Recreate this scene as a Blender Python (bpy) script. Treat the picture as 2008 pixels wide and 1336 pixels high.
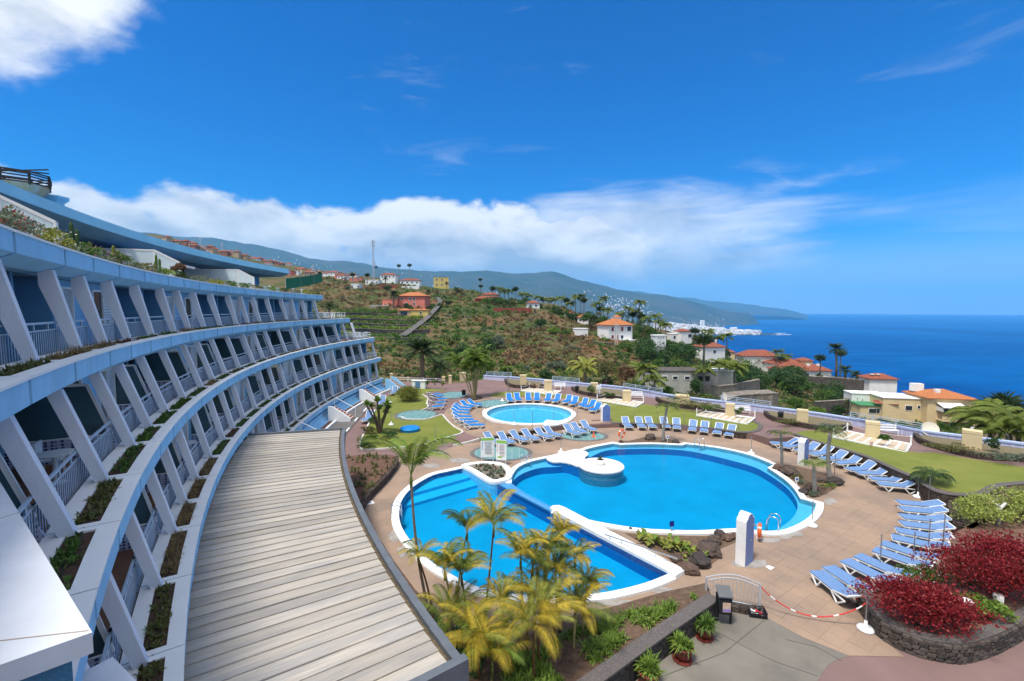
import bpy, bmesh, math, random
import numpy as np
from mathutils import Vector, Matrix
from mathutils.geometry import delaunay_2d_cdt
PI = math.pi
R_ = math.radians
random.seed(7)
RNG = np.random.default_rng(11)
sc = bpy.context.scene
for o in list(bpy.data.objects): bpy.data.objects.remove(o)
COL = sc.collection

# ------------------------------------------------------------------ camera
FPX, CXP, HYP, CYP, CAMZ = 892.0, 1004.0, 607.0, 668.0, 11.0
PITCH = math.atan((CYP - HYP) / FPX)
cam = bpy.data.cameras.new('camera')
cam.sensor_width = 36.0; cam.lens = 36.0 * FPX / 2008.0
cam.clip_start = 0.05; cam.clip_end = 120000.0
camo = bpy.data.objects.new('camera', cam); COL.objects.link(camo)
camo.location = (0, 0, CAMZ); camo.rotation_euler = (PI / 2 - PITCH, 0, 0)
sc.camera = camo

# ------------------------------------------------------------------ render look
sc.render.engine = 'CYCLES'
cy = sc.cycles
cy.use_denoising = True
try: cy.denoiser = 'OPENIMAGEDENOISE'
except Exception: pass
cy.use_adaptive_sampling = True; cy.adaptive_threshold = 0.02
cy.max_bounces = 8; cy.diffuse_bounces = 3; cy.glossy_bounces = 3; cy.transmission_bounces = 6
cy.transparent_max_bounces = 12; cy.volume_bounces = 2
cy.caustics_reflective = False; cy.caustics_refractive = False
cy.sample_clamp_indirect = 6.0
sc.view_settings.view_transform = 'Standard'; sc.view_settings.look = 'None'
sc.view_settings.gamma = 1.0; sc.view_settings.use_curve_mapping = False
sc.view_settings.exposure = 0.76

# ------------------------------------------------------------------ sky and sun
SUN_AZ, SUN_EL = R_(-138), R_(67)          # azimuth from +Y towards +X (the land side, left and a little behind)
world = bpy.data.worlds.new('World'); sc.world = world; world.use_nodes = True
wn, wl = world.node_tree.nodes, world.node_tree.links
wn.clear()
def W(t, **k):
    n = wn.new(t)
    for a, b in k.items(): setattr(n, a, b)
    return n
def wmath(op, a, b=None, c=None, clamp=False):
    n = W('ShaderNodeMath', operation=op, use_clamp=clamp)
    for i, v in enumerate((a, b, c)):
        if v is None: continue
        if isinstance(v, (int, float)): n.inputs[i].default_value = v
        else: wl.new(v, n.inputs[i])
    return n.outputs[0]
def wsmooth(v, a, b, lo=0.0, hi=1.0):
    n = W('ShaderNodeMapRange', interpolation_type='SMOOTHSTEP')
    for i, x in ((1, a), (2, b), (3, lo), (4, hi)): n.inputs[i].default_value = x
    wl.new(v, n.inputs[0]); return n.outputs[0]
wout = W('ShaderNodeOutputWorld'); bg = W('ShaderNodeBackground')
sky = W('ShaderNodeTexSky', sky_type='NISHITA')
sky.sun_disc = False; sky.sun_elevation = SUN_EL; sky.sun_rotation = SUN_AZ
sky.altitude = 250; sky.air_density = 1.0; sky.dust_density = 0.25; sky.ozone_density = 3.0
hs = W('ShaderNodeHueSaturation'); hs.inputs['Saturation'].default_value = 1.2; hs.inputs['Value'].default_value = 1.0
wl.new(sky.outputs[0], hs.inputs['Color'])
tint = W('ShaderNodeMix', data_type='RGBA', blend_type='MULTIPLY'); tint.inputs[0].default_value = 1.0
wl.new(hs.outputs[0], tint.inputs[6]); tint.inputs[7].default_value = (0.0, 0.60, 1.10, 1)
tc = W('ShaderNodeTexCoord'); sep = W('ShaderNodeSeparateXYZ'); wl.new(tc.outputs['Generated'], sep.inputs[0])
dx, dy, dz = sep.outputs
az = wmath('ARCTAN2', dx, dy)                       # 0 ahead, + right
el = wmath('ARCSINE', dz)
azd = wmath('MULTIPLY', az, 180 / PI); eld = wmath('MULTIPLY', el, 180 / PI)
# the clouds: a bank lying on the mountains (thinning out over the sea) and cumulus over the land
def cloudnoise(sx, sz, scale, detail, rough, dist=0.0, off=0.0):
    cmb = W('ShaderNodeCombineXYZ')
    wl.new(wmath('MULTIPLY', az, sx), cmb.inputs[0]); wl.new(wmath('MULTIPLY', el, sz), cmb.inputs[1])
    cmb.inputs[2].default_value = off
    n = W('ShaderNodeTexNoise'); n.inputs['Scale'].default_value = scale; n.inputs['Detail'].default_value = detail
    n.inputs['Roughness'].default_value = rough; n.inputs['Distortion'].default_value = dist
    wl.new(cmb.outputs[0], n.inputs['Vector']); return n.outputs[0]
n_big = cloudnoise(1.0, 1.6, 5.0, 9, 0.58, 0.25, 3.3)
n_top = cloudnoise(1.0, 1.0, 4.0, 3, 0.5, 0.0, 8.0)
n_str = cloudnoise(1.0, 5.5, 2.6, 8, 0.6, 0.5, 1.7)
# bank: rises to a top edge that wanders, strongest ahead-left
top_el = wmath('ADD', wmath('MULTIPLY', n_top, 9.0), 7.2)
top_el = wmath('ADD', top_el, wmath('MULTIPLY', wsmooth(azd, -32, -8), 2.2))
top_el = wmath('SUBTRACT', top_el, wmath('MULTIPLY', wsmooth(azd, 2, 34), 4.0))
rel = wmath('DIVIDE', eld, top_el)                  # 0 at horizon, 1 at the top of the bank
edge = wsmooth(rel, 1.12, 0.72)
fade_r = wsmooth(azd, 42, 6)
bank_b = wmath('MULTIPLY', edge, fade_r)
bank = wsmooth(wmath('ADD', wmath('MULTIPLY', bank_b, 0.78), wmath('MULTIPLY', wmath('SUBTRACT', n_big, 0.5), 1.7)), 0.28, 0.56)
bank = wmath('MULTIPLY', bank, wsmooth(edge, 0.0, 0.12))
# streaks thinning out over the sea
st_b = wmath('MULTIPLY', wmath('MULTIPLY', wsmooth(eld, 17, 9), wsmooth(eld, 1.5, 5)), wsmooth(azd, 52, 10))
st_b = wmath('MULTIPLY', st_b, wsmooth(azd, -6, 6))
streak = wmath('MULTIPLY', wsmooth(wmath('ADD', wmath('MULTIPLY', st_b, 0.58), wmath('SUBTRACT', n_str, 0.5)), 0.10, 0.55), 0.85)
far_s = wmath('MULTIPLY', wmath('MULTIPLY', wsmooth(eld, 13, 6), wsmooth(eld, 0.5, 3)), wmath('MULTIPLY', wsmooth(n_str, 0.42, 0.7), 0.30))
far_s = wmath('MULTIPLY', far_s, wsmooth(azd, 8, 20))
# cumulus over the land, left and above
cd = Vector((math.sin(R_(-58)) * math.cos(R_(34.5)), math.cos(R_(-58)) * math.cos(R_(34.5)), math.sin(R_(34.5))))
dotn = W('ShaderNodeVectorMath', operation='DOT_PRODUCT'); wl.new(tc.outputs['Generated'], dotn.inputs[0]); dotn.inputs[1].default_value = cd
cum_b = wsmooth(dotn.outputs['Value'], math.cos(R_(25)), math.cos(R_(7)))
cum = wsmooth(wmath('ADD', wmath('MULTIPLY', cum_b, 0.9), wmath('MULTIPLY', wmath('SUBTRACT', n_big, 0.5), 1.25)), 0.30, 0.72)
cum = wmath('MULTIPLY', cum, wsmooth(cum_b, 0.0, 0.12))
# broken cloud overhead and behind, the soft light's source
ovr = wmath('MAXIMUM', wsmooth(eld, 40, 62), wmath('MULTIPLY', wsmooth(dy, 0.35, -0.15), wsmooth(eld, 4, 16)))
n_ov = W('ShaderNodeTexNoise'); n_ov.inputs['Scale'].default_value = 2.6; n_ov.inputs['Detail'].default_value = 7; wl.new(tc.outputs['Generated'], n_ov.inputs['Vector'])
over = wmath('MULTIPLY', wsmooth(wmath('ADD', n_ov.outputs[0], wmath('MULTIPLY', ovr, 0.30)), 0.58, 0.76), wsmooth(ovr, 0.0, 0.3))
cover = wmath('MAXIMUM', wmath('MAXIMUM', bank, cum), wmath('MAXIMUM', streak, far_s))
cover = wmath('MAXIMUM', cover, over)
# brightness of the cloud: sunlit heads, grey undersides
n_sh = cloudnoise(1.0, 2.2, 6.0, 7, 0.55, 0.2, 5.1)
hd = wmath('ADD', wmath('MULTIPLY', wsmooth(rel, 0.25, 0.85), 0.75), wmath('MULTIPLY', wmath('SUBTRACT', n_sh, 0.47), 3.4), clamp=False)
hd = wmath('MAXIMUM', wmath('MINIMUM', hd, 1.0), 0.0)
ccol = W('ShaderNodeMix', data_type='RGBA'); wl.new(hd, ccol.inputs[0])
ccol.inputs[6].default_value = (3.5, 4.0, 4.8, 1); ccol.inputs[7].default_value = (7.8, 7.8, 7.8, 1)
# pale air low over the sea
hz = wmath('MULTIPLY', wsmooth(eld, 9, -0.5), 0.80)
hmix = W('ShaderNodeMix', data_type='RGBA'); wl.new(hz, hmix.inputs[0])
wl.new(tint.outputs[2], hmix.inputs[6]); hmix.inputs[7].default_value = (6.2, 5.9, 5.6, 1)
cmix = W('ShaderNodeMix', data_type='RGBA'); wl.new(cover, cmix.inputs[0])
wl.new(hmix.outputs[2], cmix.inputs[6]); wl.new(ccol.outputs[2], cmix.inputs[7])
wl.new(cmix.outputs[2], bg.inputs[0]); bg.inputs[1].default_value = 0.086
wl.new(bg.outputs[0], wout.inputs[0])
sun = bpy.data.lights.new('sun', 'SUN'); sun.energy = 2.9; sun.angle = R_(10); sun.color = (1.0, 0.955, 0.88)
suno = bpy.data.objects.new('sun', sun); COL.objects.link(suno)
sdir = Vector((math.sin(SUN_AZ) * math.cos(SUN_EL), math.cos(SUN_AZ) * math.cos(SUN_EL), math.sin(SUN_EL)))
suno.rotation_euler = sdir.to_track_quat('Z', 'Y').to_euler(); suno.location = (-40, -20, 80)

# ------------------------------------------------------------------ pixel -> place
_c, _s = math.cos(-PITCH), math.sin(-PITCH)
def ray(px, py):
    x = (px - CXP) / FPX; y = -(py - CYP) / FPX
    d = Vector((x, _c - _s * y, _s + _c * y)); return d / d.y
def G(px, py, z=0.0):                                # the point at height z seen at a pixel
    r = ray(px, py); t = (z - CAMZ) / r.z
    return Vector((r.x * t, t, z))
def G2(px, py, z=0.0):
    p = G(px, py, z); return (p.x, p.y)
def AT(px, py, d):                                   # the point at forward distance d seen at a pixel
    r = ray(px, py); return Vector((r.x * d, d, CAMZ + r.z * d))
def pl(pts, z=0.0): return [G2(x, y, z) for x, y in pts]

# ------------------------------------------------------------------ materials
_M = {}
def M(name, col=(.5, .5, .5), rough=.75, var=.12, scale=2.0, bump=0.0, bscale=30.0, spec=.3, metal=0.0, col2=None, detail=5, trans=0.0, sss=0, stretch=None):
    if name in _M: return _M[name]
    m = bpy.data.materials.new(name); m.use_nodes = True; _M[name] = m
    nt = m.node_tree; N, L = nt.nodes, nt.links
    b = N['Principled BSDF']
    b.inputs['Roughness'].default_value = rough; b.inputs['Metallic'].default_value = metal
    b.inputs['Specular IOR Level'].default_value = spec
    geo = N.new('ShaderNodeNewGeometry')
    vec = geo.outputs['Position']
    if stretch:
        mp = N.new('ShaderNodeMapping'); mp.inputs['Scale'].default_value = stretch; L.new(vec, mp.inputs[0]); vec = mp.outputs[0]
    n = N.new('ShaderNodeTexNoise'); n.inputs['Scale'].default_value = scale; n.inputs['Detail'].default_value = detail; n.inputs['Roughness'].default_value = .62
    L.new(vec, n.inputs['Vector'])
    mr = N.new('ShaderNodeMapRange'); mr.inputs[1].default_value = .32; mr.inputs[2].default_value = .68; L.new(n.outputs[0], mr.inputs[0])
    mx = N.new('ShaderNodeMix'); mx.data_type = 'RGBA'; L.new(mr.outputs[0], mx.inputs[0])
    a = col2 if col2 else tuple(c * (1 - var) for c in col)
    h = col if col2 else tuple(min(1, c * (1 + var)) for c in col)
    mx.inputs[6].default_value = (*a, 1); mx.inputs[7].default_value = (*h, 1)
    L.new(mx.outputs[2], b.inputs['Base Color'])
    if bump:
        n2 = N.new('ShaderNodeTexNoise'); n2.inputs['Scale'].default_value = bscale; n2.inputs['Detail'].default_value = 4
        L.new(vec, n2.inputs['Vector'])
        bp = N.new('ShaderNodeBump'); bp.inputs['Strength'].default_value = bump; bp.inputs['Distance'].default_value = 0.02
        L.new(n2.outputs[0], bp.inputs['Height']); L.new(bp.outputs[0], b.inputs['Normal'])
    if trans:
        tr = N.new('ShaderNodeBsdfTranslucent'); L.new(mx.outputs[2], tr.inputs[0])
        ms = N.new('ShaderNodeMixShader'); ms.inputs[0].default_value = trans
        L.new(b.outputs[0], ms.inputs[1]); L.new(tr.outputs[0], ms.inputs[2]); L.new(ms.outputs[0], N['Material Output'].inputs[0])
    return m

# ------------------------------------------------------------------ mesh helpers
def mesh_from(name, V, Fc, mats, midx=None, smooth=False):
    me = bpy.data.meshes.new(name)
    V = np.asarray(V, dtype=np.float32).reshape(-1, 3)
    if isinstance(Fc, np.ndarray) and Fc.ndim == 2:
        n, k = Fc.shape
        me.vertices.add(len(V)); me.vertices.foreach_set('co', V.ravel())
        me.loops.add(n * k); me.loops.foreach_set('vertex_index', Fc.astype(np.int32).ravel())
        me.polygons.add(n)
        me.polygons.foreach_set('loop_start', np.arange(0, n * k, k, dtype=np.int32))
        try: me.polygons.foreach_set('loop_total', np.full(n, k, dtype=np.int32))
        except Exception: pass
        me.update(calc_edges=True)
    else:
        me.from_pydata(V.tolist(), [], [list(f) for f in Fc]); me.update()
    if not isinstance(mats, (list, tuple)): mats = [mats]
    for m in mats: me.materials.append(m)
    if midx is not None: me.polygons.foreach_set('material_index', np.asarray(midx, dtype=np.int32))
    if smooth: me.polygons.foreach_set('use_smooth', np.ones(len(me.polygons), dtype=bool))
    return me
def link(name, data, parent=None, loc=None, rot=None, scale=None):
    o = bpy.data.objects.new(name, data); COL.objects.link(o)
    if parent is not None: o.parent = parent
    if loc is not None: o.location = loc
    if rot is not None: o.rotation_euler = rot
    if scale is not None: o.scale = scale
    return o
def tag(o, label=None, cat=None, group=None, kind=None):
    if label: o['label'] = label
    if cat: o['category'] = cat
    if group: o['group'] = group
    if kind: o['kind'] = kind
    return o
def thing(name, label, cat, loc=(0, 0, 0), rz=0.0, group=None):
    o = bpy.data.objects.new(name, None); COL.objects.link(o); o.empty_display_size = .1
    o.location = loc; o.rotation_euler = (0, 0, rz); return tag(o, label, cat, group)
def copy_tree(o, parent=None):
    c = o.copy(); COL.objects.link(c); c.parent = parent
    for ch in list(o.children): copy_tree(ch, c)
    return c
class B:
    """collects simple solids into one mesh"""
    def __init__(s): s.v, s.f, s.m = [], [], []
    def add(s, V, Fc, mi=0):
        k = len(s.v); s.v += [tuple(p) for p in V]; s.f += [tuple(i + k for i in f) for f in Fc]; s.m += [mi] * len(Fc); return s
    def box(s, c, d, rz=0.0, mi=0, taper=1.0):
        x, y, z = d[0] / 2, d[1] / 2, d[2] / 2; co, si = math.cos(rz), math.sin(rz); P = []
        for sx, sy, sz in ((-1,-1,-1),(1,-1,-1),(1,1,-1),(-1,1,-1),(-1,-1,1),(1,-1,1),(1,1,1),(-1,1,1)):
            t = taper if sz > 0 else 1
            a, b = sx * x * t, sy * y * t; P.append((c[0] + a * co - b * si, c[1] + a * si + b * co, c[2] + sz * z))
        return s.add(P, ((0,3,2,1),(4,5,6,7),(0,1,5,4),(1,2,6,5),(2,3,7,6),(3,0,4,7)), mi)
    def hexa(s, P, mi=0):     # 4 bottom, 4 top
        return s.add(P, ((0,3,2,1),(4,5,6,7),(0,1,5,4),(1,2,6,5),(2,3,7,6),(3,0,4,7)), mi)
    def bar(s, a, b, w, h=None, mi=0, up=(0, 0, 1)):
        a, b = Vector(a), Vector(b); d = (b - a).normalized(); u = Vector(up)
        if abs(d.dot(u)) > .98: u = Vector((0, 1, 0))
        x = d.cross(u).normalized(); y = x.cross(d).normalized(); h = h or w
        P = [p + x * sx * w / 2 + y * sy * h / 2 for p in (a, b) for sx, sy in ((-1,-1),(1,-1),(1,1),(-1,1))]
        return s.add(P, ((0,3,2,1),(4,5,6,7),(0,1,5,4),(1,2,6,5),(2,3,7,6),(3,0,4,7)), mi)
    def tube(s, pts, r, n=6, mi=0, cap=True):
        pts = [Vector(p) for p in pts]; rs = r if isinstance(r, (list, tuple)) else [r] * len(pts)
        V, Fc = [], []; px = None
        for i, p in enumerate(pts):
            d = (pts[min(i + 1, len(pts) - 1)] - pts[max(i - 1, 0)]).normalized()
            if px is None:
                px = d.cross(Vector((0, 0, 1)) if abs(d.z) < .9 else Vector((1, 0, 0))).normalized()
            px = (px - d * px.dot(d)).normalized(); py = d.cross(px)
            for k in range(n):
                a = 2 * PI * k / n; V.append(p + (px * math.cos(a) + py * math.sin(a)) * rs[i])
        for i in range(len(pts) - 1):
            for k in range(n):
                Fc.append((i*n+k, i*n+(k+1) % n, (i+1)*n+(k+1) % n, (i+1)*n+k))
        if cap: Fc.append(tuple(range(n))[::-1]); Fc.append(tuple((len(pts)-1)*n+k for k in range(n)))
        return s.add(V, Fc, mi)
    def lathe(s, prof, c=(0, 0, 0), n=16, mi=0):
        V, Fc = [], []
        for r, z in prof:
            for k in range(n):
                a = 2 * PI * k / n; V.append((c[0] + r * math.cos(a), c[1] + r * math.sin(a), c[2] + z))
        for i in range(len(prof) - 1):
            for k in range(n): Fc.append((i*n+k, i*n+(k+1) % n, (i+1)*n+(k+1) % n, (i+1)*n+k))
        Fc.append(tuple(range(n))[::-1]); Fc.append(tuple((len(prof)-1)*n+k for k in range(n)))
        return s.add(V, Fc, mi)
    def prism(s, poly, z0, z1, mi=0):
        n = len(poly); a = sum(poly[i][0]*poly[(i+1) % n][1]-poly[(i+1) % n][0]*poly[i][1] for i in range(n))
        if a < 0: poly = poly[::-1]
        V = [(x, y, z0) for x, y in poly] + [(x, y, z1) for x, y in poly]
        Fc = [tuple(range(n))[::-1], tuple(range(n, 2*n))] + [(i, (i+1) % n, n+(i+1) % n, n+i) for i in range(n)]
        return s.add(V, Fc, mi)
    def mesh(s, name, mats, smooth=False): return mesh_from(name, s.v, s.f, mats, s.m, smooth)
    def obj(s, name, mats, parent=None, smooth=False, loc=None, rot=None): return link(name, s.mesh(name, mats, smooth), parent, loc, rot)

def inpoly(P, poly):
    P = np.asarray(P); poly = np.asarray(poly); x, y = P[:, 0], P[:, 1]; ins = np.zeros(len(P), bool); j = len(poly) - 1
    for i in range(len(poly)):
        xi, yi = poly[i]; xj, yj = poly[j]
        c = ((yi > y) != (yj > y)) & (x < (xj - xi) * (y - yi) / (yj - yi + 1e-12) + xi); ins ^= c; j = i
    return ins
def spline(pts, n=6, closed=True):
    P = [Vector((p[0], p[1], 0)) for p in pts]; N_ = len(P); out = []
    for i in range(N_ if closed else N_ - 1):
        g = lambda k: P[k % N_] if closed else P[min(max(k, 0), N_ - 1)]
        p0, p1, p2, p3 = g(i-1), g(i), g(i+1), g(i+2)
        for k in range(n):
            t = k / n
            q = .5 * (2*p1 + (p2-p0)*t + (2*p0-5*p1+4*p2-p3)*t*t + (3*p1-p0-3*p2+p3)*t**3); out.append((q.x, q.y))
    if not closed: out.append((P[-1].x, P[-1].y))
    return out
def offset(poly, d, closed=True):
    """shift an outline outwards (d>0) for a counter-clockwise loop; to the right for an open line"""
    n = len(poly); out = []
    if closed:
        a = sum(poly[i][0]*poly[(i+1) % n][1]-poly[(i+1) % n][0]*poly[i][1] for i in range(n))
        if a < 0: d = -d
    for i in range(n):
        p = Vector(poly[i]); 
        a = Vector(poly[i-1]) if (closed or i > 0) else None; b = Vector(poly[(i+1) % n]) if (closed or i < n-1) else None
        t1 = (p - a).normalized() if a is not None else None; t2 = (b - p).normalized() if b is not None else None
        if t1 is None: t1 = t2
        if t2 is None: t2 = t1
        t = (t1 + t2); t = t.normalized() if t.length > 1e-6 else t1
        k = 1 / max(.5, math.sqrt(max(0, (1 + t1.dot(t2)) / 2)))
        out.append((p.x + t.y * d * k, p.y - t.x * d * k))
    return out
def sheet_mesh(name, outline, zf, mat, grid=0.0, holes=(), skirt=0.0):
    if not callable(zf): zc = zf; zf = lambda x, y: zc
    pts = [Vector(p) for p in outline]; n = len(pts); edges = [(i, (i+1) % n) for i in range(n)]
    for h in holes:
        k = len(pts); m = len(h); pts += [Vector(p) for p in h]; edges += [(k+i, k+(i+1) % m) for i in range(m)]
    if grid:
        xs = [p[0] for p in outline]; ys = [p[1] for p in outline]
        gx, gy = np.meshgrid(np.arange(min(xs), max(xs), grid), np.arange(min(ys), max(ys), grid))
        gp = np.c_[gx.ravel(), gy.ravel()]; gp = gp[inpoly(gp, outline)]
        pts += [Vector(p) for p in gp]
    V, _, Fc, *_r = delaunay_2d_cdt(pts, edges, [], 0, 1e-5)
    V = np.array([(v.x, v.y) for v in V]); Fc = np.array(Fc); cen = V[Fc].mean(1)
    keep = inpoly(cen, outline)
    for h in holes: keep &= ~inpoly(cen, h)
    Fc = Fc[keep]
    # face up
    a = V[Fc]; cr = (a[:,1,0]-a[:,0,0])*(a[:,2,1]-a[:,0,1])-(a[:,1,1]-a[:,0,1])*(a[:,2,0]-a[:,0,0])
    Fc[cr < 0] = Fc[cr < 0][:, ::-1]
    Z = np.array([zf(x, y) for x, y in V]); V3 = np.c_[V, Z]
    if skirt:
        fl = [tuple(f) for f in Fc]; V3 = V3.tolist(); oc = outline
        a = sum(oc[i][0]*oc[(i+1) % n][1]-oc[(i+1) % n][0]*oc[i][1] for i in range(n))
        if a < 0: oc = oc[::-1]
        k = len(V3)
        for x, y in oc: z = zf(x, y); V3.append((x, y, z)); V3.append((x, y, z - skirt))
        for i in range(n):
            j = (i+1) % n; fl.append((k+2*i+1, k+2*j+1, k+2*j, k+2*i))
        return mesh_from(name, V3, fl, mat)
    return mesh_from(name, V3, Fc, mat)
def sheet(name, outline, zf, mat, grid=0.0, holes=(), skirt=0.0, parent=None):
    return link(name, sheet_mesh(name, outline, zf, mat, grid, holes, skirt), parent)
def ring_wall(name, line, z0, z1, w, mats, parent=None, closed=False, mi=0):
    """a wall of width w following a line (the line is its right-hand face); z0, z1 numbers or functions of (x, y)"""
    f0 = z0 if callable(z0) else (lambda x, y: z0); f1 = z1 if callable(z1) else (lambda x, y: z1)
    inn = offset(line, -w, closed); n = len(line); V, Fc = [], []
    for (x, y), (a, b) in zip(line, inn):
        V += [(x, y, f0(x, y)), (a, b, f0(x, y)), (a, b, f1(x, y)), (x, y, f1(x, y))]
    for i in range(n if closed else n - 1):
        p, q = 4*i, 4*((i+1) % n)
        for k in range(4): Fc.append((p+k, q+k, q+(k+1) % 4, p+(k+1) % 4))
    if not closed: Fc.append((0,1,2,3)); Fc.append((4*n-1,4*n-2,4*n-3,4*n-4))
    me = mesh_from(name, V, Fc, mats)
    bm = bmesh.new(); bm.from_mesh(me); bmesh.ops.recalc_face_normals(bm, faces=bm.faces); bm.to_mesh(me); bm.free()
    return link(name, me, parent)
_ORD = 'zeroth first second third fourth fifth sixth seventh eighth ninth tenth eleventh twelfth thirteenth fourteenth fifteenth sixteenth seventeenth eighteenth nineteenth twentieth'.split()
def ordw(i):
    if i <= 20: return _ORD[i]
    t = {2: 'twenty', 3: 'thirty', 4: 'forty', 5: 'fifty'}[i // 10]
    return t + '-' + _ORD[i % 10] if i % 10 else {2: 'twentieth', 3: 'thirtieth', 4: 'fortieth', 5: 'fiftieth'}[i // 10]
# ================================================================== terrain, sea, far mountains
SEA = -239.0
def py_of(p): 
    return None
# hillside heights given as (forward distance, pixel row) per pixel column
_HC = {
 -700: [(60,760),(150,640),(300,520),(500,430),(900,380)],
 100: [(64,755),(90,700),(150,640),(300,545),(500,470),(700,430),(1100,430)],
 300: [(66,752),(90,700),(150,645),(300,555),(500,490),(700,462),(1100,462)],
 450: [(68,750),(90,700),(150,640),(300,558),(500,515),(700,495),(1100,496)],
 560: [(70,748),(100,690),(150,635),(300,556),(450,535),(700,520),(1100,522)],
 640: [(71,746),(100,692),(140,642),(180,607),(230,583),(300,558),(420,545),(700,532),(1100,540)],
 760: [(73,747),(90,718),(120,682),(150,652),(200,613),(250,583),(300,563),(400,551),(600,546),(1100,565)],
 900: [(75,752),(90,738),(110,706),(140,670),(180,630),(240,596),(300,573),(350,567),(500,580),(1100,600)],
 1050: [(72,762),(95,738),(120,702),(150,662),(190,627),(240,602),(280,593),(400,602),(1100,625)],
 1200: [(70,776),(95,750),(120,714),(150,682),(172,667),(200,652),(240,637),(300,628),(500,640),(1100,660)],
 1350: [(64,800),(82,782),(100,764),(130,724),(160,702),(200,680),(250,664),(320,655),(500,665),(1100,760)],
 1500: [(58,828),(80,812),(110,784),(150,752),(178,741),(220,724),(260,712),(400,740),(800,830),(1100,830)],
 1650: [(54,850),(80,838),(110,818),(150,775),(180,746),(205,742),(300,770),(600,860),(1100,870)],
 1800: [(50,875),(75,862),(100,842),(118,828),(140,822),(200,850),(400,890),(700,920),(1100,920)],
 2000: [(46,900),(70,878),(90,855),(110,842),(150,862),(300,905),(700,925),(1100,925)],
 2700: [(40,930),(80,890),(120,870),(200,890),(400,910),(1100,925)],
}
_cols = sorted(_HC)
def hill_py(px, d):
    def col(c):
        a = _HC[c]; return np.interp(math.log(d), [math.log(t[0]) for t in a], [t[1] for t in a])
    px = min(max(px, _cols[0]), _cols[-1])
    for i in range(len(_cols) - 1):
        if px <= _cols[i+1]:
            t = (px - _cols[i]) / (_cols[i+1] - _cols[i]); t = t * t * (3 - 2 * t)
            return col(_cols[i]) * (1 - t) + col(_cols[i+1]) * t
    return col(_cols[-1])
from mathutils import noise as mnoise
def hill_z(x, y, rough=True):
    y = max(y, 20.0); px = CXP + FPX * x / y
    z = CAMZ - (hill_py(px, y) - HYP) * y / FPX
    if rough:
        k = min(1, max(0, (y - 70) / 40))
        z += k * (mnoise.fractal(Vector((x*.05, y*.05, 0)), 1.0, 2.0, 3) * 1.4 + mnoise.noise(Vector((x*.3, y*.3, 4))) * .35)
    return z
def on_hill(px, py, d0=70, d1=900):
    """where the ray through a pixel first meets the hillside"""
    d = d0
    while d < d1:
        if hill_py(px, d) <= py: break
        d *= 1.006
    p = AT(px, py, d); return Vector((p.x, p.y, hill_z(p.x, p.y, False)))
def hillmat():
    m = bpy.data.materials.new('hill_scrub_soil'); m.use_nodes = True; N, L = m.node_tree.nodes, m.node_tree.links
    b = N['Principled BSDF']; b.inputs['Roughness'].default_value = .95; b.inputs['Specular IOR Level'].default_value = .1
    g = N.new('ShaderNodeNewGeometry')
    def nz(s, d=6, r=.6):
        n = N.new('ShaderNodeTexNoise'); n.inputs['Scale'].default_value = s; n.inputs['Detail'].default_value = d; n.inputs['Roughness'].default_value = r
        L.new(g.outputs['Position'], n.inputs['Vector']); return n.outputs[0]
    def ramp(f, st):
        r = N.new('ShaderNodeValToRGB'); L.new(f, r.inputs[0]); e = r.color_ramp.elements
        while len(e) < len(st): e.new(.5)
        for k, (p, c) in enumerate(st): e[k].position = p; e[k].color = (*c, 1)
        return r.outputs[0]
    a = ramp(nz(.045), [(.34, (.19,.095,.05)), (.46, (.16,.12,.06)), (.55, (.085,.10,.035)), (.68, (.05,.085,.022))])
    c = ramp(nz(.5), [(.35, (.5,.5,.5)), (.65, (1.15,1.15,1.15))])
    mx = N.new('ShaderNodeMix'); mx.data_type = 'RGBA'; mx.blend_type = 'MULTIPLY'; mx.inputs[0].default_value = 1
    L.new(a, mx.inputs[6]); L.new(c, mx.inputs[7]); L.new(mx.outputs[2], b.inputs['Base Color'])
    bp = N.new('ShaderNodeBump'); bp.inputs['Strength'].default_value = .8; bp.inputs['Distance'].default_value = .5
    L.new(nz(1.3), bp.inputs['Height']); L.new(bp.outputs[0], b.inputs['Normal']); return m
HILL = hillmat()
# polar sheet round the camera: from under the resort to the far side of the hill
_pxs = np.arange(-700, 2701, 17.0)
_ds = np.concatenate([[20, 30, 40, 48], np.geomspace(52, 1100, 120)])
V = []
for d in _ds:
    for px in _pxs:
        x = (px - CXP) / FPX * d
        z = hill_z(x, d)
        if d < 76:
            z = min(z, -3.0 + 0 * z) if d < 60 else min(z, -3.0 + (z + 3.0) * min(1, max(0, (d - 60) / 16)))
        V.append((x, d, z))
nx, nd = len(_pxs), len(_ds)
I = np.arange(nx * nd).reshape(nd, nx)
Fh = np.stack([I[:-1, :-1], I[:-1, 1:], I[1:, 1:], I[1:, :-1]], -1).reshape(-1, 4)
hill = link('hillside_ground', mesh_from('hillside_ground', V, Fh, HILL, smooth=True)); tag(hill, kind='structure')
# ground the resort and camera stand on, behind and beside
gsh = B(); gsh.box((0, -190, -3.6), (2600, 425, 1)); tag(gsh.obj('ground', HILL), kind='structure')
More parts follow.
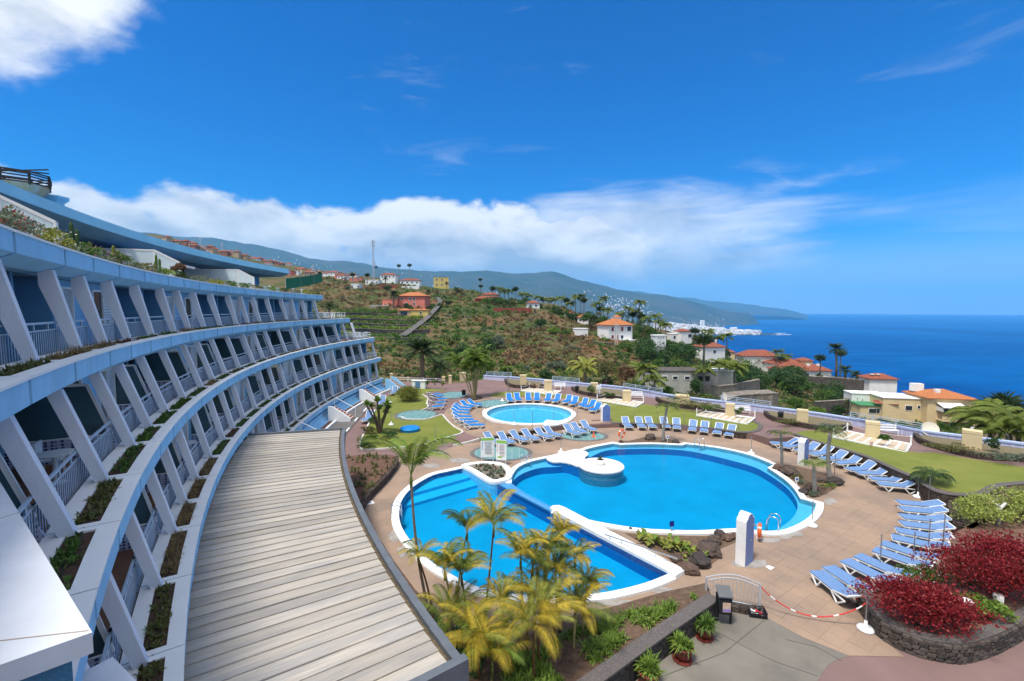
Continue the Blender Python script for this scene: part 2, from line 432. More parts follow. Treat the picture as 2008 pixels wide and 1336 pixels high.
# sea
def seamat():
    m = bpy.data.materials.new('sea_water'); m.use_nodes = True; N, L = m.node_tree.nodes, m.node_tree.links
    b = N['Principled BSDF']; b.inputs['Roughness'].default_value = .5; b.inputs['Specular IOR Level'].default_value = .0
    g = N.new('ShaderNodeNewGeometry')
    def nz(s, d, r, st=(1, 1, 1), dist=0):
        mp = N.new('ShaderNodeMapping'); mp.inputs['Scale'].default_value = st; L.new(g.outputs['Position'], mp.inputs[0])
        n = N.new('ShaderNodeTexNoise'); n.inputs['Scale'].default_value = s; n.inputs['Detail'].default_value = d; n.inputs['Roughness'].default_value = r; n.inputs['Distortion'].default_value = dist
        L.new(mp.outputs[0], n.inputs['Vector']); return n.outputs[0]
    r = N.new('ShaderNodeValToRGB'); L.new(nz(.0006, 5, .55, (1, .45, 1), .6), r.inputs[0]); e = r.color_ramp.elements
    e[0].position = .36; e[0].color = (.0, .05, .21, 1); e[1].position = .68; e[1].color = (.0, .10, .33, 1)
    sw = N.new('ShaderNodeValToRGB'); L.new(nz(.006, 9, .68, (.55, 1.6, 1), .8), sw.inputs[0]); sw.color_ramp.elements[0].position = .34; sw.color_ramp.elements[0].color = (.72,.74,.78,1); sw.color_ramp.elements[1].position = .68; sw.color_ramp.elements[1].color = (1.35,1.3,1.22,1)
    mm = N.new('ShaderNodeMix'); mm.data_type = 'RGBA'; mm.blend_type = 'MULTIPLY'; mm.inputs[0].default_value = 1; L.new(r.outputs[0], mm.inputs[6]); L.new(sw.outputs[0], mm.inputs[7]); L.new(mm.outputs[2], b.inputs['Base Color'])
    n1 = nz(.02, 5, .6, (1, .5, 1)); n2 = nz(.13, 4, .6, (1, .5, 1))
    ad = N.new('ShaderNodeMath'); ad.operation = 'ADD'; L.new(n1, ad.inputs[0]); L.new(n2, ad.inputs[1])
    bp = N.new('ShaderNodeBump'); bp.inputs['Strength'].default_value = .9; bp.inputs['Distance'].default_value = 3.0
    L.new(ad.outputs[0], bp.inputs['Height']); L.new(bp.outputs[0], b.inputs['Normal']); return m
th = np.linspace(0, 2*PI, 129)[:-1]; rr = [1, 300, 1000, 3000, 8000, 16000, 31000]
V = [(r*math.cos(t), r*math.sin(t), SEA) for r in rr for t in th]
Fs = [(i*128+k, i*128+(k+1) % 128, (i+1)*128+(k+1) % 128, (i+1)*128+k) for i in range(len(rr)-1) for k in range(128)]
sea = link('sea', mesh_from('sea', V, [f[::1] for f in Fs], seamat())); tag(sea, kind='structure')
# far coast and mountains
MTN = M('mountain_scrub', (.03,.05,.035), .95, col2=(.075,.075,.06), scale=.0016, detail=10, spec=.05)
_FC = {
 -900: [(2500,600),(4000,600),(5000,560),(6500,490),(8000,450),(9500,480)],
 0: [(2500,600),(4000,600),(5000,560),(6500,490),(8000,450),(9500,480)],
 200: [(2500,610),(4000,610),(5000,570),(6500,505),(8000,452),(9500,480)],
 400: [(2500,620),(4000,620),(5000,580),(6500,520),(8000,466),(9500,500)],
 560: [(2500,630),(4000,630),(5000,590),(6500,535),(8000,496),(9500,520)],
 700: [(2500,640),(4000,640),(5000,600),(6500,550),(8000,519),(9500,540)],
 850: [(2500,645),(4000,645),(5000,615),(6500,565),(8000,531),(9500,550)],
 1000: [(2500,660),(4000,650),(5000,628),(6500,575),(8000,535),(9500,555)],
 1080: [(2500,665),(4000,655),(5000,632),(6500,580),(8000,538),(9500,560)],
 1150: [(2500,670),(4000,658),(5000,636),(6500,590),(8000,551),(9500,570)],
 1250: [(2500,690),(4000,660),(5000,640),(6000,622),(7000,600),(8000,572),(9500,590)],
 1310: [(2500,720),(4000,661),(5000,642),(6000,629),(7000,610),(8000,584),(9500,600)],
 1360: [(2500,720),(4000,665),(4460,656),(5000,645),(6000,636),(7000,620),(8000,594),(9500,605)],
 1405: [(2500,720),(4000,668),(4460,655.5),(4800,650),(5300,646),(6000,643),(7000,632),(8000,604),(9500,615)],
 1440: [(2500,720),(4000,670),(4460,655.5),(4800,650.5),(5300,648.5),(6000,652),(7000,643),(8000,610),(9500,622)],
 1470: [(2500,720),(4000,670),(4460,655.8),(4700,652),(5000,654),(6000,655),(7000,648),(8000,615),(9500,630)],
 1500: [(2500,720),(4000,672),(4460,656.2),(4650,653.4),(4900,656),(6000,660),(8000,645),(9500,640)],
 1528: [(2500,720),(4000,674),(4460,656.8),(4600,654.6),(4800,658),(6000,660),(8000,645),(9500,640)],
 1550: [(2500,720),(4000,674),(4460,664),(4600,662),(6000,660),(8000,645),(9500,640)],
}
def far_z(px, d):
    cs = sorted(_FC); px = min(max(px, cs[0]), cs[-1])
    def col(c): a = _FC[c]; return np.interp(d, [t[0] for t in a], [t[1] for t in a])
    for i in range(len(cs)-1):
        if px <= cs[i+1]:
            t = (px-cs[i])/(cs[i+1]-cs[i]); py = col(cs[i])*(1-t)+col(cs[i+1])*t; break
    return CAMZ - (py - HYP) * d / FPX
def far_sheet(name, pxs, ds, zf, amp):
    V = []
    for d in ds:
        for px in pxs:
            x = (px-CXP)/FPX*d; z = zf(px, d)
            k = min(1, max(0, (z - SEA - 30) / 200)); z += k*amp*mnoise.fractal(Vector((x*.0009, d*.0009, 2)), .9, 2.0, 5)
            V.append((x, d, z))
    n, k = len(pxs), len(ds); I = np.arange(n*k).reshape(k, n)
    Fh = np.stack([I[:-1, :-1], I[:-1, 1:], I[1:, 1:], I[1:, :-1]], -1).reshape(-1, 4)
    return tag(link(name, mesh_from(name, V, Fh, MTN, smooth=True)), kind='structure')
far_sheet('coastal_mountain', np.arange(-900, 1551, 9.0), np.concatenate([np.linspace(2500, 4300, 6), np.linspace(4400, 9500, 80)]), far_z, 70)
def far2_z(px, d):
    r = np.interp(px, [900, 1100, 1250, 1340, 1450, 1520, 1565, 1590], [550, 556, 572, 583, 596, 604, 612, 620])
    b = np.interp(px, [900, 1500, 1575, 1590], [618, 618, 624, 634])
    t = np.interp(d, [11000, 14500, 16000], [0, 1, .7]); return CAMZ - (b*(1-t)+r*t - HYP)*d/FPX
far_sheet('headland_mountain', np.arange(900, 1591, 9.0), np.linspace(11000, 16000, 30), far2_z, 60)
# ================================================================== the terraced hotel
BC = Vector((54.8, 50.1))
def pol(a, r, z=0.0): a = R_(a); return Vector((BC.x + r*math.cos(a), BC.y + r*math.sin(a), z))
def seam(n): return 214.14 - 8.21*(n//4) - (0, 2.2, 4.56, 6.31)[n % 4]
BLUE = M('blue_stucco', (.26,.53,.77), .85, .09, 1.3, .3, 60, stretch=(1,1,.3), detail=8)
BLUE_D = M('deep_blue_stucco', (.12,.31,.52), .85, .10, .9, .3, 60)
JOINT = M('joint_blue', (.12,.26,.38), .85, .1, 2)
WHITE = M('white_stucco', (.64,.67,.74), .85, .08, 1.6, .4, 70, stretch=(1,1,.35), detail=8)
CAPW = M('white_coping', (.80,.80,.79), .7, .05, 1.0, .15, 40)
PAINTW = M('white_paint', (.80,.80,.79), .45, .04, 3)
SHUT = M('white_shutter', (.68,.72,.76), .5, .05, 3)
METALB = M('railing_paint', (.42,.52,.64), .45, .06, 4, metal=.1)
FLOORB = M('terracotta_floor', (.25,.115,.06), .7, .15, 3)
SOIL = M('dark_soil', (.075,.042,.028), .95, .35, 9, .8, 40)
def glassmat(name, col, rough=.06):
    m = M(name, col, rough, .25, .6, spec=.6); return m
GLASS = M('dark_glass', (.02,.03,.04), .18, .25, .6, spec=.35)
SCREEN = glassmat('tinted_screen', (.05,.10,.12), .12)
def tilemat(name, c1, c2, size, mortar=None, ms=.06, rough=.4):
    m = bpy.data.materials.new(name); m.use_nodes = True; N, L = m.node_tree.nodes, m.node_tree.links
    b = N['Principled BSDF']; b.inputs['Roughness'].default_value = rough
    t = N.new('ShaderNodeTexCoord'); k = N.new('ShaderNodeTexBrick'); k.offset = 0; k.inputs['Scale'].default_value = 1
    k.inputs['Brick Width'].default_value = size; k.inputs['Row Height'].default_value = size; k.inputs['Mortar Size'].default_value = size*ms
    k.inputs['Color1'].default_value = (*c1, 1); k.inputs['Color2'].default_value = (*c2, 1); k.inputs['Mortar'].default_value = (*(mortar or tuple(x*.5 for x in c1)), 1)
    L.new(t.outputs['Object'], k.inputs['Vector']); L.new(k.outputs[0], b.inputs['Base Color']); return m
def pattern_tile():
    m = bpy.data.materials.new('patterned_blue_tile'); m.use_nodes = True; N, L = m.node_tree.nodes, m.node_tree.links
    b = N['Principled BSDF']; b.inputs['Roughness'].default_value = .35
    g = N.new('ShaderNodeNewGeometry'); v = N.new('ShaderNodeTexVoronoi'); v.inputs['Scale'].default_value = 11; v.inputs['Randomness'].default_value = .15
    L.new(g.outputs['Position'], v.inputs['Vector']); r = N.new('ShaderNodeValToRGB'); L.new(v.outputs[0], r.inputs[0])
    e = r.color_ramp.elements; e[0].position = .36; e[0].color = (.03,.05,.16,1); e[1].position = .46; e[1].color = (.42,.45,.58,1)
    L.new(r.outputs[0], b.inputs['Base Color']); return m
PTILE = pattern_tile()

LEV = [('top', 76.7, 12.65, 177.9), ('third', 75.9, 9.9, 173.9), ('second', 74.9, 7.15, 170.2), ('first', 74.05, 4.4, 170.1), ('ground', 73.4, 1.65, 170.7)]
N0 = -4
hotel = thing('hotel_building', 'long curved blue and white terraced hotel with slanted balcony posts and planter bands', 'building', pol(195, 76, 0))
hp = hotel.location.copy()
def hobj(bm, name, mats, parent=None, smooth=False):
    """mesh made in world coordinates, hung under the hotel (or one of its parts)"""
    bm.v = [(p[0]-hp.x, p[1]-hp.y, p[2]-hp.z) for p in bm.v]
    o = bm.obj(name, mats, parent or hotel, smooth); return o
def arcsolid(bm, prof, a0, a1, nseg, mi=0):
    """radial profile [(r, z)...] swept between two angles, closed"""
    k = len(prof); V, Fc = [], []
    for i in range(nseg+1):
        a = a0 + (a1-a0)*i/nseg
        for r, z in prof: V.append(pol(a, r, z))
    for i in range(nseg):
        for j in range(k): Fc.append((i*k+j, i*k+(j+1) % k, (i+1)*k+(j+1) % k, (i+1)*k+j))
    Fc.append(tuple(range(k))[::-1]); Fc.append(tuple(nseg*k+j for j in range(k)))
    bm.add(V, Fc, mi); return bm
def fix(o):
    bm = bmesh.new(); bm.from_mesh(o.data); bmesh.ops.recalc_face_normals(bm, faces=bm.faces); bm.to_mesh(o.data); bm.free(); return o
def bays(end):
    e = []; n = N0
    while seam(n) > end + .9: e.append(seam(n)); n += 1
    e.append(end); return e
PLANTERS = []     # (level, bay, angle0, angle1, R, zcap)
for li, (lname, R, zc, end) in enumerate(LEV):
    E_ = bays(end)
    # slab behind the panels (its darker edge shows in the joints)
    top_of = zc - .30
    depth = 9.0 if li == 0 else 4.2
    s = B(); arcsolid(s, [(R+.05, zc-.06), (R+.05, zc-.47), (R+.45, zc-.69), (R+depth, zc-.69), (R+depth, top_of), (R+.98, top_of), (R+.98, zc-.06)], E_[0], end, 40)
    fix(hobj(s, 'floor_slab', JOINT))
    fl = B(); arcsolid(fl, [(R+.985, top_of+.012), (R+depth, top_of+.012), (R+depth, top_of+.004), (R+.985, top_of+.004)], E_[0], end, 40)
    fix(hobj(fl, 'balcony_floor', FLOORB if li else M('terrace_floor', (.30,.22,.17), .8, .1, 2)))
    for i in range(len(E_)-1):
        a0, a1 = E_[i], E_[i+1]; g = .07/R*180/PI
        w = 'planter_panel'
        p = B(); arcsolid(p, [(R, zc-.05), (R, zc-.48), (R+.44, zc-.70), (R+.97, zc-.70), (R+.97, zc-.05)], a0-g, a1+g, 2)
        po = fix(hobj(p, w, BLUE))
        c = B(); e = .16/R*180/PI; g2 = .02/R*180/PI
        arcsolid(c, [(R-.03, zc), (R-.03, zc-.05), (R+.27, zc-.05), (R+.27, zc)], a0-g2, a1+g2, 2)
        arcsolid(c, [(R+.66, zc), (R+.66, zc-.05), (R+.96, zc-.05), (R+.96, zc)], a0-g2, a1+g2, 2)
        for b0, b1 in ((a0-g2, a0-g2-e), (a1+g2+e, a1+g2)): arcsolid(c, [(R+.27, zc-.001), (R+.27, zc-.05), (R+.66, zc-.05), (R+.66, zc-.001)], b0, b1, 1)
        fix(hobj(c, 'planter_coping', CAPW, po))
        so = B(); arcsolid(so, [(R+.27, zc-.035), (R+.27, zc-.048), (R+.66, zc-.048), (R+.66, zc-.035)], a0-g2-e, a1+g2+e, 2)
        fix(hobj(so, 'planter_soil', SOIL, po))
        PLANTERS.append((li, i, a0-g2-e, a1+g2+e, R, zc))
    if li == 0: continue
    Ru, zu = LEV[li-1][1], LEV[li-1][2]
    endp = min(end, LEV[li-1][3]) if li < 2 else end
    # posts, railings, facade
    zt = zu - .62; H = zt - (zc - .02)
    for i, a in enumerate(E_):
        last = i == len(E_)-1
        if a < LEV[li-1][3] - .2 and not last: pass
        if a < LEV[li-1][3] - 1.0 and li < 3: continue
        aa = a + (.35 if last else .12); f0, f1 = R+.52, Ru+.20
        prof = [(f0, zc-.02), (f1, zt), (f1+.28, zt), (f1+.28, zt-.4), (f0+.20, zc-.02)] if li == 1 else [(f0, zc-.02), (f1, zt), (f1+.26, zt), (f0+.22, zc-.02)]
        t = .10/R*180/PI; pb = B(); arcsolid(pb, prof, aa+t, aa-t, 1)
        fix(hobj(pb, 'post', WHITE))
        if i < len(E_)-1:
            a1 = E_[i+1]; rr = R+1.04; z0 = zc-.22
            rb = B(); m = max(2, int(abs(aa-a1)/180*PI*rr/.135))
            P = [pol(aa+(a1-aa)*k/m, rr) for k in range(m+1)]
            for zz, th in ((.98, .05), (.80, .035), (.10, .035)):
                rb.bar((P[0].x, P[0].y, z0+zz), (P[-1].x, P[-1].y, z0+zz), th, th)
            near = li >= 2 and i < 12 or i < 9
            for k in range(1, m):
                q = P[0].lerp(P[-1], k/m); rb.bar((q.x, q.y, z0+.1), (q.x, q.y, z0+.80), .016 if near else .02)
            for k in (.22, .5, .78):
                q = P[0].lerp(P[-1], k); 
                if near: rb.bar((q.x, q.y, z0+.80), (q.x, q.y, z0+.97), .05, .02)
            hobj(rb, 'railing', METALB)
    for i in range(len(E_)-1):
        a0, a1 = E_[i], E_[i+1]
        if a1 < LEV[li-1][3] - .6 and li < 3: continue
        n = N0 + i; ty = (n + li) % 4
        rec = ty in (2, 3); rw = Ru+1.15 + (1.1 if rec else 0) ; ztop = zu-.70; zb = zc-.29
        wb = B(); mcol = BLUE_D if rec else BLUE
        P0, P1 = pol(a0, rw), pol(a1, rw); t = (P1-P0).normalized(); nrm = Vector((-t.y, t.x, 0))
        if (Vector((BC.x, BC.y, 0)) - P0).dot(nrm) < 0: nrm = -nrm
        mid = (P0+P1)/2; ang = math.atan2(t.y, t.x); L_ = (P1-P0).length
        wb.box((mid.x-nrm.x*.1, mid.y-nrm.y*.1, (zb+ztop)/2), (L_+.02, .2, ztop-zb), ang)
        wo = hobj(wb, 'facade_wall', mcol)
        # opening
        ow = L_*.62; oh = 2.02; off = (.12 if ty % 2 else -.12)*L_; oc = mid + t*off
        fb = B(); ff = .07
        zc0 = zb+.03
        for sx in (-1, 1): fb.box((oc.x+t.x*sx*(ow/2)+nrm.x*.03, oc.y+t.y*sx*(ow/2)+nrm.y*.03, zc0+oh/2), (ff, .12, oh), ang)
        fb.box((oc.x+nrm.x*.03, oc.y+nrm.y*.03, zc0+oh+ff/2), (ow+ff, .12, ff), ang)
        fb.box((oc.x+nrm.x*.035, oc.y+nrm.y*.035, zc0+oh/2), (ff*.8, .10, oh-.01), ang)
        wd = hobj(fb, 'window', PAINTW if not rec else BLUE)
        gl = B(); gl.box((oc.x+nrm.x*.012, oc.y+nrm.y*.012, zc0+oh/2), (ow-.02, .03, oh-.02), ang); hobj(gl, 'pane', (GLASS, GLASS, M('net_curtain', (.42,.44,.45), .6, .2, 9, stretch=(8,8,.2)), M('drawn_curtain', (.30,.27,.24), .8, .25, 9, stretch=(8,8,.2)))[(n*7+li*5) % 4], wd)
        if not rec:
            k = .52 if ty == 0 else .5
            sb = B(); q = oc + t*(ow*.25*(1 if ty else -1))
            hgt = oh-.02
            for s_ in range(18 if li < 3 else 12):
                ns = 18 if li < 3 else 12
                sb.box((q.x+nrm.x*.05, q.y+nrm.y*.05, zc0+.02+(s_+.5)*hgt/ns), (ow*.46, .03, hgt/ns*.88), ang)
            hobj(sb, 'shutter', SHUT, wd)
    # dividers between balconies
    for i, a in enumerate(E_[:-1]):
        n = N0 + i
        if a < LEV[li-1][3] - .2 and li < 3: continue
        if li == 1:
            if n % 4 not in (2, 3): continue
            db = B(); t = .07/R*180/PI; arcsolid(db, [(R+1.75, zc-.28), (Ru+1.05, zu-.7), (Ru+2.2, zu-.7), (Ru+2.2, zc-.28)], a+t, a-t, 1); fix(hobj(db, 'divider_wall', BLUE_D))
        else:
            if n % 2: continue
            t = .03/R*180/PI; zt2 = zu-.95; zlo = zc-.28; zmid = zc+.36
            def rin(z): k = (z-zc)/(zt-zc); return (R+.52)*(1-k)+(Ru+.20)*k+.42
            db = B(); arcsolid(db, [(rin(zmid), zmid), (rin(zt2), zt2), (Ru+2.2, zt2), (Ru+2.2, zmid)], a+t+.05, a-t+.05, 1)
            do = fix(hobj(db, 'divider_screen', SCREEN))
            tb = B(); t = .05/R*180/PI; arcsolid(tb, [(rin(zlo), zlo), (rin(zmid), zmid), (Ru+2.2, zmid), (Ru+2.2, zlo)], a+t+.05, a-t+.05, 1)
            fix(hobj(tb, 'tiled_base', PTILE, do))
            fr = B(); A = pol(a+.05, rin(zmid), zmid); C_ = pol(a+.05, rin(zt2), zt2); D_ = pol(a+.05, Ru+2.15, zt2); E2 = pol(a+.05, Ru+2.15, zmid)
            for u, v in ((A, C_), (C_, D_), (A, E2)): fr.bar(u, v, .07, .07)
            hobj(fr, 'screen_frame', PAINTW, do)
    # end wall
    ew = B(); t = .1/R*180/PI
    e2 = max(end, LEV[li-1][3]) if li < 3 else end
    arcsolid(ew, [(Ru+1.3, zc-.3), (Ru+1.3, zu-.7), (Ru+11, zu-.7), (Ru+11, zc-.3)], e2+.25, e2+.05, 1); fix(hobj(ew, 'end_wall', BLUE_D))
    if li < 4:
        # terrace end with white railing
        er = B(); a = end+.12
        for zz, th in ((.78, .05), (.5, .03), (.25, .03)): er.bar(pol(a, R+.6, zc+zz-.1), pol(a, R+4.2, zc+zz-.1), th)
        for k in range(6): er.bar(pol(a, R+.6+k*.72, zc-.1), pol(a, R+.6+k*.72, zc+.7), .04)
        for zz in (.35, .68): er.bar(pol(end+.1, R+.62, zc+zz), pol(end+3.6, R+.62, zc+zz), .04)
        for k in range(6): er.bar(pol(end+.1+k*.7, R+.62, zc-.1), pol(end+.1+k*.7, R+.62, zc+.7), .035)
        hobj(er, 'terrace_railing', PAINTW)
# ground storey base: blue apron, white plinth
s = B(); arcsolid(s, [(73.5, .93), (73.5, .55), (72.9, .10), (72.9, -.2), (77, -.2), (77, .93)], seam(N0), 170.7, 40); fix(hobj(s, 'base_apron', BLUE))
s = B(); arcsolid(s, [(72.2, .22), (72.2, -.2), (72.4, -.2), (72.4, .22)], 203, 170.5, 30); fix(hobj(s, 'bed_kerb', CAPW))
s = B(); arcsolid(s, [(72.4, .12), (72.4, -.2), (72.92, -.2), (72.92, .12)], 203, 170.5, 30); fix(hobj(s, 'bed_soil', M('red_bark_bed', (.13,.06,.045), .95, .3, 6, .6, 30)))
# stairs up to the ground floor terraces
STONE_PINK = M('pink_step_stone', (.42,.27,.22), .8, .12, 3, .2, 40)
for a in (184.2, 176.6, 170.2, 192.4):
    st = B(); hw = .85/72*180/PI
    for k in range(7):
        arcsolid(st, [(71.0+.28*k, .17*(k+1)), (71.0+.28*k, -.1), (71.0+.28*(k+1), -.1), (71.0+.28*(k+1), .17*(k+1))], a+hw, a-hw, 1)
    so = fix(hobj(st, 'stair', STONE_PINK))
    for sg in (-1, 1):
        h = B(); aa = a+sg*(hw+.06)
        if sg > 0 or a < 171: arcsolid(h, [(70.9, .35), (70.9, -.1), (73.0, -.1), (73.0, 1.55), (72.6, 1.55)], aa+.08, aa-.08, 1); fix(hobj(h, 'stair_cheek', BLUE if a < 171 else CAPW, so))
        else:
            h.tube([pol(aa, 70.9, 0), pol(aa, 70.9, .95), pol(aa, 72.9, 2.1), pol(aa, 73.0, 1.2)], .03, 6); hobj(h, 'handrail', PAINTW, so)
# penthouse behind the roof terrace
FASC = M('fascia_blue', (.20,.47,.64), .6, .08, .7, .15, 30)
pw = B(); arcsolid(pw, [(83.6, 12.36), (83.6, 14.8), (83.85, 14.8), (83.85, 12.36)], seam(N0)+4, 178.6, 40); fix(hobj(pw, 'penthouse_wall', BLUE_D))
for k in range(10):
    a = 210 - k*3.3; wb = B(); arcsolid(wb, [(83.5, 12.45), (83.5, 14.6), (83.58, 14.6), (83.58, 12.45)], a+.85, a-.85, 1); wo = fix(hobj(wb, 'window', GLASS))
    fb = B()
    for aa in (a+.87, a, a-.87): fb.bar(pol(aa, 83.46, 12.4), pol(aa, 83.46, 14.65), .08, .08)
    fb.bar(pol(a+.87, 83.46, 14.65), pol(a-.87, 83.46, 14.65), .08, .08); hobj(fb, 'window_frame', PAINTW, wo)
rf = B(); arcsolid(rf, [(80.35, 15.60), (80.12, 15.06), (81.1, 14.72), (84.4, 14.72), (92, 14.75), (92, 15.60)], seam(N0)+6, 178.7, 60); fix(hobj(rf, 'roof', FASC)); sf = B(); arcsolid(sf, [(80.16, 15.055), (81.1, 14.715), (83.5, 14.715), (83.5, 14.70), (81.08, 14.70), (80.14, 15.04)], seam(N0)+6, 178.7, 60); fix(hobj(sf, 'soffit', BLUE_D))
for k in range(8):                     # rounded end of the roof
    a = 178.7 - k*.16; r0 = 80.35 + (1-math.cos(k/8*PI/2))*4
    if k % 2 == 0:
        t_ = B(); arcsolid(t_, [(r0, 15.58), (r0-.15, 15.08), (r0+.6, 14.74), (91, 14.76), (91, 15.58)], a, a-.33, 1); fix(hobj(t_, 'roof_end', FASC))
# white glass wind screens between the roof terraces, awning
MILK = M('milky_glass', (.62,.74,.78), .25, .05, 2)
for a in (207.4, 197.6, 188.0):
    q = B(); t = .03/77*180/PI; arcsolid(q, [(77.7, 12.75), (77.7, 13.7), (78.9, 14.35), (83.4, 14.35), (83.4, 12.5)], a+t, a-t, 1); wo = fix(hobj(q, 'wind_screen', MILK))
    f = B()
    for u, v in ((pol(a, 77.7, 12.7), pol(a, 77.7, 13.7)), (pol(a, 77.7, 13.7), pol(a, 78.9, 14.36)), (pol(a, 78.9, 14.36), pol(a, 83.4, 14.36)), (pol(a, 78.9, 12.4), pol(a, 78.9, 14.36))): f.bar(u, v, .09)
    hobj(f, 'screen_frame', PAINTW, wo)
aw = B(); arcsolid(aw, [(80.0, 14.15), (80.0, 13.98), (83.5, 14.40), (83.5, 14.5)], 198, 191.5, 5); fix(hobj(aw, 'awning', M('awning_cloth', (.66,.66,.68), .7, .05, 2)))
pt = B(); arcsolid(pt, [(78.2, 13.15), (78.2, 12.36), (78.4, 12.36), (78.4, 13.15)], 186.4, 183.2, 3); fix(hobj(pt, 'terrace_partition', MILK))
# ---- roof plant: funnel stack with a caged top
RUSTM = M('rusty_iron', (.055,.05,.05), .7, .3, 6, metal=.5)
STAIN = M('stained_render', (.45,.45,.44), .85, .1, 1.2, col2=(.36,.24,.12), stretch=(1.5, 1.5, .35))
def stack(px, py, d, w, h, cage):
    q = AT(px, py, d); r = thing('roof_stack', 'flared grey rooftop stack crowned by a black open iron cage' if cage else 'low flared blue-grey rooftop stack beside the caged one', 'roof stack', q, R_(22))
    b = B(); b.lathe([(w*.36, -.8), (w*.36, h*.45), (w*.5, h), (w*.5, h+.08)], n=8); b.obj('stack_body', STAIN if cage else BLUE, r)
    if cage:
        c = B()
        for z, rr in ((h+.1, .50), (h+.22, .52), (h+.34, .53), (h+.46, .52), (h+.56, .50)):
            for k in range(8):
                a, e = 2*PI*k/8, 2*PI*(k+1)/8; c.bar((w*rr*math.cos(a), w*rr*math.sin(a), z), (w*rr*math.cos(e), w*rr*math.sin(e), z), .05)
        for k in range(8): a = 2*PI*k/8; c.bar((w*.5*math.cos(a), w*.5*math.sin(a), h), (w*.5*math.cos(a), w*.5*math.sin(a), h+.58), .07)
        for k in range(4): a = PI*k/4; c.bar((w*.5*math.cos(a), w*.5*math.sin(a), h+.88), (-w*.5*math.cos(a), -w*.5*math.sin(a), h+.57), .05)
        c.obj('cage', RUSTM, r)
stack(36, 400, 20.5, 2.2, .72, True); stack(100, 402, 22.0, 1.4, .3, False)
# ---- white coping of the near terrace wall (lower left)
def coping(name, label, P, th, over, wallz, zt):
    r = thing(name, label, 'wall', (P[1][0], P[1][1], wallz))
    def shifted(Q): return [(x-P[1][0], y-P[1][1]) for x, y in Q]
    b = B(); b.prism(shifted(P), zt-th-wallz, zt-wallz); b.obj('coping', M('near_coping', (.64,.66,.70), .75, .05, 2.5, .12, 60), r)
    b = B(); b.prism(shifted(offset(P, -over)), 0, zt-th-wallz-.002); b.obj('wall_body', M('deep_blue_render', (.07,.20,.33), .9, .12, 2, .7, 45), r)
    return r
ZP = 8.62
A_, B_, D_ = [Vector(G2(*p, ZP)) for p in ((0, 945), (181, 1240), (0, 1304))]
u_ = (D_-B_).normalized(); v_ = (A_-B_).normalized()
cw = coping('terrace_wall', 'white-topped dark blue terrace wall cutting into the lower left corner', [tuple(A_+v_*1.5), tuple(B_), tuple(B_+u_*3.0), tuple(A_+v_*1.5+u_*3.0)], .16, .10, 4.4, ZP)
jb = B()
for p, q in (((0, 1017), (38, 1005)), ((0, 1257), (174, 1237))):
    a, b = G(*p, ZP), G(*q, ZP); d = (a-b).normalized(); jb.bar(a+d*1.2-cw.location, b-cw.location, .012, .004)
jb.obj('coping_joint', M('joint_grime', (.32,.25,.2), .9), cw)
Q = [G2(x, y, 6.3) for x, y in ((128, 1336), (221, 1288), (268, 1336), (300, 1420), (60, 1440))]
coping('low_terrace_wall', 'lower white-topped wall end beneath the terrace wall corner', Q, .12, .06, 4.4, 6.3)
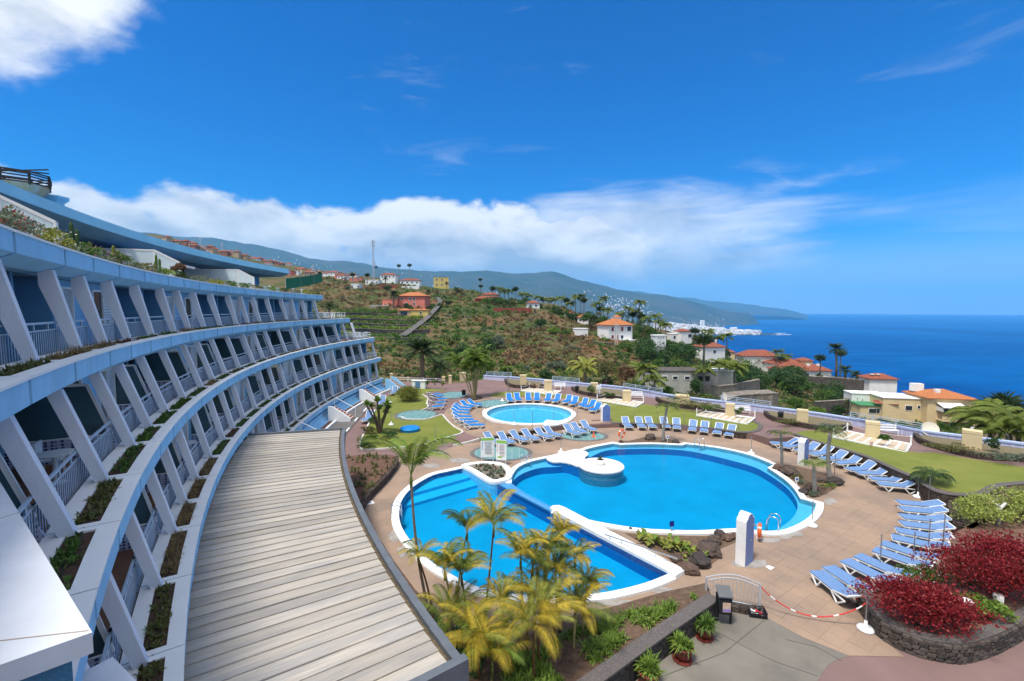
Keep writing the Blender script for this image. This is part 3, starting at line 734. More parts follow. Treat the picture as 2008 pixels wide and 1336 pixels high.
# ---- plank canopy
canopy = thing('plank_canopy', 'long curved canopy roof of weathered grey planks with a dark gutter', 'canopy', pol(207, 71.5, 0))
hq = canopy.location.copy()
def cobj(bm, name, mats, parent=None):
    bm.v = [(p[0]-hq.x, p[1]-hq.y, p[2]-hq.z) for p in bm.v]; return fix(bm.obj(name, mats, parent or canopy))
def plankmat():
    m = bpy.data.materials.new('weathered_plank'); m.use_nodes = True; N, L = m.node_tree.nodes, m.node_tree.links
    b = N['Principled BSDF']; b.inputs['Roughness'].default_value = .85; b.inputs['Specular IOR Level'].default_value = .15
    t = N.new('ShaderNodeTexCoord'); oi = N.new('ShaderNodeObjectInfo')
    uv = t.outputs['UV']
    ad = N.new('ShaderNodeVectorMath'); ad.operation = 'ADD'; L.new(uv, ad.inputs[0]); 
    cx = N.new('ShaderNodeCombineXYZ'); L.new(oi.outputs['Random'], cx.inputs[2]); 
    ml = N.new('ShaderNodeVectorMath'); ml.operation = 'SCALE'; L.new(cx.outputs[0], ml.inputs[0]); ml.inputs['Scale'].default_value = 40; L.new(ml.outputs[0], ad.inputs[1])
    def nz(s, st, d=6):
        mp = N.new('ShaderNodeMapping'); mp.inputs['Scale'].default_value = st; L.new(ad.outputs[0], mp.inputs[0])
        n = N.new('ShaderNodeTexNoise'); n.inputs['Scale'].default_value = s; n.inputs['Detail'].default_value = d; L.new(mp.outputs[0], n.inputs['Vector']); return n.outputs[0]
    grain = nz(1, (1.2, 22, 1)); blot = nz(1, (.5, 1.6, 1)); fine = nz(1, (5, 14, 1), 3)
    r1 = N.new('ShaderNodeValToRGB'); L.new(grain, r1.inputs[0]); e = r1.color_ramp.elements
    e[0].position = .3; e[0].color = (.33,.30,.265,1); e[1].position = .66; e[1].color = (.43,.395,.355,1)
    r2 = N.new('ShaderNodeValToRGB'); L.new(blot, r2.inputs[0]); e = r2.color_ramp.elements
    e[0].position = .40; e[0].color = (.88,.90,.93,1); e[1].position = .58; e[1].color = (1.08,1.06,1.02,1)
    mx = N.new('ShaderNodeMix'); mx.data_type = 'RGBA'; mx.blend_type = 'MULTIPLY'; mx.inputs[0].default_value = 1; L.new(r1.outputs[0], mx.inputs[6]); L.new(r2.outputs[0], mx.inputs[7])
    hv = N.new('ShaderNodeHueSaturation'); L.new(mx.outputs[2], hv.inputs['Color']); mr = N.new('ShaderNodeMapRange'); mr.inputs[3].default_value = .86; mr.inputs[4].default_value = 1.14
    L.new(oi.outputs['Random'], mr.inputs[0]); L.new(mr.outputs[0], hv.inputs['Value']); L.new(hv.outputs[0], b.inputs['Base Color'])
    bp = N.new('ShaderNodeBump'); bp.inputs['Strength'].default_value = .35; bp.inputs['Distance'].default_value = .02; L.new(grain, bp.inputs['Height']); L.new(bp.outputs[0], b.inputs['Normal'])
    return m
PLANK = plankmat(); CA0, CA1, NPL = 198.8, 216.1, 52
CR0, CR1, CZ = 69.15, 74.2, 3.5
for i in range(NPL):
    jit = random.uniform(-.03, .03)
    a0 = CA0+(CA1-CA0)*i/NPL; a1 = CA0+(CA1-CA0)*(i+1)/NPL; lap = .02
    V = []
    segs = 4; wz = [random.uniform(-.006, .006) for _ in range(segs+1)]
    for k in range(segs+1):
        sl = .10*k/segs
        for a, dz in ((a0-lap, 0.0), (a1-.02, .036)):
            ce = CR0+.36*(a-CA0)/(CA1-CA0); r = ce+(CR1-ce)*k/segs
            V.append(pol(a, r, CZ+sl+dz+wz[k])); V.append(pol(a, r, CZ+sl+dz-.035))
    Fc, UV = [], []
    for k in range(segs):
        p, q = 4*k, 4*k+4
        Fc += [(p, q, q+2, p+2), (p+2, q+2, q+3, p+3), (p, p+1, q+1, q), (p+1, p+3, q+3, q+1)]
    Fc += [(0, 2, 3, 1), (4*segs, 4*segs+1, 4*segs+3, 4*segs+2)]
    pb = B(); pb.add(V, Fc); o = cobj(pb, 'plank', PLANK)
    uvl = o.data.uv_layers.new(name='UVMap')
    for lp in o.data.loops:
        k = lp.vertex_index; uvl.data[lp.index].uv = ((k//4)/segs*5.0, (.6 if (k % 4) >= 2 else 0.0))
def cgut(prof, a0, a1, n=34):
    g = B()
    for i in range(n): e0, e1 = a0+(a1-a0)*i/n, a0+(a1-a0)*(i+1)/n; sh = .36*((e0+e1)/2-CA0)/(CA1-CA0); arcsolid(g, [(r+sh, z) for r, z in prof], e0, e1, 1)
    return g
GUT = M('gutter_metal', (.14,.155,.175), .55, .15, 2, .1, 20, metal=.2)
g = cgut([(68.86, 3.60), (68.82, 3.25), (69.05, 3.22), (69.05, 3.60)], CA0-.05, CA1+.1); cobj(g, 'gutter_fascia', GUT)
g = cgut([(69.05, 3.46), (69.05, 3.40), (69.3, 3.40), (69.3, 3.46)], CA0-.05, CA1); cobj(g, 'gutter_channel', M('gutter_debris', (.12,.09,.055), .95, .4, 8, .6, 30))
g = B(); arcsolid(g, [(69.15, 3.62), (69.15, 3.1), (74.0, 3.1), (74.0, 3.66)], CA1+.22, CA1+.05, 1); cobj(g, 'end_fascia', GUT)
g = B(); arcsolid(g, [(69.0, 3.63), (69.0, 3.2), (74.2, 3.2), (74.2, 3.70)], CA0-.02, CA0-.14, 1); cobj(g, 'end_fascia', GUT)
g = B(); arcsolid(g, [(69.2, 3.32), (69.2, 3.24), (73.9, 3.3), (73.9, 3.38)], CA0+.1, CA1, 30); cobj(g, 'soffit', M('soffit_paint', (.4,.45,.5), .8))
for i in range(9):
    a = CA0+.4+(CA1-CA0-.8)*i/8; b = B(); b.box(pol(a, 69.5, 1.62), (.16, .16, 3.24), R_(a)); cobj(b, 'support_post', METALB)
g = B(); arcsolid(g, [(70.2, 3.2), (70.2, 0), (70.25, 0), (70.25, 3.2)], CA0+.3, CA1-.3, 30); cobj(g, 'glazed_wall', GLASS)
# ================================================================== resort grounds: paving, lawns, pools, walls
def smooth(t): t = min(1, max(0, t)); return t*t*(3-2*t)
def zt(x, y): return .02 + .33*smooth((x+5)/5) + .5*smooth((44-y)/16)*smooth((x-14)/6)
def U(px, py, dz=0.0):
    z = .2
    for _ in range(5): p = G(px, py, z+dz); z = zt(p.x, p.y)
    return (p.x, p.y)
def UL(pts, dz=0.0): return [U(x, y, dz) for x, y in pts]
def stonemat(name, c1, c2, c3, scale, bump=1.0):
    m = bpy.data.materials.new(name); m.use_nodes = True; N, L = m.node_tree.nodes, m.node_tree.links
    b = N['Principled BSDF']; b.inputs['Roughness'].default_value = .92; b.inputs['Specular IOR Level'].default_value = .15
    g = N.new('ShaderNodeNewGeometry'); v = N.new('ShaderNodeTexVoronoi'); v.feature = 'DISTANCE_TO_EDGE'; v.inputs['Scale'].default_value = scale
    vc = N.new('ShaderNodeTexVoronoi'); vc.inputs['Scale'].default_value = scale
    n = N.new('ShaderNodeTexNoise'); n.inputs['Scale'].default_value = 14; n.inputs['Detail'].default_value = 6
    for k in (v, vc, n): L.new(g.outputs['Position'], k.inputs['Vector'])
    mx = N.new('ShaderNodeMix'); mx.data_type = 'RGBA'; sp = N.new('ShaderNodeSeparateColor'); L.new(vc.outputs['Color'], sp.inputs[0]); L.new(sp.outputs[0], mx.inputs[0])
    mx.inputs[6].default_value = (*c1, 1); mx.inputs[7].default_value = (*c2, 1)
    mn = N.new('ShaderNodeMix'); mn.data_type = 'RGBA'; mn.blend_type = 'MULTIPLY'; mn.inputs[0].default_value = .8; L.new(mx.outputs[2], mn.inputs[6])
    r = N.new('ShaderNodeValToRGB'); L.new(n.outputs[0], r.inputs[0]); r.color_ramp.elements[0].position = .3; r.color_ramp.elements[0].color = (.55,.55,.55,1); r.color_ramp.elements[1].position = .7; r.color_ramp.elements[1].color = (1.3,1.3,1.3,1)
    L.new(r.outputs[0], mn.inputs[7])
    e = N.new('ShaderNodeMapRange'); e.inputs[1].default_value = .0; e.inputs[2].default_value = .05; L.new(v.outputs[0], e.inputs[0])
    mm = N.new('ShaderNodeMix'); mm.data_type = 'RGBA'; L.new(e.outputs[0], mm.inputs[0]); mm.inputs[6].default_value = (*c3, 1); L.new(mn.outputs[2], mm.inputs[7]); L.new(mm.outputs[2], b.inputs['Base Color'])
    ad = N.new('ShaderNodeMath'); ad.operation = 'ADD'; L.new(e.outputs[0], ad.inputs[0]); L.new(n.outputs[0], ad.inputs[1])
    bp = N.new('ShaderNodeBump'); bp.inputs['Strength'].default_value = bump; bp.inputs['Distance'].default_value = .04; L.new(ad.outputs[0], bp.inputs['Height']); L.new(bp.outputs[0], b.inputs['Normal']); return m
LAVA = stonemat('lava_stone', (.060,.045,.038), (.10,.075,.062), (.025,.02,.018), 3.2)
LAVA_TOP = M('lava_coping', (.115,.10,.095), .9, .35, 22, .6, 50)
MAROON = M('maroon_paving', (.195,.125,.115), .85, .12, .5, .12, 60, detail=8)
def pavermat():
    m = bpy.data.materials.new('tan_washed_paver'); m.use_nodes = True; N, L = m.node_tree.nodes, m.node_tree.links
    b = N['Principled BSDF']; b.inputs['Roughness'].default_value = .85; b.inputs['Specular IOR Level'].default_value = .2
    g = N.new('ShaderNodeNewGeometry')
    mp = N.new('ShaderNodeMapping'); mp.inputs['Rotation'].default_value = (0, 0, PAVE_ROT*-1); L.new(g.outputs['Position'], mp.inputs[0])
    k = N.new('ShaderNodeTexBrick'); k.offset = 0; k.inputs['Scale'].default_value = 1; k.inputs['Brick Width'].default_value = .6; k.inputs['Row Height'].default_value = .6
    k.inputs['Mortar Size'].default_value = .006; k.inputs['Color1'].default_value = (.325,.233,.172,1); k.inputs['Color2'].default_value = (.31,.222,.163,1); k.inputs['Mortar'].default_value = (.265,.19,.142,1)
    L.new(mp.outputs[0], k.inputs['Vector'])
    def nz(s, d=6, r=.6):
        n = N.new('ShaderNodeTexNoise'); n.inputs['Scale'].default_value = s; n.inputs['Detail'].default_value = d; n.inputs['Roughness'].default_value = r; L.new(g.outputs['Position'], n.inputs['Vector']); return n.outputs[0]
    def rp(f, a, ca, c, cc):
        r = N.new('ShaderNodeValToRGB'); L.new(f, r.inputs[0]); e = r.color_ramp.elements; e[0].position = a; e[0].color = (*ca, 1); e[1].position = c; e[1].color = (*cc, 1); return r.outputs[0]
    def mul(a, c):
        x = N.new('ShaderNodeMix'); x.data_type = 'RGBA'; x.blend_type = 'MULTIPLY'; x.inputs[0].default_value = 1; L.new(a, x.inputs[6]); L.new(c, x.inputs[7]); return x.outputs[2]
    c = mul(k.outputs[0], rp(nz(55, 3), .3, (.78,.78,.78), .7, (1.22,1.22,1.22)))
    c = mul(c, rp(nz(.33, 7), .34, (.74,.78,.82), .60, (1.06,1.03,1.0)))
    L.new(c, b.inputs['Base Color'])
    bp = N.new('ShaderNodeBump'); bp.inputs['Strength'].default_value = .3; bp.inputs['Distance'].default_value = .01; L.new(nz(60, 3), bp.inputs['Height']); L.new(bp.outputs[0], b.inputs['Normal']); return m
PAVE_ROT = R_(35)
TAN = pavermat()
ASPH = M('worn_asphalt', (.135,.125,.118), .9, .2, .7, .2, 60, detail=9)
CONC = M('grey_concrete', (.175,.158,.135), .88, .22, .55, .15, 50, detail=10)
LAWN = M('lawn_turf', (.19,.20,.042), .95, .2, .55, .6, 70, col2=(.13,.16,.022), detail=12)
POOLW = M('pool_coping_paint', (.80,.80,.80), .6, .08, 2.5, .15, 40)
def pooltile(name, col, s=.12):
    m = tilemat(name, col, tuple(c*1.12 for c in col), s, tuple(c*.85 for c in col), .05, .3); return m
POOLB = M('pool_plaster_azure', (.010,.375,.62), .5, .10, .5)
LEDGE = pooltile('pool_ledge_tile', (.42,.62,.82))
KIDB = M('kids_pool_plaster', (.40,.70,.85), .5, .04, 1)
def watermat():
    m = bpy.data.materials.new('pool_water'); m.use_nodes = True; N, L = m.node_tree.nodes, m.node_tree.links; N.remove(N['Principled BSDF'])
    o = N['Material Output']; tr = N.new('ShaderNodeBsdfTransparent'); tr.inputs[0].default_value = (.42,.87,.98,1)
    gl = N.new('ShaderNodeBsdfGlossy'); gl.inputs['Roughness'].default_value = .02; fr = N.new('ShaderNodeFresnel'); fr.inputs[0].default_value = 1.33
    g = N.new('ShaderNodeNewGeometry'); n = N.new('ShaderNodeTexNoise'); n.inputs['Scale'].default_value = 3.2; n.inputs['Detail'].default_value = 3; L.new(g.outputs['Position'], n.inputs['Vector'])
    bp = N.new('ShaderNodeBump'); bp.inputs['Strength'].default_value = .35; bp.inputs['Distance'].default_value = .06; L.new(n.outputs[0], bp.inputs['Height'])
    L.new(bp.outputs[0], gl.inputs['Normal']); L.new(bp.outputs[0], fr.inputs['Normal'])
    mx = N.new('ShaderNodeMixShader'); L.new(fr.outputs[0], mx.inputs[0]); L.new(tr.outputs[0], mx.inputs[1]); L.new(gl.outputs[0], mx.inputs[2]); L.new(mx.outputs[0], o.inputs[0]); return m
WATER = watermat(); WALLB = M('pool_wall_mosaic', (.012,.17,.46), .4, .15, 9)

# ---- outlines
def dedupe(P, e=.02):
    out = []
    for p in P:
        if not out or math.hypot(p[0]-out[-1][0], p[1]-out[-1][1]) > e: out.append(p)
    return out
ZC = .10
A_curve = pl([(913,917),(880,924),(848,932),(812,953),(790,977),(783,1001),(785,1026),(800,1054),(828,1085),(860,1111),(912,1140),(956,1156),(1010,1165),(1076,1168),(1160,1164),(1205,1158),(1265,1143),(1311,1125)], ZC)
poolA = dedupe(spline(A_curve, 4, False)); 
poolB = dedupe(spline(pl([(1003,947),(1006,930),(1018,915),(1045,904),(1078,897),(1110,891),(1140,884),(1163,877),(1203,869.5)], ZC), 3, False)
  + spline(pl([(1217,872),(1280,870.5),(1339,873)], ZC), 3, False) + spline(pl([(1346,870.5),(1386,875),(1424,881),(1473,893),(1517,911)], ZC), 3, False)
  + spline(pl([(1505,917),(1536,938),(1556,957),(1569,977)], ZC), 3, False) + spline(pl([(1600,986),(1597,1001),(1578,1020),(1540,1037.5),(1500,1041),(1445,1036),(1373,1040),(1315,1039),(1258,1036),(1200,1028),(1150,1018),(1112,1007),(1086,1000)], ZC), 3, False)
  + pl([(1060,988),(1020,967)], ZC))
deepB = dedupe(spline(pl([(1005,947),(1009,932),(1022,922),(1042,914),(1064,909),(1098,907),(1135,899),(1166,885),(1187,877),(1219,874),(1280,873),(1339,876),(1386,884),(1436,896),(1473,906),(1498,917),(1534,940),(1553,958),(1564,978),(1561,996),(1546,1013),(1522,1028),(1498,1037),(1445,1033),(1373,1037),(1315,1036.5),(1258,1033.5),(1202,1025),(1152,1015),(1114,1005),(1087,996),(1045,974)], ZC), 3, True))
KC, KR = Vector((1.74, 45.9)), 4.74
kz = zt(KC.x, KC.y)
def circ(c, r, n=48): return [(c[0]+r*math.cos(2*PI*k/n), c[1]+r*math.sin(2*PI*k/n)) for k in range(n)]
copA = offset(poolA, .40) ; copB = offset(poolB, .36)
deck_main = pl([(781,896),(862,886),(889,876),(941,864),(1023,851),(1110,838),(1162,836),(1224,834),(1319,837.5),(1399,845),(1448,852),(1474,856),(1508,864),(1552,864),(1605,877),(1646,890),(1699,907),(1751,933),(1788,948),(1809,965),(1825,985),(1856,993),(1888,1030),(1868,1040),(1862,1090),(1838,1130),(1700,1175),(1684,1200),(1713,1239),(1773,1288),(1666,1286),(1575,1250),(1503,1211),(1470,1190),(1392,1166),(1300,1178),(1190,1203),(1050,1228),(950,1238),(870,1215),(815,1160),(770,1100),(735,1050),(712,1010),(716,985),(740,945)])
# ---- the plateau everything stands on
WALL_PX = [(768,747),(869,751),(905,752),(948,744),(990,747),(1050,752),(1100,757),(1150,762),(1219,769),(1299,783),(1335,789),(1411,798),(1460,804),(1511,811),(1600,823),(1668,834),(1735,846),(1806,860),(1893,872),(2008,888),(2120,905)]
wall_line = UL(WALL_PX)
right = [(60, 36), (60, -6)]
bl = [(pol(a, 76).x, pol(a, 76).y) for a in np.arange(222, 168, -3)]
plateau = wall_line + right + [(2, -6)] + bl
sheet('paved_ground', plateau, -.012, MAROON, 0, (offset(poolA, .2), offset(poolB, .2), circ(KC, KR-.3)), 3.2)['kind'] = 'structure'
dk = sheet('pool_deck', deck_main, 0.0, TAN, 0, (offset(poolA, .2), offset(poolB, .2))); tag(dk, kind='structure')
# pavers near the camera, one by one
pv = B(); pv.box((0, 0, 0), (.596, .596, .012)); pvm = pv.mesh('paver', TAN)
co_, si_ = math.cos(PAVE_ROT), math.sin(PAVE_ROT); cand = []
copAo, copBo = offset(poolA, .45), offset(poolB, .45)
for i in range(-80, 120):
    for j in range(-80, 120):
        u, v = (i+.5)*.6, (j+.5)*.6; x, y = u*co_-v*si_, u*si_+v*co_
        if 8 < y < 26 and -12 < x < 26: cand.append((x, y))
cand = np.array(cand); h = .31
ok = np.ones(len(cand), bool)
for dx_, dy_ in ((-h,-h),(h,-h),(h,h),(-h,h)):
    q = cand + np.array([dx_*co_-dy_*si_, dx_*si_+dy_*co_]); ok &= inpoly(q, deck_main) & ~inpoly(q, copAo) & ~inpoly(q, copBo)
cand = cand[ok]; vis = []
for x, y in cand:
    d = y*math.cos(PITCH)+CAMZ*math.sin(PITCH); px = CXP+FPX*x/d
    if 700 < px < 2008: vis.append((x, y))
vis.sort(key=lambda p: p[0]**2+p[1]**2)
for x, y in vis[:300]:
    link('paver', pvm, dk, (x, y, .0005+random.uniform(-.0035, .0025)), (random.uniform(-.003,.003), random.uniform(-.003,.003), PAVE_ROT))
PATCHM = M('grey_repair_screed', (.30,.275,.25), .9, .2, 2.5, .2, 40); rpt = random.Random(8)
for px, py, w, h in ((1512,1060,26,7), (1558,1048,20,6), (774,1050,12,14), (790,1082,14,12), (1470,1106,46,12), (905,903,26,5), (845,914,22,6), (1036,903,14,5), (1628,984,14,7), (1540,1055,14,5), (1210,1183,40,6), (1300,1158,30,7)):
    P = pl([(px+w*math.cos(t)*rpt.uniform(.6,1.15), py+h*math.sin(t)*rpt.uniform(.6,1.15)) for t in np.linspace(0, 2*PI, 11)[:-1]]); tag(sheet('paving_patch', P, .0125+rpt.uniform(0,.002), PATCHM), kind='structure')
# upper garden level
upper = UL([(889,874),(941,861),(1023,848),(1110,835),(1162,833),(1224,831),(1319,834.5),(1399,842),(1448,849),(1474,850),(1508,860),(1552,857),(1605,870),(1646,881),(1699,898),(1751,922),(1788,938),(1809,952),(1840,965),(1888,974),(1930,972),(1960,958),(2040,950)]) + [(52, 24), (58, 36)] + wall_line[::-1] + UL([(752,757),(725,800),(700,850),(712,885),(800,884)])
sheet('garden_paving', upper, zt, MAROON, 1.5, (circ(KC, KR-.3),), .95)['kind'] = 'structure'
def USH(name, pts, dz, mat, grid=1.2, n=3, closed=True, holes=()):
    P = dedupe(spline(UL(pts), n, True)) if n else UL(pts)
    o = sheet(name, P, lambda x, y: zt(x, y)+dz, mat, grid, holes); return tag(o, kind='structure')
# asphalt drive along the building with its painted dashes
dr = [(pol(a, 72.2).x, pol(a, 72.2).y) for a in np.arange(203, 170, -3)] + UL([(792,747),(776,758),(745,779),(715,810),(690,838),(668,866),(655,890)])
sheet('asphalt_drive', dr, .045, ASPH, 0)['kind'] = 'structure'
for px, py in ((698.5,823),(682,843),(716,804),(731,789),(745,776)):
    a, b = Vector((*U(px+3, py-3.5), .054)), Vector((*U(px-3, py+3.5), .054)); q = B(); q.bar(a, b, .14, .006); tag(q.obj('lane_dash', CAPW), kind='structure')
lawn1 = [(712,883),(774,879),(840,871),(880,858),(905,849),(890,838),(876,824),(867,814),(852,819),(834,824),(800,824),(786,818),(786,810),(806,805),(826,805),(838,800),(836,790),(838,782),(828,775),(846,768),(874,767),(850,763),(800,762),(776,768),(752,785),(735,810),(722,840),(710,868)]
USH('lawn', lawn1, .022, LAWN)
USH('lawn', [(958,777),(985,769),(1040,769),(1100,774),(1150,781),(1197,786),(1279,795),(1361,806),(1424,817),(1480,827),(1491,836),(1484,844),(1448,846),(1399,839),(1319,831.5),(1224,828.5),(1200,827),(1196,812),(1170,796),(1130,784),(1070,777),(1000,778)], .022, LAWN)
USH('lawn', [(1560,852),(1582,845),(1612,847),(1641,855),(1700,868),(1788,887),(1830,888),(1893,899),(2008,917),(2060,930),(2040,945),(1990,948),(1930,966),(1888,969),(1845,960),(1809,948),(1762,921),(1683,888),(1605,866)], .022, LAWN)
# kids' terrace
ktan = [(870,815),(878,827),(892,838),(912,849),(945,858),(1023,847),(1110,834),(1162,832),(1194,826),(1192,812),(1168,797),(1130,785),(1070,779),(1000,780),(955,778),(930,785),(905,792),(880,800)]
USH('kids_deck', ktan, .012, TAN, 1.2, 3, holes=(circ(KC, KR-.3),))
# white kerbs
KERB = M('white_kerb', (.62,.60,.56), .8, .12, 3, .2, 40)
def kerb(pts, closed=False, w=.14, h=.10):
    P = dedupe(spline(UL(pts), 3, closed)); tag(ring_wall('kerb', P, lambda x, y: zt(x, y)-.1, lambda x, y: zt(x, y)+h, w, KERB, None, closed), kind='structure')
kerb([(712,884),(774,880),(840,872),(880,859),(909,849),(892,838),(877,824),(868,813)], False)
kerb([(868,813),(852,818),(834,823),(800,823),(788,818)], False); kerb([(828,775),(838,782),(836,790),(838,800),(826,805)], False)
kerb([(889,875),(915,869.5),(941,862)], False); kerb([(712,884),(708,870),(722,838),(735,808),(752,783)], False)
# green mosaic roundels
GTILE = tilemat('sea_green_tile', (.10,.235,.225), (.14,.29,.27), .55, (.30,.38,.36), .05, .45)
def roundel(cx, cy, rx, ry, fz, up=True):
    c = Vector(U(cx, cy) if up else G2(cx, cy)); e = Vector(U(cx+rx, cy) if up else G2(cx+rx, cy)); f = Vector(U(cx, cy-ry) if up else G2(cx, cy-ry))
    a, b = (e-c).length, (f-c).length; P = [(c.x+a*math.cos(t), c.y+b*math.sin(t)) for t in np.linspace(0, 2*PI, 41)[:-1]]
    Q = [(c.x+(a+.35)*math.cos(t), c.y+(b+.35)*math.sin(t)) for t in np.linspace(0, 2*PI, 41)[:-1]]
    f_ = (lambda x, y: zt(x, y)+fz) if up else (lambda x, y: fz)
    g_ = (lambda x, y: zt(x, y)+fz-.004) if up else (lambda x, y: fz-.004)
    tag(sheet('tile_border', Q, g_, ASPH, 1.0), kind='structure'); tag(sheet('tile_roundel', P, f_, GTILE, 1.0), kind='structure')
roundel(817, 814, 37, 8.5, .034); roundel(889, 775, 25, 6, .03); roundel(963, 791.5, 30, 6.5, .03); roundel(983, 888, 53, 13, .014, False); roundel(1143, 855, 42, 8, .014, False)
# concrete yard in the foreground
conc = pl([(1392,1166),(1470,1190),(1503,1211),(1575,1250),(1666,1286),(1640,1294),(1622,1306),(1600,1340),(1560,1420),(1200,1420),(1150,1340)])
sheet('concrete_yard', conc, -.004, CONC, 0)['kind'] = 'structure'
for jl in (((1399,1236),(1478,1277),(1518,1297),(1604,1326)), ((1540,1254),(1600,1268),(1650,1296)), ((1290,1330),(1420,1280),(1503,1213))):
    for a, c in zip(jl, jl[1:]): q = B(); q.bar(G(*a, .0), G(*c, .0), .022, .006); tag(q.obj('concrete_joint', M('joint_dirt', (.10,.09,.08), .95)), kind='structure')
hatch = B(); a = [G(*p, .006) for p in ((1500,1111),(1507,1108.5),(1519,1113),(1511,1118))]; hatch.add(a, ((0,1,2,3),)); tag(hatch.obj('drain_cover', CAPW), 'small white square drain cover in the paving by the shower wall', 'drain cover')
for px, py, t in ((725, 986, 'left'),):
    b = B(); c = G(px, py, .005); b.box(c, (.45, .45, .006), PAVE_ROT); o = b.obj('deck_marker', CAPW); tag(o, 'white square marker tile with a dark number set in the paving left of the pool', 'marker tile')
    b = B(); b.box((c.x, c.y, .0095), (.16, .05, .002), .4); b.box((c.x+.05, c.y+.04, .0095), (.05, .12, .002), .4); b.obj('marker_digit', GLASS, o)

# ---- pools
def tub(name, outline, zfloor, zrim, mat, parent):
    P = outline; n = len(P); a = sum(P[i][0]*P[(i+1) % n][1]-P[(i+1) % n][0]*P[i][1] for i in range(n))
    if a < 0: P = P[::-1]
    V = [(x, y, zfloor) for x, y in P]+[(x, y, zrim) for x, y in P]; Fc = [(n+i, n+(i+1) % n, (i+1) % n, i) for i in range(n)]
    link(name+'_wall', mesh_from(name, V, Fc, WALLB if mat is POOLB else mat), parent)
    link(name+'_floor', sheet_mesh(name, P, zfloor, mat), parent)
pA = thing('swimming_pool', 'half-moon swimming pool with straight back wall in front of the palms', 'pool')
tub('basin', poolA, -.62, ZC-.02, POOLB, pA)

def coping_ring(P, w, z0, z1, mat, parent, closed=True, name='coping'):
    n = len(P); Q = offset(P, w, closed) 
    V, Fc = [], []
    for (x, y), (a, b) in zip(P, Q): V += [(x, y, z0), (a, b, z0), (a, b, z1), (x, y, z1)]
    for i in range(n if closed else n-1):
        p, q = 4*i, 4*((i+1) % n)
        for k in range(4): Fc.append((p+k, q+k, q+(k+1) % 4, p+(k+1) % 4))
    if not closed: Fc += [(0,1,2,3), (4*n-4,4*n-3,4*n-2,4*n-1)]
    me = mesh_from(name, V, Fc, mat); bm = bmesh.new(); bm.from_mesh(me); bmesh.ops.recalc_face_normals(bm, faces=bm.faces); bm.to_mesh(me); bm.free()
    return link(name, me, parent)
# the curved coping of A is an open strip: from the island round to the right corner
ar = sum(poolA[i][0]*poolA[(i+1) % len(poolA)][1]-poolA[(i+1) % len(poolA)][0]*poolA[i][1] for i in range(len(poolA)))
sgn = 1 if ar > 0 else -1
coping_ring(poolA, .40*sgn, -.3, ZC, POOLW, pA, False)
wA = sheet('water', poolA, .045, WATER, 0, parent=pA)
stp = pl([(913,917),(880,924),(848,932),(812,953),(800,966),(930,930)], -.1)
stb = B(); stb.prism(dedupe(stp), -.7, -.24); stb.obj('pool_step', M('pool_step_paint', (.06,.52,.82), .5, .04), pA)
stp = pl([(913,917),(880,924),(848,932),(812,953),(796,972),(792,982),(948,938)], -.1)
stb = B(); stb.prism(dedupe(stp), -.7, -.44); stb.obj('pool_step', M('pool_step_paint2', (.04,.50,.80), .5, .04), pA)
bandA = offset(poolA, -.012); coping_ring([p for p in bandA], -.004*sgn, -.12, .03, M('mosaic_band', (.02,.06,.25), .3, .5, 30), pA, True, 'mosaic_band')
# straight divider wall between the pools
P1, P2 = Vector(G2(1311, 1125, ZC)), Vector(G2(1083, 1003, ZC)); P3 = Vector(G2(975, 947, ZC))
dv = (P2-P1).normalized(); nv = Vector((dv.y, -dv.x)); nv = nv if nv.x > 0 else -nv
dwb = B(); w_ = .62
cr = Vector(G2(1344, 1122, ZC))
poly = [tuple(P1-dv*.35), tuple(cr), tuple(P2+nv*.75-dv*.1), tuple(P2+nv*.68+dv*.2), tuple(P2+nv*.4+dv*.38), tuple(P2+nv*.1+dv*.3), tuple(P2)]
dwb.prism(poly, -1.25, ZC+.10); dwb.obj('divider_wall', POOLW, pA)
wr = B(); wr.prism([tuple(P2+dv*.05), tuple(P2+nv*.42+dv*.05), tuple(P2.lerp(P3,.55)+nv*.46), tuple(P3+nv*.8), tuple(P3)], -1.25, .055); wr.obj('weir', pooltile('weir_tile', (.06,.26,.52)), pA)
pB = thing('swimming_pool', 'large rounded swimming pool with tiled ledges and a white round platform', 'pool')
tub('basin', deepB, -.68, -.20, POOLB, pB)
link('ledge', sheet_mesh('ledge', poolB, -.20, LEDGE, 0, (deepB,)), pB)
n = len(poolB); ccw = sum(poolB[i][0]*poolB[(i+1) % n][1]-poolB[(i+1) % n][0]*poolB[i][1] for i in range(n)) > 0
Pb = poolB if ccw else poolB[::-1]
V = [(x, y, -.32) for x, y in Pb]+[(x, y, ZC-.02) for x, y in Pb]; link('basin_rim', mesh_from('rim', V, [(n+i, n+(i+1) % n, (i+1) % n, i) for i in range(n)], LEDGE), pB)
opn = poolB[:-2]; s2 = 1 if ccw else -1
coping_ring(opn, .36*s2, -.25, ZC, POOLW, pB, False)
sheet('water', poolB, .045, WATER, 0, parent=pB)
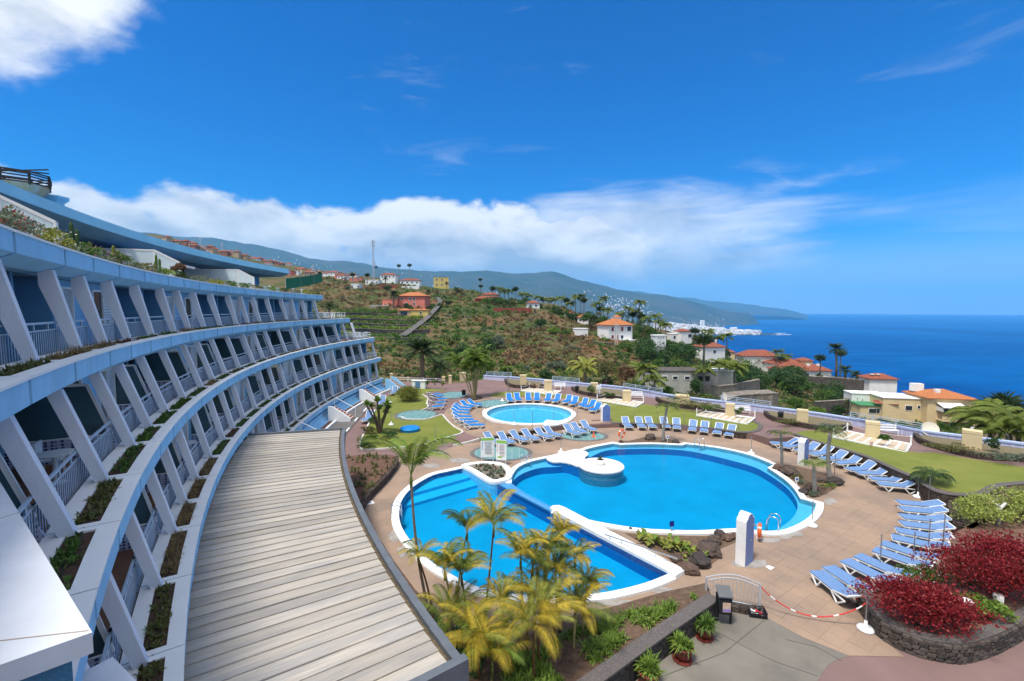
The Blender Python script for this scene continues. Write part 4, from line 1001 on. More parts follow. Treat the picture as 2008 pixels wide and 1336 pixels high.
# platform and its bridge
pc = Vector(G2(1179, 910, .38)); pr = (Vector(G2(1223, 910, .38))-pc).length
PLATT = M('speckled_terrazzo', (.74,.70,.66), .7, .14, 6, .1, 40); MOS = M('grey_blue_mosaic', (.16,.25,.33), .35, .5, 18)
platform = thing('round_platform', 'white round platform standing in the large pool, joined to the deck', 'platform', (pc.x, pc.y, 0))
b = B(); b.lathe([(pr-.06, -.9), (pr-.06, .20)], n=48); b.obj('drum', MOS, platform)
b = B(); b.lathe([(pr-.02, .202), (pr, .22), (pr, .30), (pr-.03, .32)], n=48); b.obj('top_slab', PLATT, platform)
bp_ = [(x-pc.x, y-pc.y) for x, y in spline(pl([(1070,897),(1100,888),(1126,881),(1141,882),(1153,888),(1152,893),(1146,898),(1150,906),(1140,916),(1118,909),(1100,906),(1084,906)], .115), 2, True)]
b = B(); b.prism(dedupe(bp_), .03, .118); b.obj('bridge', PLATT, platform); b = B(); b.prism(offset(dedupe(bp_), -.05), -.68, .029); b.obj('bridge_base', WALLB, platform)
# island planter between the pools
isl = dedupe(spline(pl([(905,912),(931,906),(961,905),(990,910),(1003,922),(1002,936),(985,943),(963,945),(944,936),(925,924)], ZC+.15), 3, True))
island = thing('pool_island_planter', 'white rimmed oval planter of succulents between the two pools', 'planter', (*G2(960, 925), 0)); ic = island.location
iso = [(x-ic.x, y-ic.y) for x, y in isl]
b = B(); b.prism(iso, -1.0, .06); b.obj('planter_body', LEDGE, island)
coping_ring(offset(iso, -.40), .42, .08, .25, POOLW, island, True, 'planter_rim')
sheet('gravel', offset(iso, -.40), .16, M('grey_gravel', (.20,.17,.14), .95, .4, 14, .7, 40), parent=island)
# kids' pool
pK = thing('paddling_pool', 'small round paddling pool with white rim on the upper terrace', 'pool')
tub('basin', circ(KC, KR-.42), kz-.38, kz+.06, KIDB, pK)
coping_ring(circ(KC, KR-.42), .44, kz-.1, kz+.12, POOLW, pK)
b = B(); b.lathe([(KR-1.15, kz-.375), (KR-1.15, kz-.36)], (KC.x, KC.y, 0), 48); b.obj('basin_centre', M('kids_pool_centre', (.12,.58,.80), .5), pK)
sheet('water', circ(KC, KR-.42), kz+.0, WATER, parent=pK)
b = B(); b.prism(dedupe(spline(UL([(1066,834),(1072,824),(1100,827),(1122,820),(1126,817),(1118,826),(1098,833),(1080,835)], .1), 2, True)), kz, kz+.14); b.obj('broad_rim', POOLW, pK)

# ---- lava walls holding the upper level
def lava_line(name, label, pts, h, w=.35, up=True, n=3, zb=None, inner=True):
    P = dedupe(spline(UL(pts) if up else pl(pts), n, False))
    r = thing(name, label, 'wall', (P[0][0], P[0][1], 0)); Q = [(x-P[0][0], y-P[0][1]) for x, y in P]; ox, oy = P[0]
    zf = (lambda x, y: zt(x+ox, y+oy)) if up else (lambda x, y: 0)
    ring_wall('wall_body', Q, (lambda x, y: zf(x, y)-.9) if zb is None else zb, lambda x, y: zf(x, y)+h-.05, w, LAVA, r)
    Q2 = offset(Q, .02, False); ring_wall('wall_coping', Q2, lambda x, y: zf(x, y)+h-.048, lambda x, y: zf(x, y)+h, w+.04, LAVA_TOP, r); return P
lava_line('garden_wall', 'low dark lava wall behind the striped loungers by the info boards', [(941,861),(985,855),(1023,849),(1070,841),(1110,835),(1150,833)], .05)
lava_line('garden_wall', 'dark lava wall behind the nine striped loungers at the far pool edge', [(1198,831),(1224,831.5),(1270,832.5),(1319,835),(1360,838),(1399,842),(1448,849),(1474,849),(1490,845),(1496,838),(1490,831),(1478,826)], .06)
lava_line('garden_wall', 'long dark lava wall behind the right-hand row of loungers', [(1556,853),(1580,862),(1605,870),(1646,882),(1699,899),(1751,923),(1788,939),(1809,953),(1830,965),(1855,972),(1888,975),(1930,973),(1948,963),(1975,955),(2040,950)], .10)
# boundary wall, pale blue, with railing spans
PALEB = M('pale_blue_wall', (.42,.50,.72), .7, .06, 1.5); PALET = tilemat('lilac_wall_tile', (.44,.46,.66), (.48,.50,.70), .3, (.60,.62,.78), .06)
bw = thing('boundary_wall', 'low pale blue boundary wall running along the seaward edge of the gardens', 'wall', (wall_line[6][0], wall_line[6][1], 0))
WL = dedupe(spline(wall_line[3:], 3, False)); WQ = [(x-bw.location.x, y-bw.location.y) for x, y in WL]
zf = lambda x, y: zt(x+bw.location.x, y+bw.location.y)
ring_wall('wall_body', WQ, lambda x, y: zf(x, y)-3, lambda x, y: zf(x, y)+.55, .3, PALET, bw)
ring_wall('wall_coping', offset(WQ, .05, False), lambda x, y: zf(x, y)+.552, lambda x, y: zf(x, y)+.68, .4, PALEB, bw)
RAILB = M('pale_blue_rail', (.45,.56,.68), .5, .05, 3, metal=.1)
def railing_span(a, b, label):
    A, C = Vector((*U(*a), 0)), Vector((*U(*b), 0)); za, zb_ = zt(A.x, A.y)+.62, zt(C.x, C.y)+.62
    r = thing('wall_railing', label, 'railing', (A.x, A.y, za)); d = C-A; d.z = zb_-za; n = max(2, int(d.length/1.5))
    f = B()
    for k in range(n+1): q = d*(k/n); B().bar(q, q+Vector((0,0,.62)), .06).obj('rail_post', RAILB, r)
    for z in (.60, .42, .24): B().bar(Vector((0,0,z)), d+Vector((0,0,z)), .05 if z > .5 else .035).obj('rail', RAILB, r)
railing_span((954,744),(1003,747), 'blue-grey railing on the boundary wall near the big fan-leafed clump'); railing_span((1083,755),(1136,760), 'blue-grey railing on the boundary wall behind the white bench')
railing_span((1222,770),(1298,783), 'blue-grey railing on the boundary wall in front of the long white shed'); railing_span((1414,798),(1510,811), 'blue-grey railing on the boundary wall near the small satellite dish')
railing_span((1667,834),(1806,860), 'longest blue-grey railing on the boundary wall in front of the cream villa')
# raised beds along the wall
BEDSOIL = M('dry_bed_soil', (.20,.14,.085), .95, .35, 2.5, .6, 30, col2=(.13,.13,.07))
def bed(front, back, label):
    P = dedupe(spline(UL(front), 3, False)); Bk = UL(back)
    r = thing('lava_bed', label, 'planter', (P[0][0], P[0][1], 0)); ox, oy = P[0]
    Q = [(x-ox, y-oy) for x, y in P]; zf = lambda x, y: zt(x+ox, y+oy)
    ring_wall('bed_wall', Q, lambda x, y: zf(x, y)-.3, lambda x, y: zf(x, y)+.42, .3, LAVA, r)
    out = offset(Q, -.15, False)+[(x-ox, y-oy) for x, y in Bk[::-1]]
    sheet('bed_soil', out, lambda x, y: zf(x, y)+.36+.06*mnoise.noise(Vector((x*.8, y*.8, 0))), BEDSOIL, .8, parent=r)
bed([(989,748),(993,755),(1003,760),(1024,762),(1050,762),(1066,760)], [(1000,748.5),(1030,751),(1062,754)], 'curved lava stone bed round the cream pillar near the paddling pool')
bed([(1120,764),(1126,769),(1140,774),(1160,778),(1190,783),(1222,784)], [(1135,762),(1170,766),(1219,771)], 'lava stone bed behind the person in white')
bed([(1285,785),(1296,792),(1331,800),(1374,805),(1421,809)], [(1299,785),(1335,791),(1412,800)], 'lava stone bed with bushes in front of the stone ramp')
bed([(1497,813),(1506,822),(1530,830),(1552,835),(1605,844),(1672,843)], [(1511,813),(1600,825),(1668,836)], 'lava stone bed with the cream pillar beside the railing')
bed([(1790,858),(1801,870),(1840,883),(1919,901),(2008,907),(2090,920)], [(1806,862),(1893,874),(2008,890),(2100,905)], 'long lava stone bed at the right edge with the tallest cream pillar')
# ================================================================== furniture and fittings
def stripemat(name, c1, c2, n):
    m = bpy.data.materials.new(name); m.use_nodes = True; N, L = m.node_tree.nodes, m.node_tree.links
    b = N['Principled BSDF']; b.inputs['Roughness'].default_value = .7
    t = N.new('ShaderNodeTexCoord'); s = N.new('ShaderNodeSeparateXYZ'); L.new(t.outputs['Object'], s.inputs[0])
    a = N.new('ShaderNodeMath'); a.operation = 'MULTIPLY_ADD'; a.inputs[1].default_value = n; a.inputs[2].default_value = 100.25; L.new(s.outputs[0], a.inputs[0])
    f = N.new('ShaderNodeMath'); f.operation = 'FRACT'; L.new(a.outputs[0], f.inputs[0]); g = N.new('ShaderNodeMath'); g.operation = 'GREATER_THAN'; g.inputs[1].default_value = .76; L.new(f.outputs[0], g.inputs[0])
    mx = N.new('ShaderNodeMix'); mx.data_type = 'RGBA'; L.new(g.outputs[0], mx.inputs[0]); mx.inputs[6].default_value = (*c1, 1); mx.inputs[7].default_value = (*c2, 1); L.new(mx.outputs[2], b.inputs['Base Color']); return m
STRIPE = stripemat('blue_white_stripe', (.018,.13,.37), (.50,.57,.64), 9.2)
SOLID = M('solid_blue_sling', (.012,.17,.50), .65, .08, 3)
PLAS = M('white_plastic', (.80,.80,.79), .4, .03, 3)
def make_lounger(fab, back_deg):
    r = bpy.data.objects.new('sun_lounger', None); COL.objects.link(r); w = .33; zs = .34
    f = B()
    for s in (-1, 1): f.bar((s*(w-.02), -.95, zs-.01), (s*(w-.02), .36, zs-.01), .04, .05)
    for y in (-.93, -.2, .34): f.bar((-w, y, zs-.02), (w, y, zs-.02), .05, .04)
    f.obj('frame', PLAS, r)
    for s in (-1, 1):
        l = B(); l.bar((s*w, -.80, zs), (s*w, -.52, .03), .05, .05); l.bar((s*w, -.28, zs), (s*w, -.50, .03), .05, .05); l.obj('leg', PLAS, r)
        l = B(); l.bar((s*w, .25, zs), (s*w, .52, .03), .05, .05); l.bar((s*w, .90, zs*.9), (s*w, .56, .03), .05, .05); l.bar((s*w, .30, zs), (s*w, .92, zs*.9), .045, .05); l.obj('leg', PLAS, r)
    sb = B(); sb.box((0, -.30, zs+.045), (.66, 1.28, .025)); sb.obj('seat_sling', fab, r)
    a = R_(back_deg); c, s_ = math.cos(a), math.sin(a); L_ = .72; y0 = .34; z0 = zs+.05
    bf = B(); P = []
    for yy, zz in ((0, -.012), (L_, -.012), (L_, .012), (0, .012)): P.append((y0+yy*c-zz*s_, z0+yy*s_+zz*c))
    bf.hexa([(-.32, *P[0]), (.32, *P[0]), (.32, *P[1]), (-.32, *P[1]), (-.32, *P[3]), (.32, *P[3]), (.32, *P[2]), (-.32, *P[2])]); bf.obj('back_sling', fab, r)
    k = B()
    for sx in (-1, 1): k.bar((sx*w, y0-.02, z0-.02), (sx*w, y0+L_*c, z0+L_*s_-.02), .045, .05)
    k.bar((-w, y0+L_*c, z0+L_*s_), (w, y0+L_*c, z0+L_*s_), .06, .05)
    k.bar((0, y0+L_*.55*c, z0+L_*.55*s_-.03), (0, .80, zs*.92), .04, .03) if back_deg > 10 else None
    k.obj('back_frame', PLAS, r); return r
protos = {}
def lounger(foot, head, kind, label, group, up=False, back=38, hz=None):
    key = (kind, back)
    if key not in protos: protos[key] = make_lounger(STRIPE if kind == 's' else SOLID, back); o = protos[key]
    else: o = copy_tree(protos[key])
    hz = (.35+.72*math.sin(R_(back))) if hz is None else hz
    F = Vector(U(*foot, .15) if up else G2(*foot, .15)); H = Vector(U(*head, hz) if up else G2(*head, hz))
    d = (H-F); d = d.normalized() if d.length > .1 else Vector((0, 1)); p = F + d*.93
    o.location = (p.x, p.y, (zt(p.x, p.y)+.02 if up else .006)); o.rotation_euler = (0, 0, math.atan2(-d.x, d.y)+random.uniform(-.05, .05))
    tag(o, label, 'sun lounger', group); return o
def ZA(u, v): return (650+u/4.016, 700+v/4.016)
def ZB(u, v): return (1100+u/4.016, 700+v/4.016)
def ZCc(u, v): return (1500+u/3.817, 700+v/3.817)
def ZF(u, v): return (1600+u/3.461, 950+v/3.461)
def row(feet, heads, conv, kind, fmt, group, up=False, back=38, start=1):
    for i, (f, h) in enumerate(zip(feet, heads)): lounger(conv(*f), conv(*h), kind, fmt % ordw(i+start), group, up, back)
row([(545,572),(645,572),(735,572),(835,572),(915,582),(1030,597),(1120,607),(1220,620),(1315,635)], [(520,490),(625,490),(705,490),(820,490),(910,490),(1040,508),(1135,515),(1245,530),(1340,545)], ZB, 's',
    'striped sun lounger, %s from the left along the far edge of the large pool', 'striped loungers along the far pool edge', back=45)
row([(45,662),(150,695),(240,722),(350,752),(430,785),(530,815),(620,865),(690,890),(790,935),(850,975)], [(170,612),(250,612),(380,648),(475,672),(605,708),(705,742),(820,787),(905,828),(1030,878),(1105,922)], ZCc, 's',
    'striped sun lounger, %s from far end of the row below the right lawn', 'striped loungers below the right lawn', back=36)
row([(562,150),(580,195),(578,245),(580,295),(545,340),(515,385),(445,430),(392,475),(280,515),(190,550),(78,595),(5,625)],
    [(835,122),(858,165),(890,225),(905,280),(880,345),(850,405),(790,480),(770,540),(640,610),(540,650),(345,690),(235,735)], ZF, 's',
    'striped sun lounger, %s from far end of the fan by the red shrubs', 'fanned striped loungers by the red shrubs', back=16)
row([(1330,695),(1430,695),(1540,678),(1625,668),(1728,655),(1802,640)], [(1250,608),(1335,598),(1437,588),(1522,573),(1625,562),(1702,552)], ZA, 's',
    'striped sun lounger, %s from the left in the group right of the info boards', 'striped loungers below the paddling pool terrace')
row([(140,628),(195,612),(272,595)], [(35,532),(90,518),(172,506)], ZB, 's', 'striped sun lounger, %s from left on the roundel by the orange cone', 'three striped loungers on the green roundel')
row([(1415,362),(1480,357),(1555,357),(1620,357),(1690,362),(1750,367),(1830,374),(1890,388),(1960,402),(1996,414),(2040,438)], [(1400,293),(1465,293),(1550,293),(1618,293),(1705,298),(1775,303),(1855,312),(1915,320),(1992,333),(2048,345),(2098,365)], ZA, 'b',
    'plain blue sun lounger, %s from the left along the far side of the paddling pool', 'blue loungers behind the paddling pool', True, 48)
row([(1180,390),(1120,404),(1100,418),(1085,438),(1082,460),(1100,486),(1118,505),(1155,522),(1200,545)], [(1072,338),(1037,350),(995,370),(968,386),(950,408),(945,438),(955,468),(985,495),(1040,515)], ZA, 'b',
    'plain blue sun lounger, %s from the top in the arc left of the paddling pool', 'blue loungers in an arc left of the paddling pool', True, 32)
row([(850,302),(880,318),(900,340),(893,368),(882,400)], [(758,285),(785,300),(795,322),(778,348),(765,372)], ZA, 'b',
    'plain blue sun lounger, %s from the top in the stack beside the left lawn', 'blue loungers beside the left lawn', True, 30)
row([(255,520),(380,385),(470,300)], [(300,425),(410,305),(500,235)], ZA, 's', 'striped sun lounger, %s from the near end standing beside the asphalt drive', 'striped loungers beside the drive', True, 60)

# ---- parasol stands: white base and thin grey pole
POLE = M('grey_pole', (.30,.31,.32), .4, .1, 5, metal=.5)
pb = bpy.data.objects.new('parasol_stand', None); COL.objects.link(pb)
b = B(); b.lathe([(.25, 0), (.26, .06), (.20, .12), (.06, .16), (.045, .34)], n=14); b.obj('base', PLAS, pb, True)
b = B(); b.tube([(0,0,.15), (0,0,1.35)], .022, 6); b.obj('pole', POLE, pb)
pbare = bpy.data.objects.new('parasol_pole', None); COL.objects.link(pbare)
b = B(); b.tube([(0,0,0), (0,0,1.6)], .022, 6); b.obj('pole', POLE, pbare); b = B(); b.lathe([(.05, 0), (.05, .04), (.03, .05)], n=8); b.obj('socket', POLE, pbare)
used = {}
def stand(px, py, label, up, bare=False, base=False):
    pr_ = pbare if bare else pb; o = pr_ if pr_.name not in used else copy_tree(pr_); used[pr_.name] = 1
    p = U(px, py) if up else G2(px, py); o.location = (*p, (zt(*p)+.02 if up else .006)); tag(o, label, 'parasol stand' if not bare else 'parasol pole', 'parasol stands round the pools')
for px, py, up, lab in ((985,787,1,'left of the blue lounger row'), (950,808,1,'at the left rim of the paddling pool'), (1008,834,1,'at the near rim of the paddling pool'), (1124,818,1,'at the right rim of the paddling pool'),
    (854,869,1,'on the near edge of the left lawn'), (1243,837,0,'between the first two far striped loungers'), (1289,835,0,'right of the third far striped lounger'), (1341,839,0,'right of the fifth far striped lounger'), (1394,847,0,'beside the eighth far striped lounger'),
    (1448,855,0,'right of the last far striped lounger'), (1473,890,0,'alone on the paving behind the large pool'), (1592,1032,0,'on the pool rim near the steel ladder'), (1800,976,0,'at the near end of the right lounger row'),
    (1697,1236,0,'at the red and white chain'), (1100,888,0,'beside the white platform bridge'), (767,834,1,'by the flower bed of the left lawn'), (765,790,1,'beside the drive at the round yellow bush')):
    stand(px, py, 'parasol pole in a round white base ' + lab, bool(up))
for px, py, up, lab in ((1821,990,0,'at the corner of the lava wall'), (1849,1075,0,'nearest the variegated bush'), (1846,1110,0,'behind the fan of loungers'), (1820,1085,0,'in the middle of the lounger fan'), (1790,1115,0,'between lounger fan and red shrub'), (1725,1120,0,'left of the red shrub top'), (1636,938,0,'beside the right tall palm'),
    (1044,842,1,'behind the striped group, left one'), (1086,836,1,'behind the striped group, right one'), (951,863,1,'next to the info boards'), (1132,820,1,'next to the blue shower wall')):
    stand(px, py, 'bare thin grey parasol pole ' + lab, bool(up), True)

# ---- cream vent pillars
CREAM = M('cream_paint', (.62,.50,.30), .75, .06, 1.5, .1, 30)
def pillar(px, py, w, h, label, dz=.0):
    p = Vector((*U(px, py, dz), 0)); z = zt(p.x, p.y)+dz; r = thing('vent_pillar', label, 'pillar', (p.x, p.y+w*.3, z), -math.atan2(p.x, p.y)+R_(random.uniform(2, 9)), 'cream pillars along the boundary wall')
    w *= .88; b = B(); b.box((0, 0, h*.42), (w, w*.8, h*.84)); b.obj('shaft', CREAM, r); b = B(); b.box((0, 0, h*.86), (w*1.03, w*.83, .03)); b.box((0, 0, h*.935), (w, w*.8, h*.12)); b.obj('cap', CREAM, r)
for px, py, w, h, dz, l in ((907,748,1.05,1.35,.0,'leftmost cream pillar behind the tall papyrus clump'), (1026,755,1.0,1.35,.3,'cream pillar in the curved bed near the paddling pool'), (1075,768,1.05,1.45,0,'cream pillar standing at the first white frame'),
    (1166,772,1.0,1.3,.3,'cream pillar just left of the person in white'), (1230,789,1.0,1.35,0,'cream pillar at the second white frame'), (1341,792,1.6,.9,.3,'low wide cream pillar half hidden by bushes'), (1434,818,.95,1.3,0,'cream pillar at the third white frame'),
    (1577,829,1.0,1.15,.3,'cream pillar in the bed beside the waste bin'), (1716,862,1.05,1.4,0,'cream pillar at the fourth and largest white frame'), (1914,883,1.15,1.35,.3,'tall cream pillar at the right edge')):
    pillar(px, py, w, h, l, dz)
b = B(); p = U(1054, 763); b.box((0,0,.3), (.5,.4,.6)); b.box((0,0,.62), (.54,.44,.05)); o = b.obj('vent_block', CREAM, None, False, (*p, zt(*p))); tag(o, 'small cream block between two cream pillars', 'pillar')
# ---- white skylight frames with posts and ropes
SLAT_TAN = M('skylight_panel', (.50,.40,.28), .6, .08, 2)
def skylight(q, label, nb):
    P = [Vector((*U(*p), 0)) for p in q]; c = sum(P, Vector())/4; z = zt(c.x, c.y); r = thing('skylight_frame', label, 'skylight', (c.x, c.y, z)); P = [p-c for p in P]
    b = B(); b.prism([(p.x, p.y) for p in P], -.1, .10); b.obj('curb', CAPW, r)
    for k in range(nb):
        t0, t1 = k/nb+.012, (k+1)/nb-.012; A = [P[0].lerp(P[3], t0), P[1].lerp(P[2], t0), P[1].lerp(P[2], t1), P[0].lerp(P[3], t1)]; m = sum(A, Vector())/4
        A = [m+(a-m)*.90 for a in A]; b = B(); b.prism([(a.x, a.y) for a in A], .09, .115); b.obj('panel', SLAT_TAN, r)
    for e, (i, j) in enumerate(((0,1),(1,2),(2,3),(3,0))): b = B(); b.bar(P[i]+Vector((0,0,.11)), P[j]+Vector((0,0,.11)), .12, .1); b.obj('rim', CAPW, r)
    for i in range(4): b = B(); b.tube([P[i], P[i]+Vector((0,0,.75)), P[i]+Vector((0,0,.82))], [.055,.055,.02], 8); b.obj('corner_post', CAPW, r)
    for i, j in ((0,1),(1,2)):
        b = B(); pts = [P[i].lerp(P[j], t)+Vector((0,0,.68-.18*math.sin(PI*t))) for t in np.linspace(0,1,7)]; b.tube(pts, .014, 5); b.obj('rope', CAPW, r)
skylight([(1022,768),(1038,763),(1100,769),(1085,776)], 'white framed skylight behind the blue loungers of the paddling pool', 8)
skylight([(1171,787),(1190,782),(1262,791),(1247,800)], 'white framed skylight next to the person in white', 8)
skylight([(1366,817),(1384,809),(1480,822),(1465,833)], 'white framed skylight behind the far striped loungers', 8)
skylight([(1634,861),(1661,851),(1786,873),(1776,887)], 'largest white framed skylight on the right lawn', 7)
b = B(); c = ZCc(795,640); p = U(*c, .4); b.lathe([(.16,0),(.16,.02)], n=14); o = b.obj('no_climbing_sign', PAINTW, None, False, (*p, zt(*p)+.3), (PI/2, 0, .3)); tag(o, 'small round prohibition sign on the largest skylight', 'sign')
b = B(); 
for k in range(16): a, e = 2*PI*k/16, 2*PI*(k+1)/16; b.bar((.145*math.cos(a), .145*math.sin(a), .024), (.145*math.cos(e), .145*math.sin(e), .024), .035, .006)
b.bar((-.1,.1,.024),(.1,-.1,.024),.03,.006); b.obj('red_ring', M('sign_red', (.6,.03,.03), .5), o)
# ---- blue tiled shower walls
SHT = pooltile('shower_blue_tile', (.12,.22,.52), .11)
def shower(px, py, w, h, th, yaw, label, up=False):
    p = U(px, py) if up else G2(px, py); r = thing('shower_wall', label, 'shower', (*p, zt(*p)+.01 if up else .006), yaw, 'shower walls')
    prof = [(-w/2,0),(-w/2,h*.86)]+[(-w/2+w*.18*(1-math.cos(t)), h*.86+h*.06*math.sin(t)) for t in np.linspace(.2,PI/2,4)]+[(w*.30*math.cos(t), h*.92+h*.08*math.sin(t)) for t in np.linspace(PI,0,9)]+[(w/2-w*.18*(1-math.cos(t)), h*.86+h*.06*math.sin(t)) for t in np.linspace(PI/2,.2,4)]+[(w/2,h*.86),(w/2,0)]
    V = [(x, -th/2, z) for x, z in prof]+[(x, th/2, z) for x, z in prof]; n = len(prof)
    b = B(); b.add(V, [tuple(range(n)), tuple(range(n,2*n))[::-1]]+[(i, i+n, (i+1) % n+n, (i+1) % n) for i in range(n)]); fix(b.obj('wall_body', POOLW, r))
    for s in (-1, 1):
        V = [(x*.96, s*(th/2+.006), .02+z*.975) for x, z in prof]; b = B(); b.add(V, [tuple(range(n)) if s < 0 else tuple(range(n))[::-1]]); b.obj('tile_face', SHT, r)
    b = B(); b.tube([(0,-th/2-.02,h*.80),(0,-th/2-.16,h*.82)], .018, 6); b.lathe([(.05,0),(.06,-.03)], (0,-th/2-.17,h*.82), 8); b.obj('shower_head', POLE, r)
    b = B(); b.tube([(0,-th/2-.02,h*.48),(0,-th/2-.08,h*.48)], .03, 8); b.obj('tap', POLE, r)
shower(1459, 1103, .75, 2.25, .42, R_(38), 'tallest blue tiled shower wall with white edges in the near deck')
shower(1574, 911, .70, 1.9, .42, R_(35), 'blue tiled shower wall with white edges among the right loungers')
shower(1187, 833, .85, 2.0, .35, R_(22), 'blue tiled shower wall with white edges beside the far steps')
b = B(); p = G2(1172, 835)
for k in range(3): b.box((0, .28*k, .08+.06*k), (.95, .30, .16+.12*k))
o = b.obj('garden_steps', M('step_wood', (.16,.11,.08), .85), None, False, (*p, 0)); tag(o, 'short dark flight of steps beside the far shower wall', 'steps')
# ---- ladders, lifebuoys
STEEL = M('bright_steel', (.62,.64,.66), .22, .05, 3, metal=.9)
def ladder(px, py, yaw, label, h=.75):
    r = thing('pool_ladder', label, 'ladder', (*G2(px, py, .1), .0), yaw, 'steel pool ladders')
    for s in (-.24, .24):
        b = B(); b.tube([(s,-.35,.1),(s,-.35,h*.8),(s,-.28,h*.95),(s,-.15,h),(s,.05,h*.93),(s,.15,h*.7),(s,.2,0),(s,.2,-.7)], .024, 8); b.obj('handrail', STEEL, r, True)
    for k in range(3): b = B(); b.box((0,.2,-.15-.25*k), (.48,.10,.03)); b.obj('rung', STEEL, r)
ladder(1033, 908, R_(-35), 'steel pool ladder beside the info boards'); ladder(1373, 875, R_(200), 'steel pool ladder at the far edge of the large pool'); ladder(1512, 1034, R_(50), 'steel pool ladder on the tiled ledge near the lifebuoy'); ladder(781, 1010, R_(-80), 'steel pool ladder at the left edge of the half-moon pool')
ORANGE = M('lifebuoy_orange', (.75,.13,.03), .5, .1, 4)
def buoy(px, py, z, label, yaw, th_=.0):
    p = G2(px, py); r = thing('lifebuoy', label, 'lifebuoy', (*p, z), yaw); pts = [(.29*math.cos(t), 0, .29*math.sin(t)) for t in np.linspace(0, 2*PI, 21)]
    b = B(); b.tube(pts, .085, 8); b.obj('ring', ORANGE, r, True)
    for k in range(4):
        t = PI/4+k*PI/2; b = B(); b.tube([(.29*math.cos(t+e), 0, .29*math.sin(t+e)) for e in (-.14, 0, .14)], .09, 8); b.obj('white_band', PLAS, r, True)
    b = B(); b.tube([(0,.10,-z+.005),(0,.10,.3)], .03, 6); b.obj('stand', PLAS, r)
buoy(1489, 1060, .48, 'orange lifebuoy with white bands on a stand behind the near shower wall', R_(60)); buoy(1219, 868, .75, 'orange lifebuoy on a white post at the far pool edge', R_(30))
b = B(); b.lathe([(.16,0),(.16,.03),(.10,.035),(.03,.5),(.02,.52)], n=10); b.box((0,0,.015),(.36,.36,.03)); o = b.obj('traffic_cone', M('cone_orange', (.8,.16,.05), .5), None, False, (*G2(1164, 857), .015)); tag(o, 'small orange cone standing on the green roundel', 'cone')
# ---- info boards
def board_mat():
    return M('board_white', (.80,.82,.80), .4, .02, 3)
GREENP = M('print_green', (.28,.50,.08), .5, .05); INK = M('print_ink', (.10,.12,.14), .6, .05); BLUEP = M('print_blue', (.05,.12,.35), .5, .05); REDP = M('print_red', (.6,.12,.08), .5, .05)
def info_board(px, py, w, h, yaw, label, red):
    r = thing('info_board', label, 'sign', (*G2(px, py), .006), yaw)
    b = B(); b.box((0,0,.35+h/2), (w,.03,h)); b.obj('panel', board_mat(), r)
    b = B(); b.box((0,-.0175,.35+h-.14), (w*.96,.004,.20)); b.obj('green_header', GREENP, r)
    t = bpy.data.curves.new('header_text', 'FONT'); t.body = 'POOL RULES' if False else ''; 
    for s in (-1, 1): b = B(); b.bar((s*w*.42,.03,0),(s*w*.42,.03,.4+h*.8),.04); b.obj('leg', PLAS, r)
    k = 0
    for i in range(9):
        z = .35+h-.34-i*(h-.5)/9; b = B(); b.box((w*.08+random.uniform(-.03,.03),-.0175,z), (w*random.uniform(.45,.62),.004,.018)); b.box((w*.05,-.0175,z-.035), (w*random.uniform(.35,.55),.004,.014)); b.obj('print_line', REDP if red and i % 3 == 1 else INK, r)
        if i < 6: b = B(); b.lathe([(.035,0),(.035,.004)], (0,0,0), 8); b.v = [(-w*.38+x, -.0155-zz, z+y) for x, y, zz in b.v]; b.obj('print_symbol', BLUEP if not red else REDP, r)
    if red: b = B(); b.box((-w*.15,-.0175,.35+.2), (w*.45,.004,.12)); b.obj('green_box', GREENP, r)
info_board(956, 906, .98, 1.45, R_(8), 'white info board with green header, left of the pair at the pool island', False)
info_board(983, 912, .75, 1.45, R_(-14), 'white info board with red lines, right of the pair at the pool island', True)
for px, py, l in ((1309,868,'behind the far pool rim'), (1562,954,'in the rock bed right of the pool')):
    p = G2(px, py); r = thing('depth_sign', 'small white sign with a blue mark ' + l, 'sign', (*p, 0), R_(10)); b = B(); b.bar((0,0,0),(0,0,.35),.03); b.obj('stake', PLAS, r); b = B(); b.box((0,0,.45),(.24,.02,.28)); b.obj('plate', PLAS, r); b = B(); b.box((0,-.013,.46),(.14,.004,.14)); b.obj('mark', BLUEP, r)
p = G2(1317, 1046); r = thing('depth_sign', 'small dark blue square sign on the near rim of the large pool', 'sign', (*p, 0), R_(5)); b = B(); b.bar((0,0,0),(0,0,.4),.03); b.obj('stake', POLE, r); b = B(); b.box((0,0,.48),(.22,.03,.26)); b.obj('plate', M('navy_plate', (.01,.02,.22), .4), r)
# handrail on the divider wall
r = thing('ramp_handrail', 'sloping steel handrail along the divider wall of the two pools', 'handrail', (*G2(1190, 1055, .2), .2)); a_, c_ = Vector((*G2(1186,1040,.55), .35)), Vector((*G2(1329,1087,.75), .55))
b = B(); b.tube([a_-r.location, c_-r.location], .03, 8); b.obj('rail', STEEL, r)
for t in (.08, .25, .72): q = a_.lerp(c_, t); b = B(); b.tube([(q.x-r.location.x, q.y-r.location.y, -.1), q-r.location], .022, 6); b.obj('rail_post', STEEL, r)
# ---- fountain pot on the platform
r = thing('platform_flowerpot', 'white round pot with a small spiky plant on the pool platform', 'flowerpot', (*G2(1177, 911, .32), .322)); b = B(); b.lathe([(.24,0),(.30,.1),(.31,.36),(.27,.37),(.27,.30)], n=20); b.obj('pot', POOLW, r, True); b = B(); b.lathe([(.265,.30),(.265,.335)], n=16); b.obj('soil', SOIL, r)
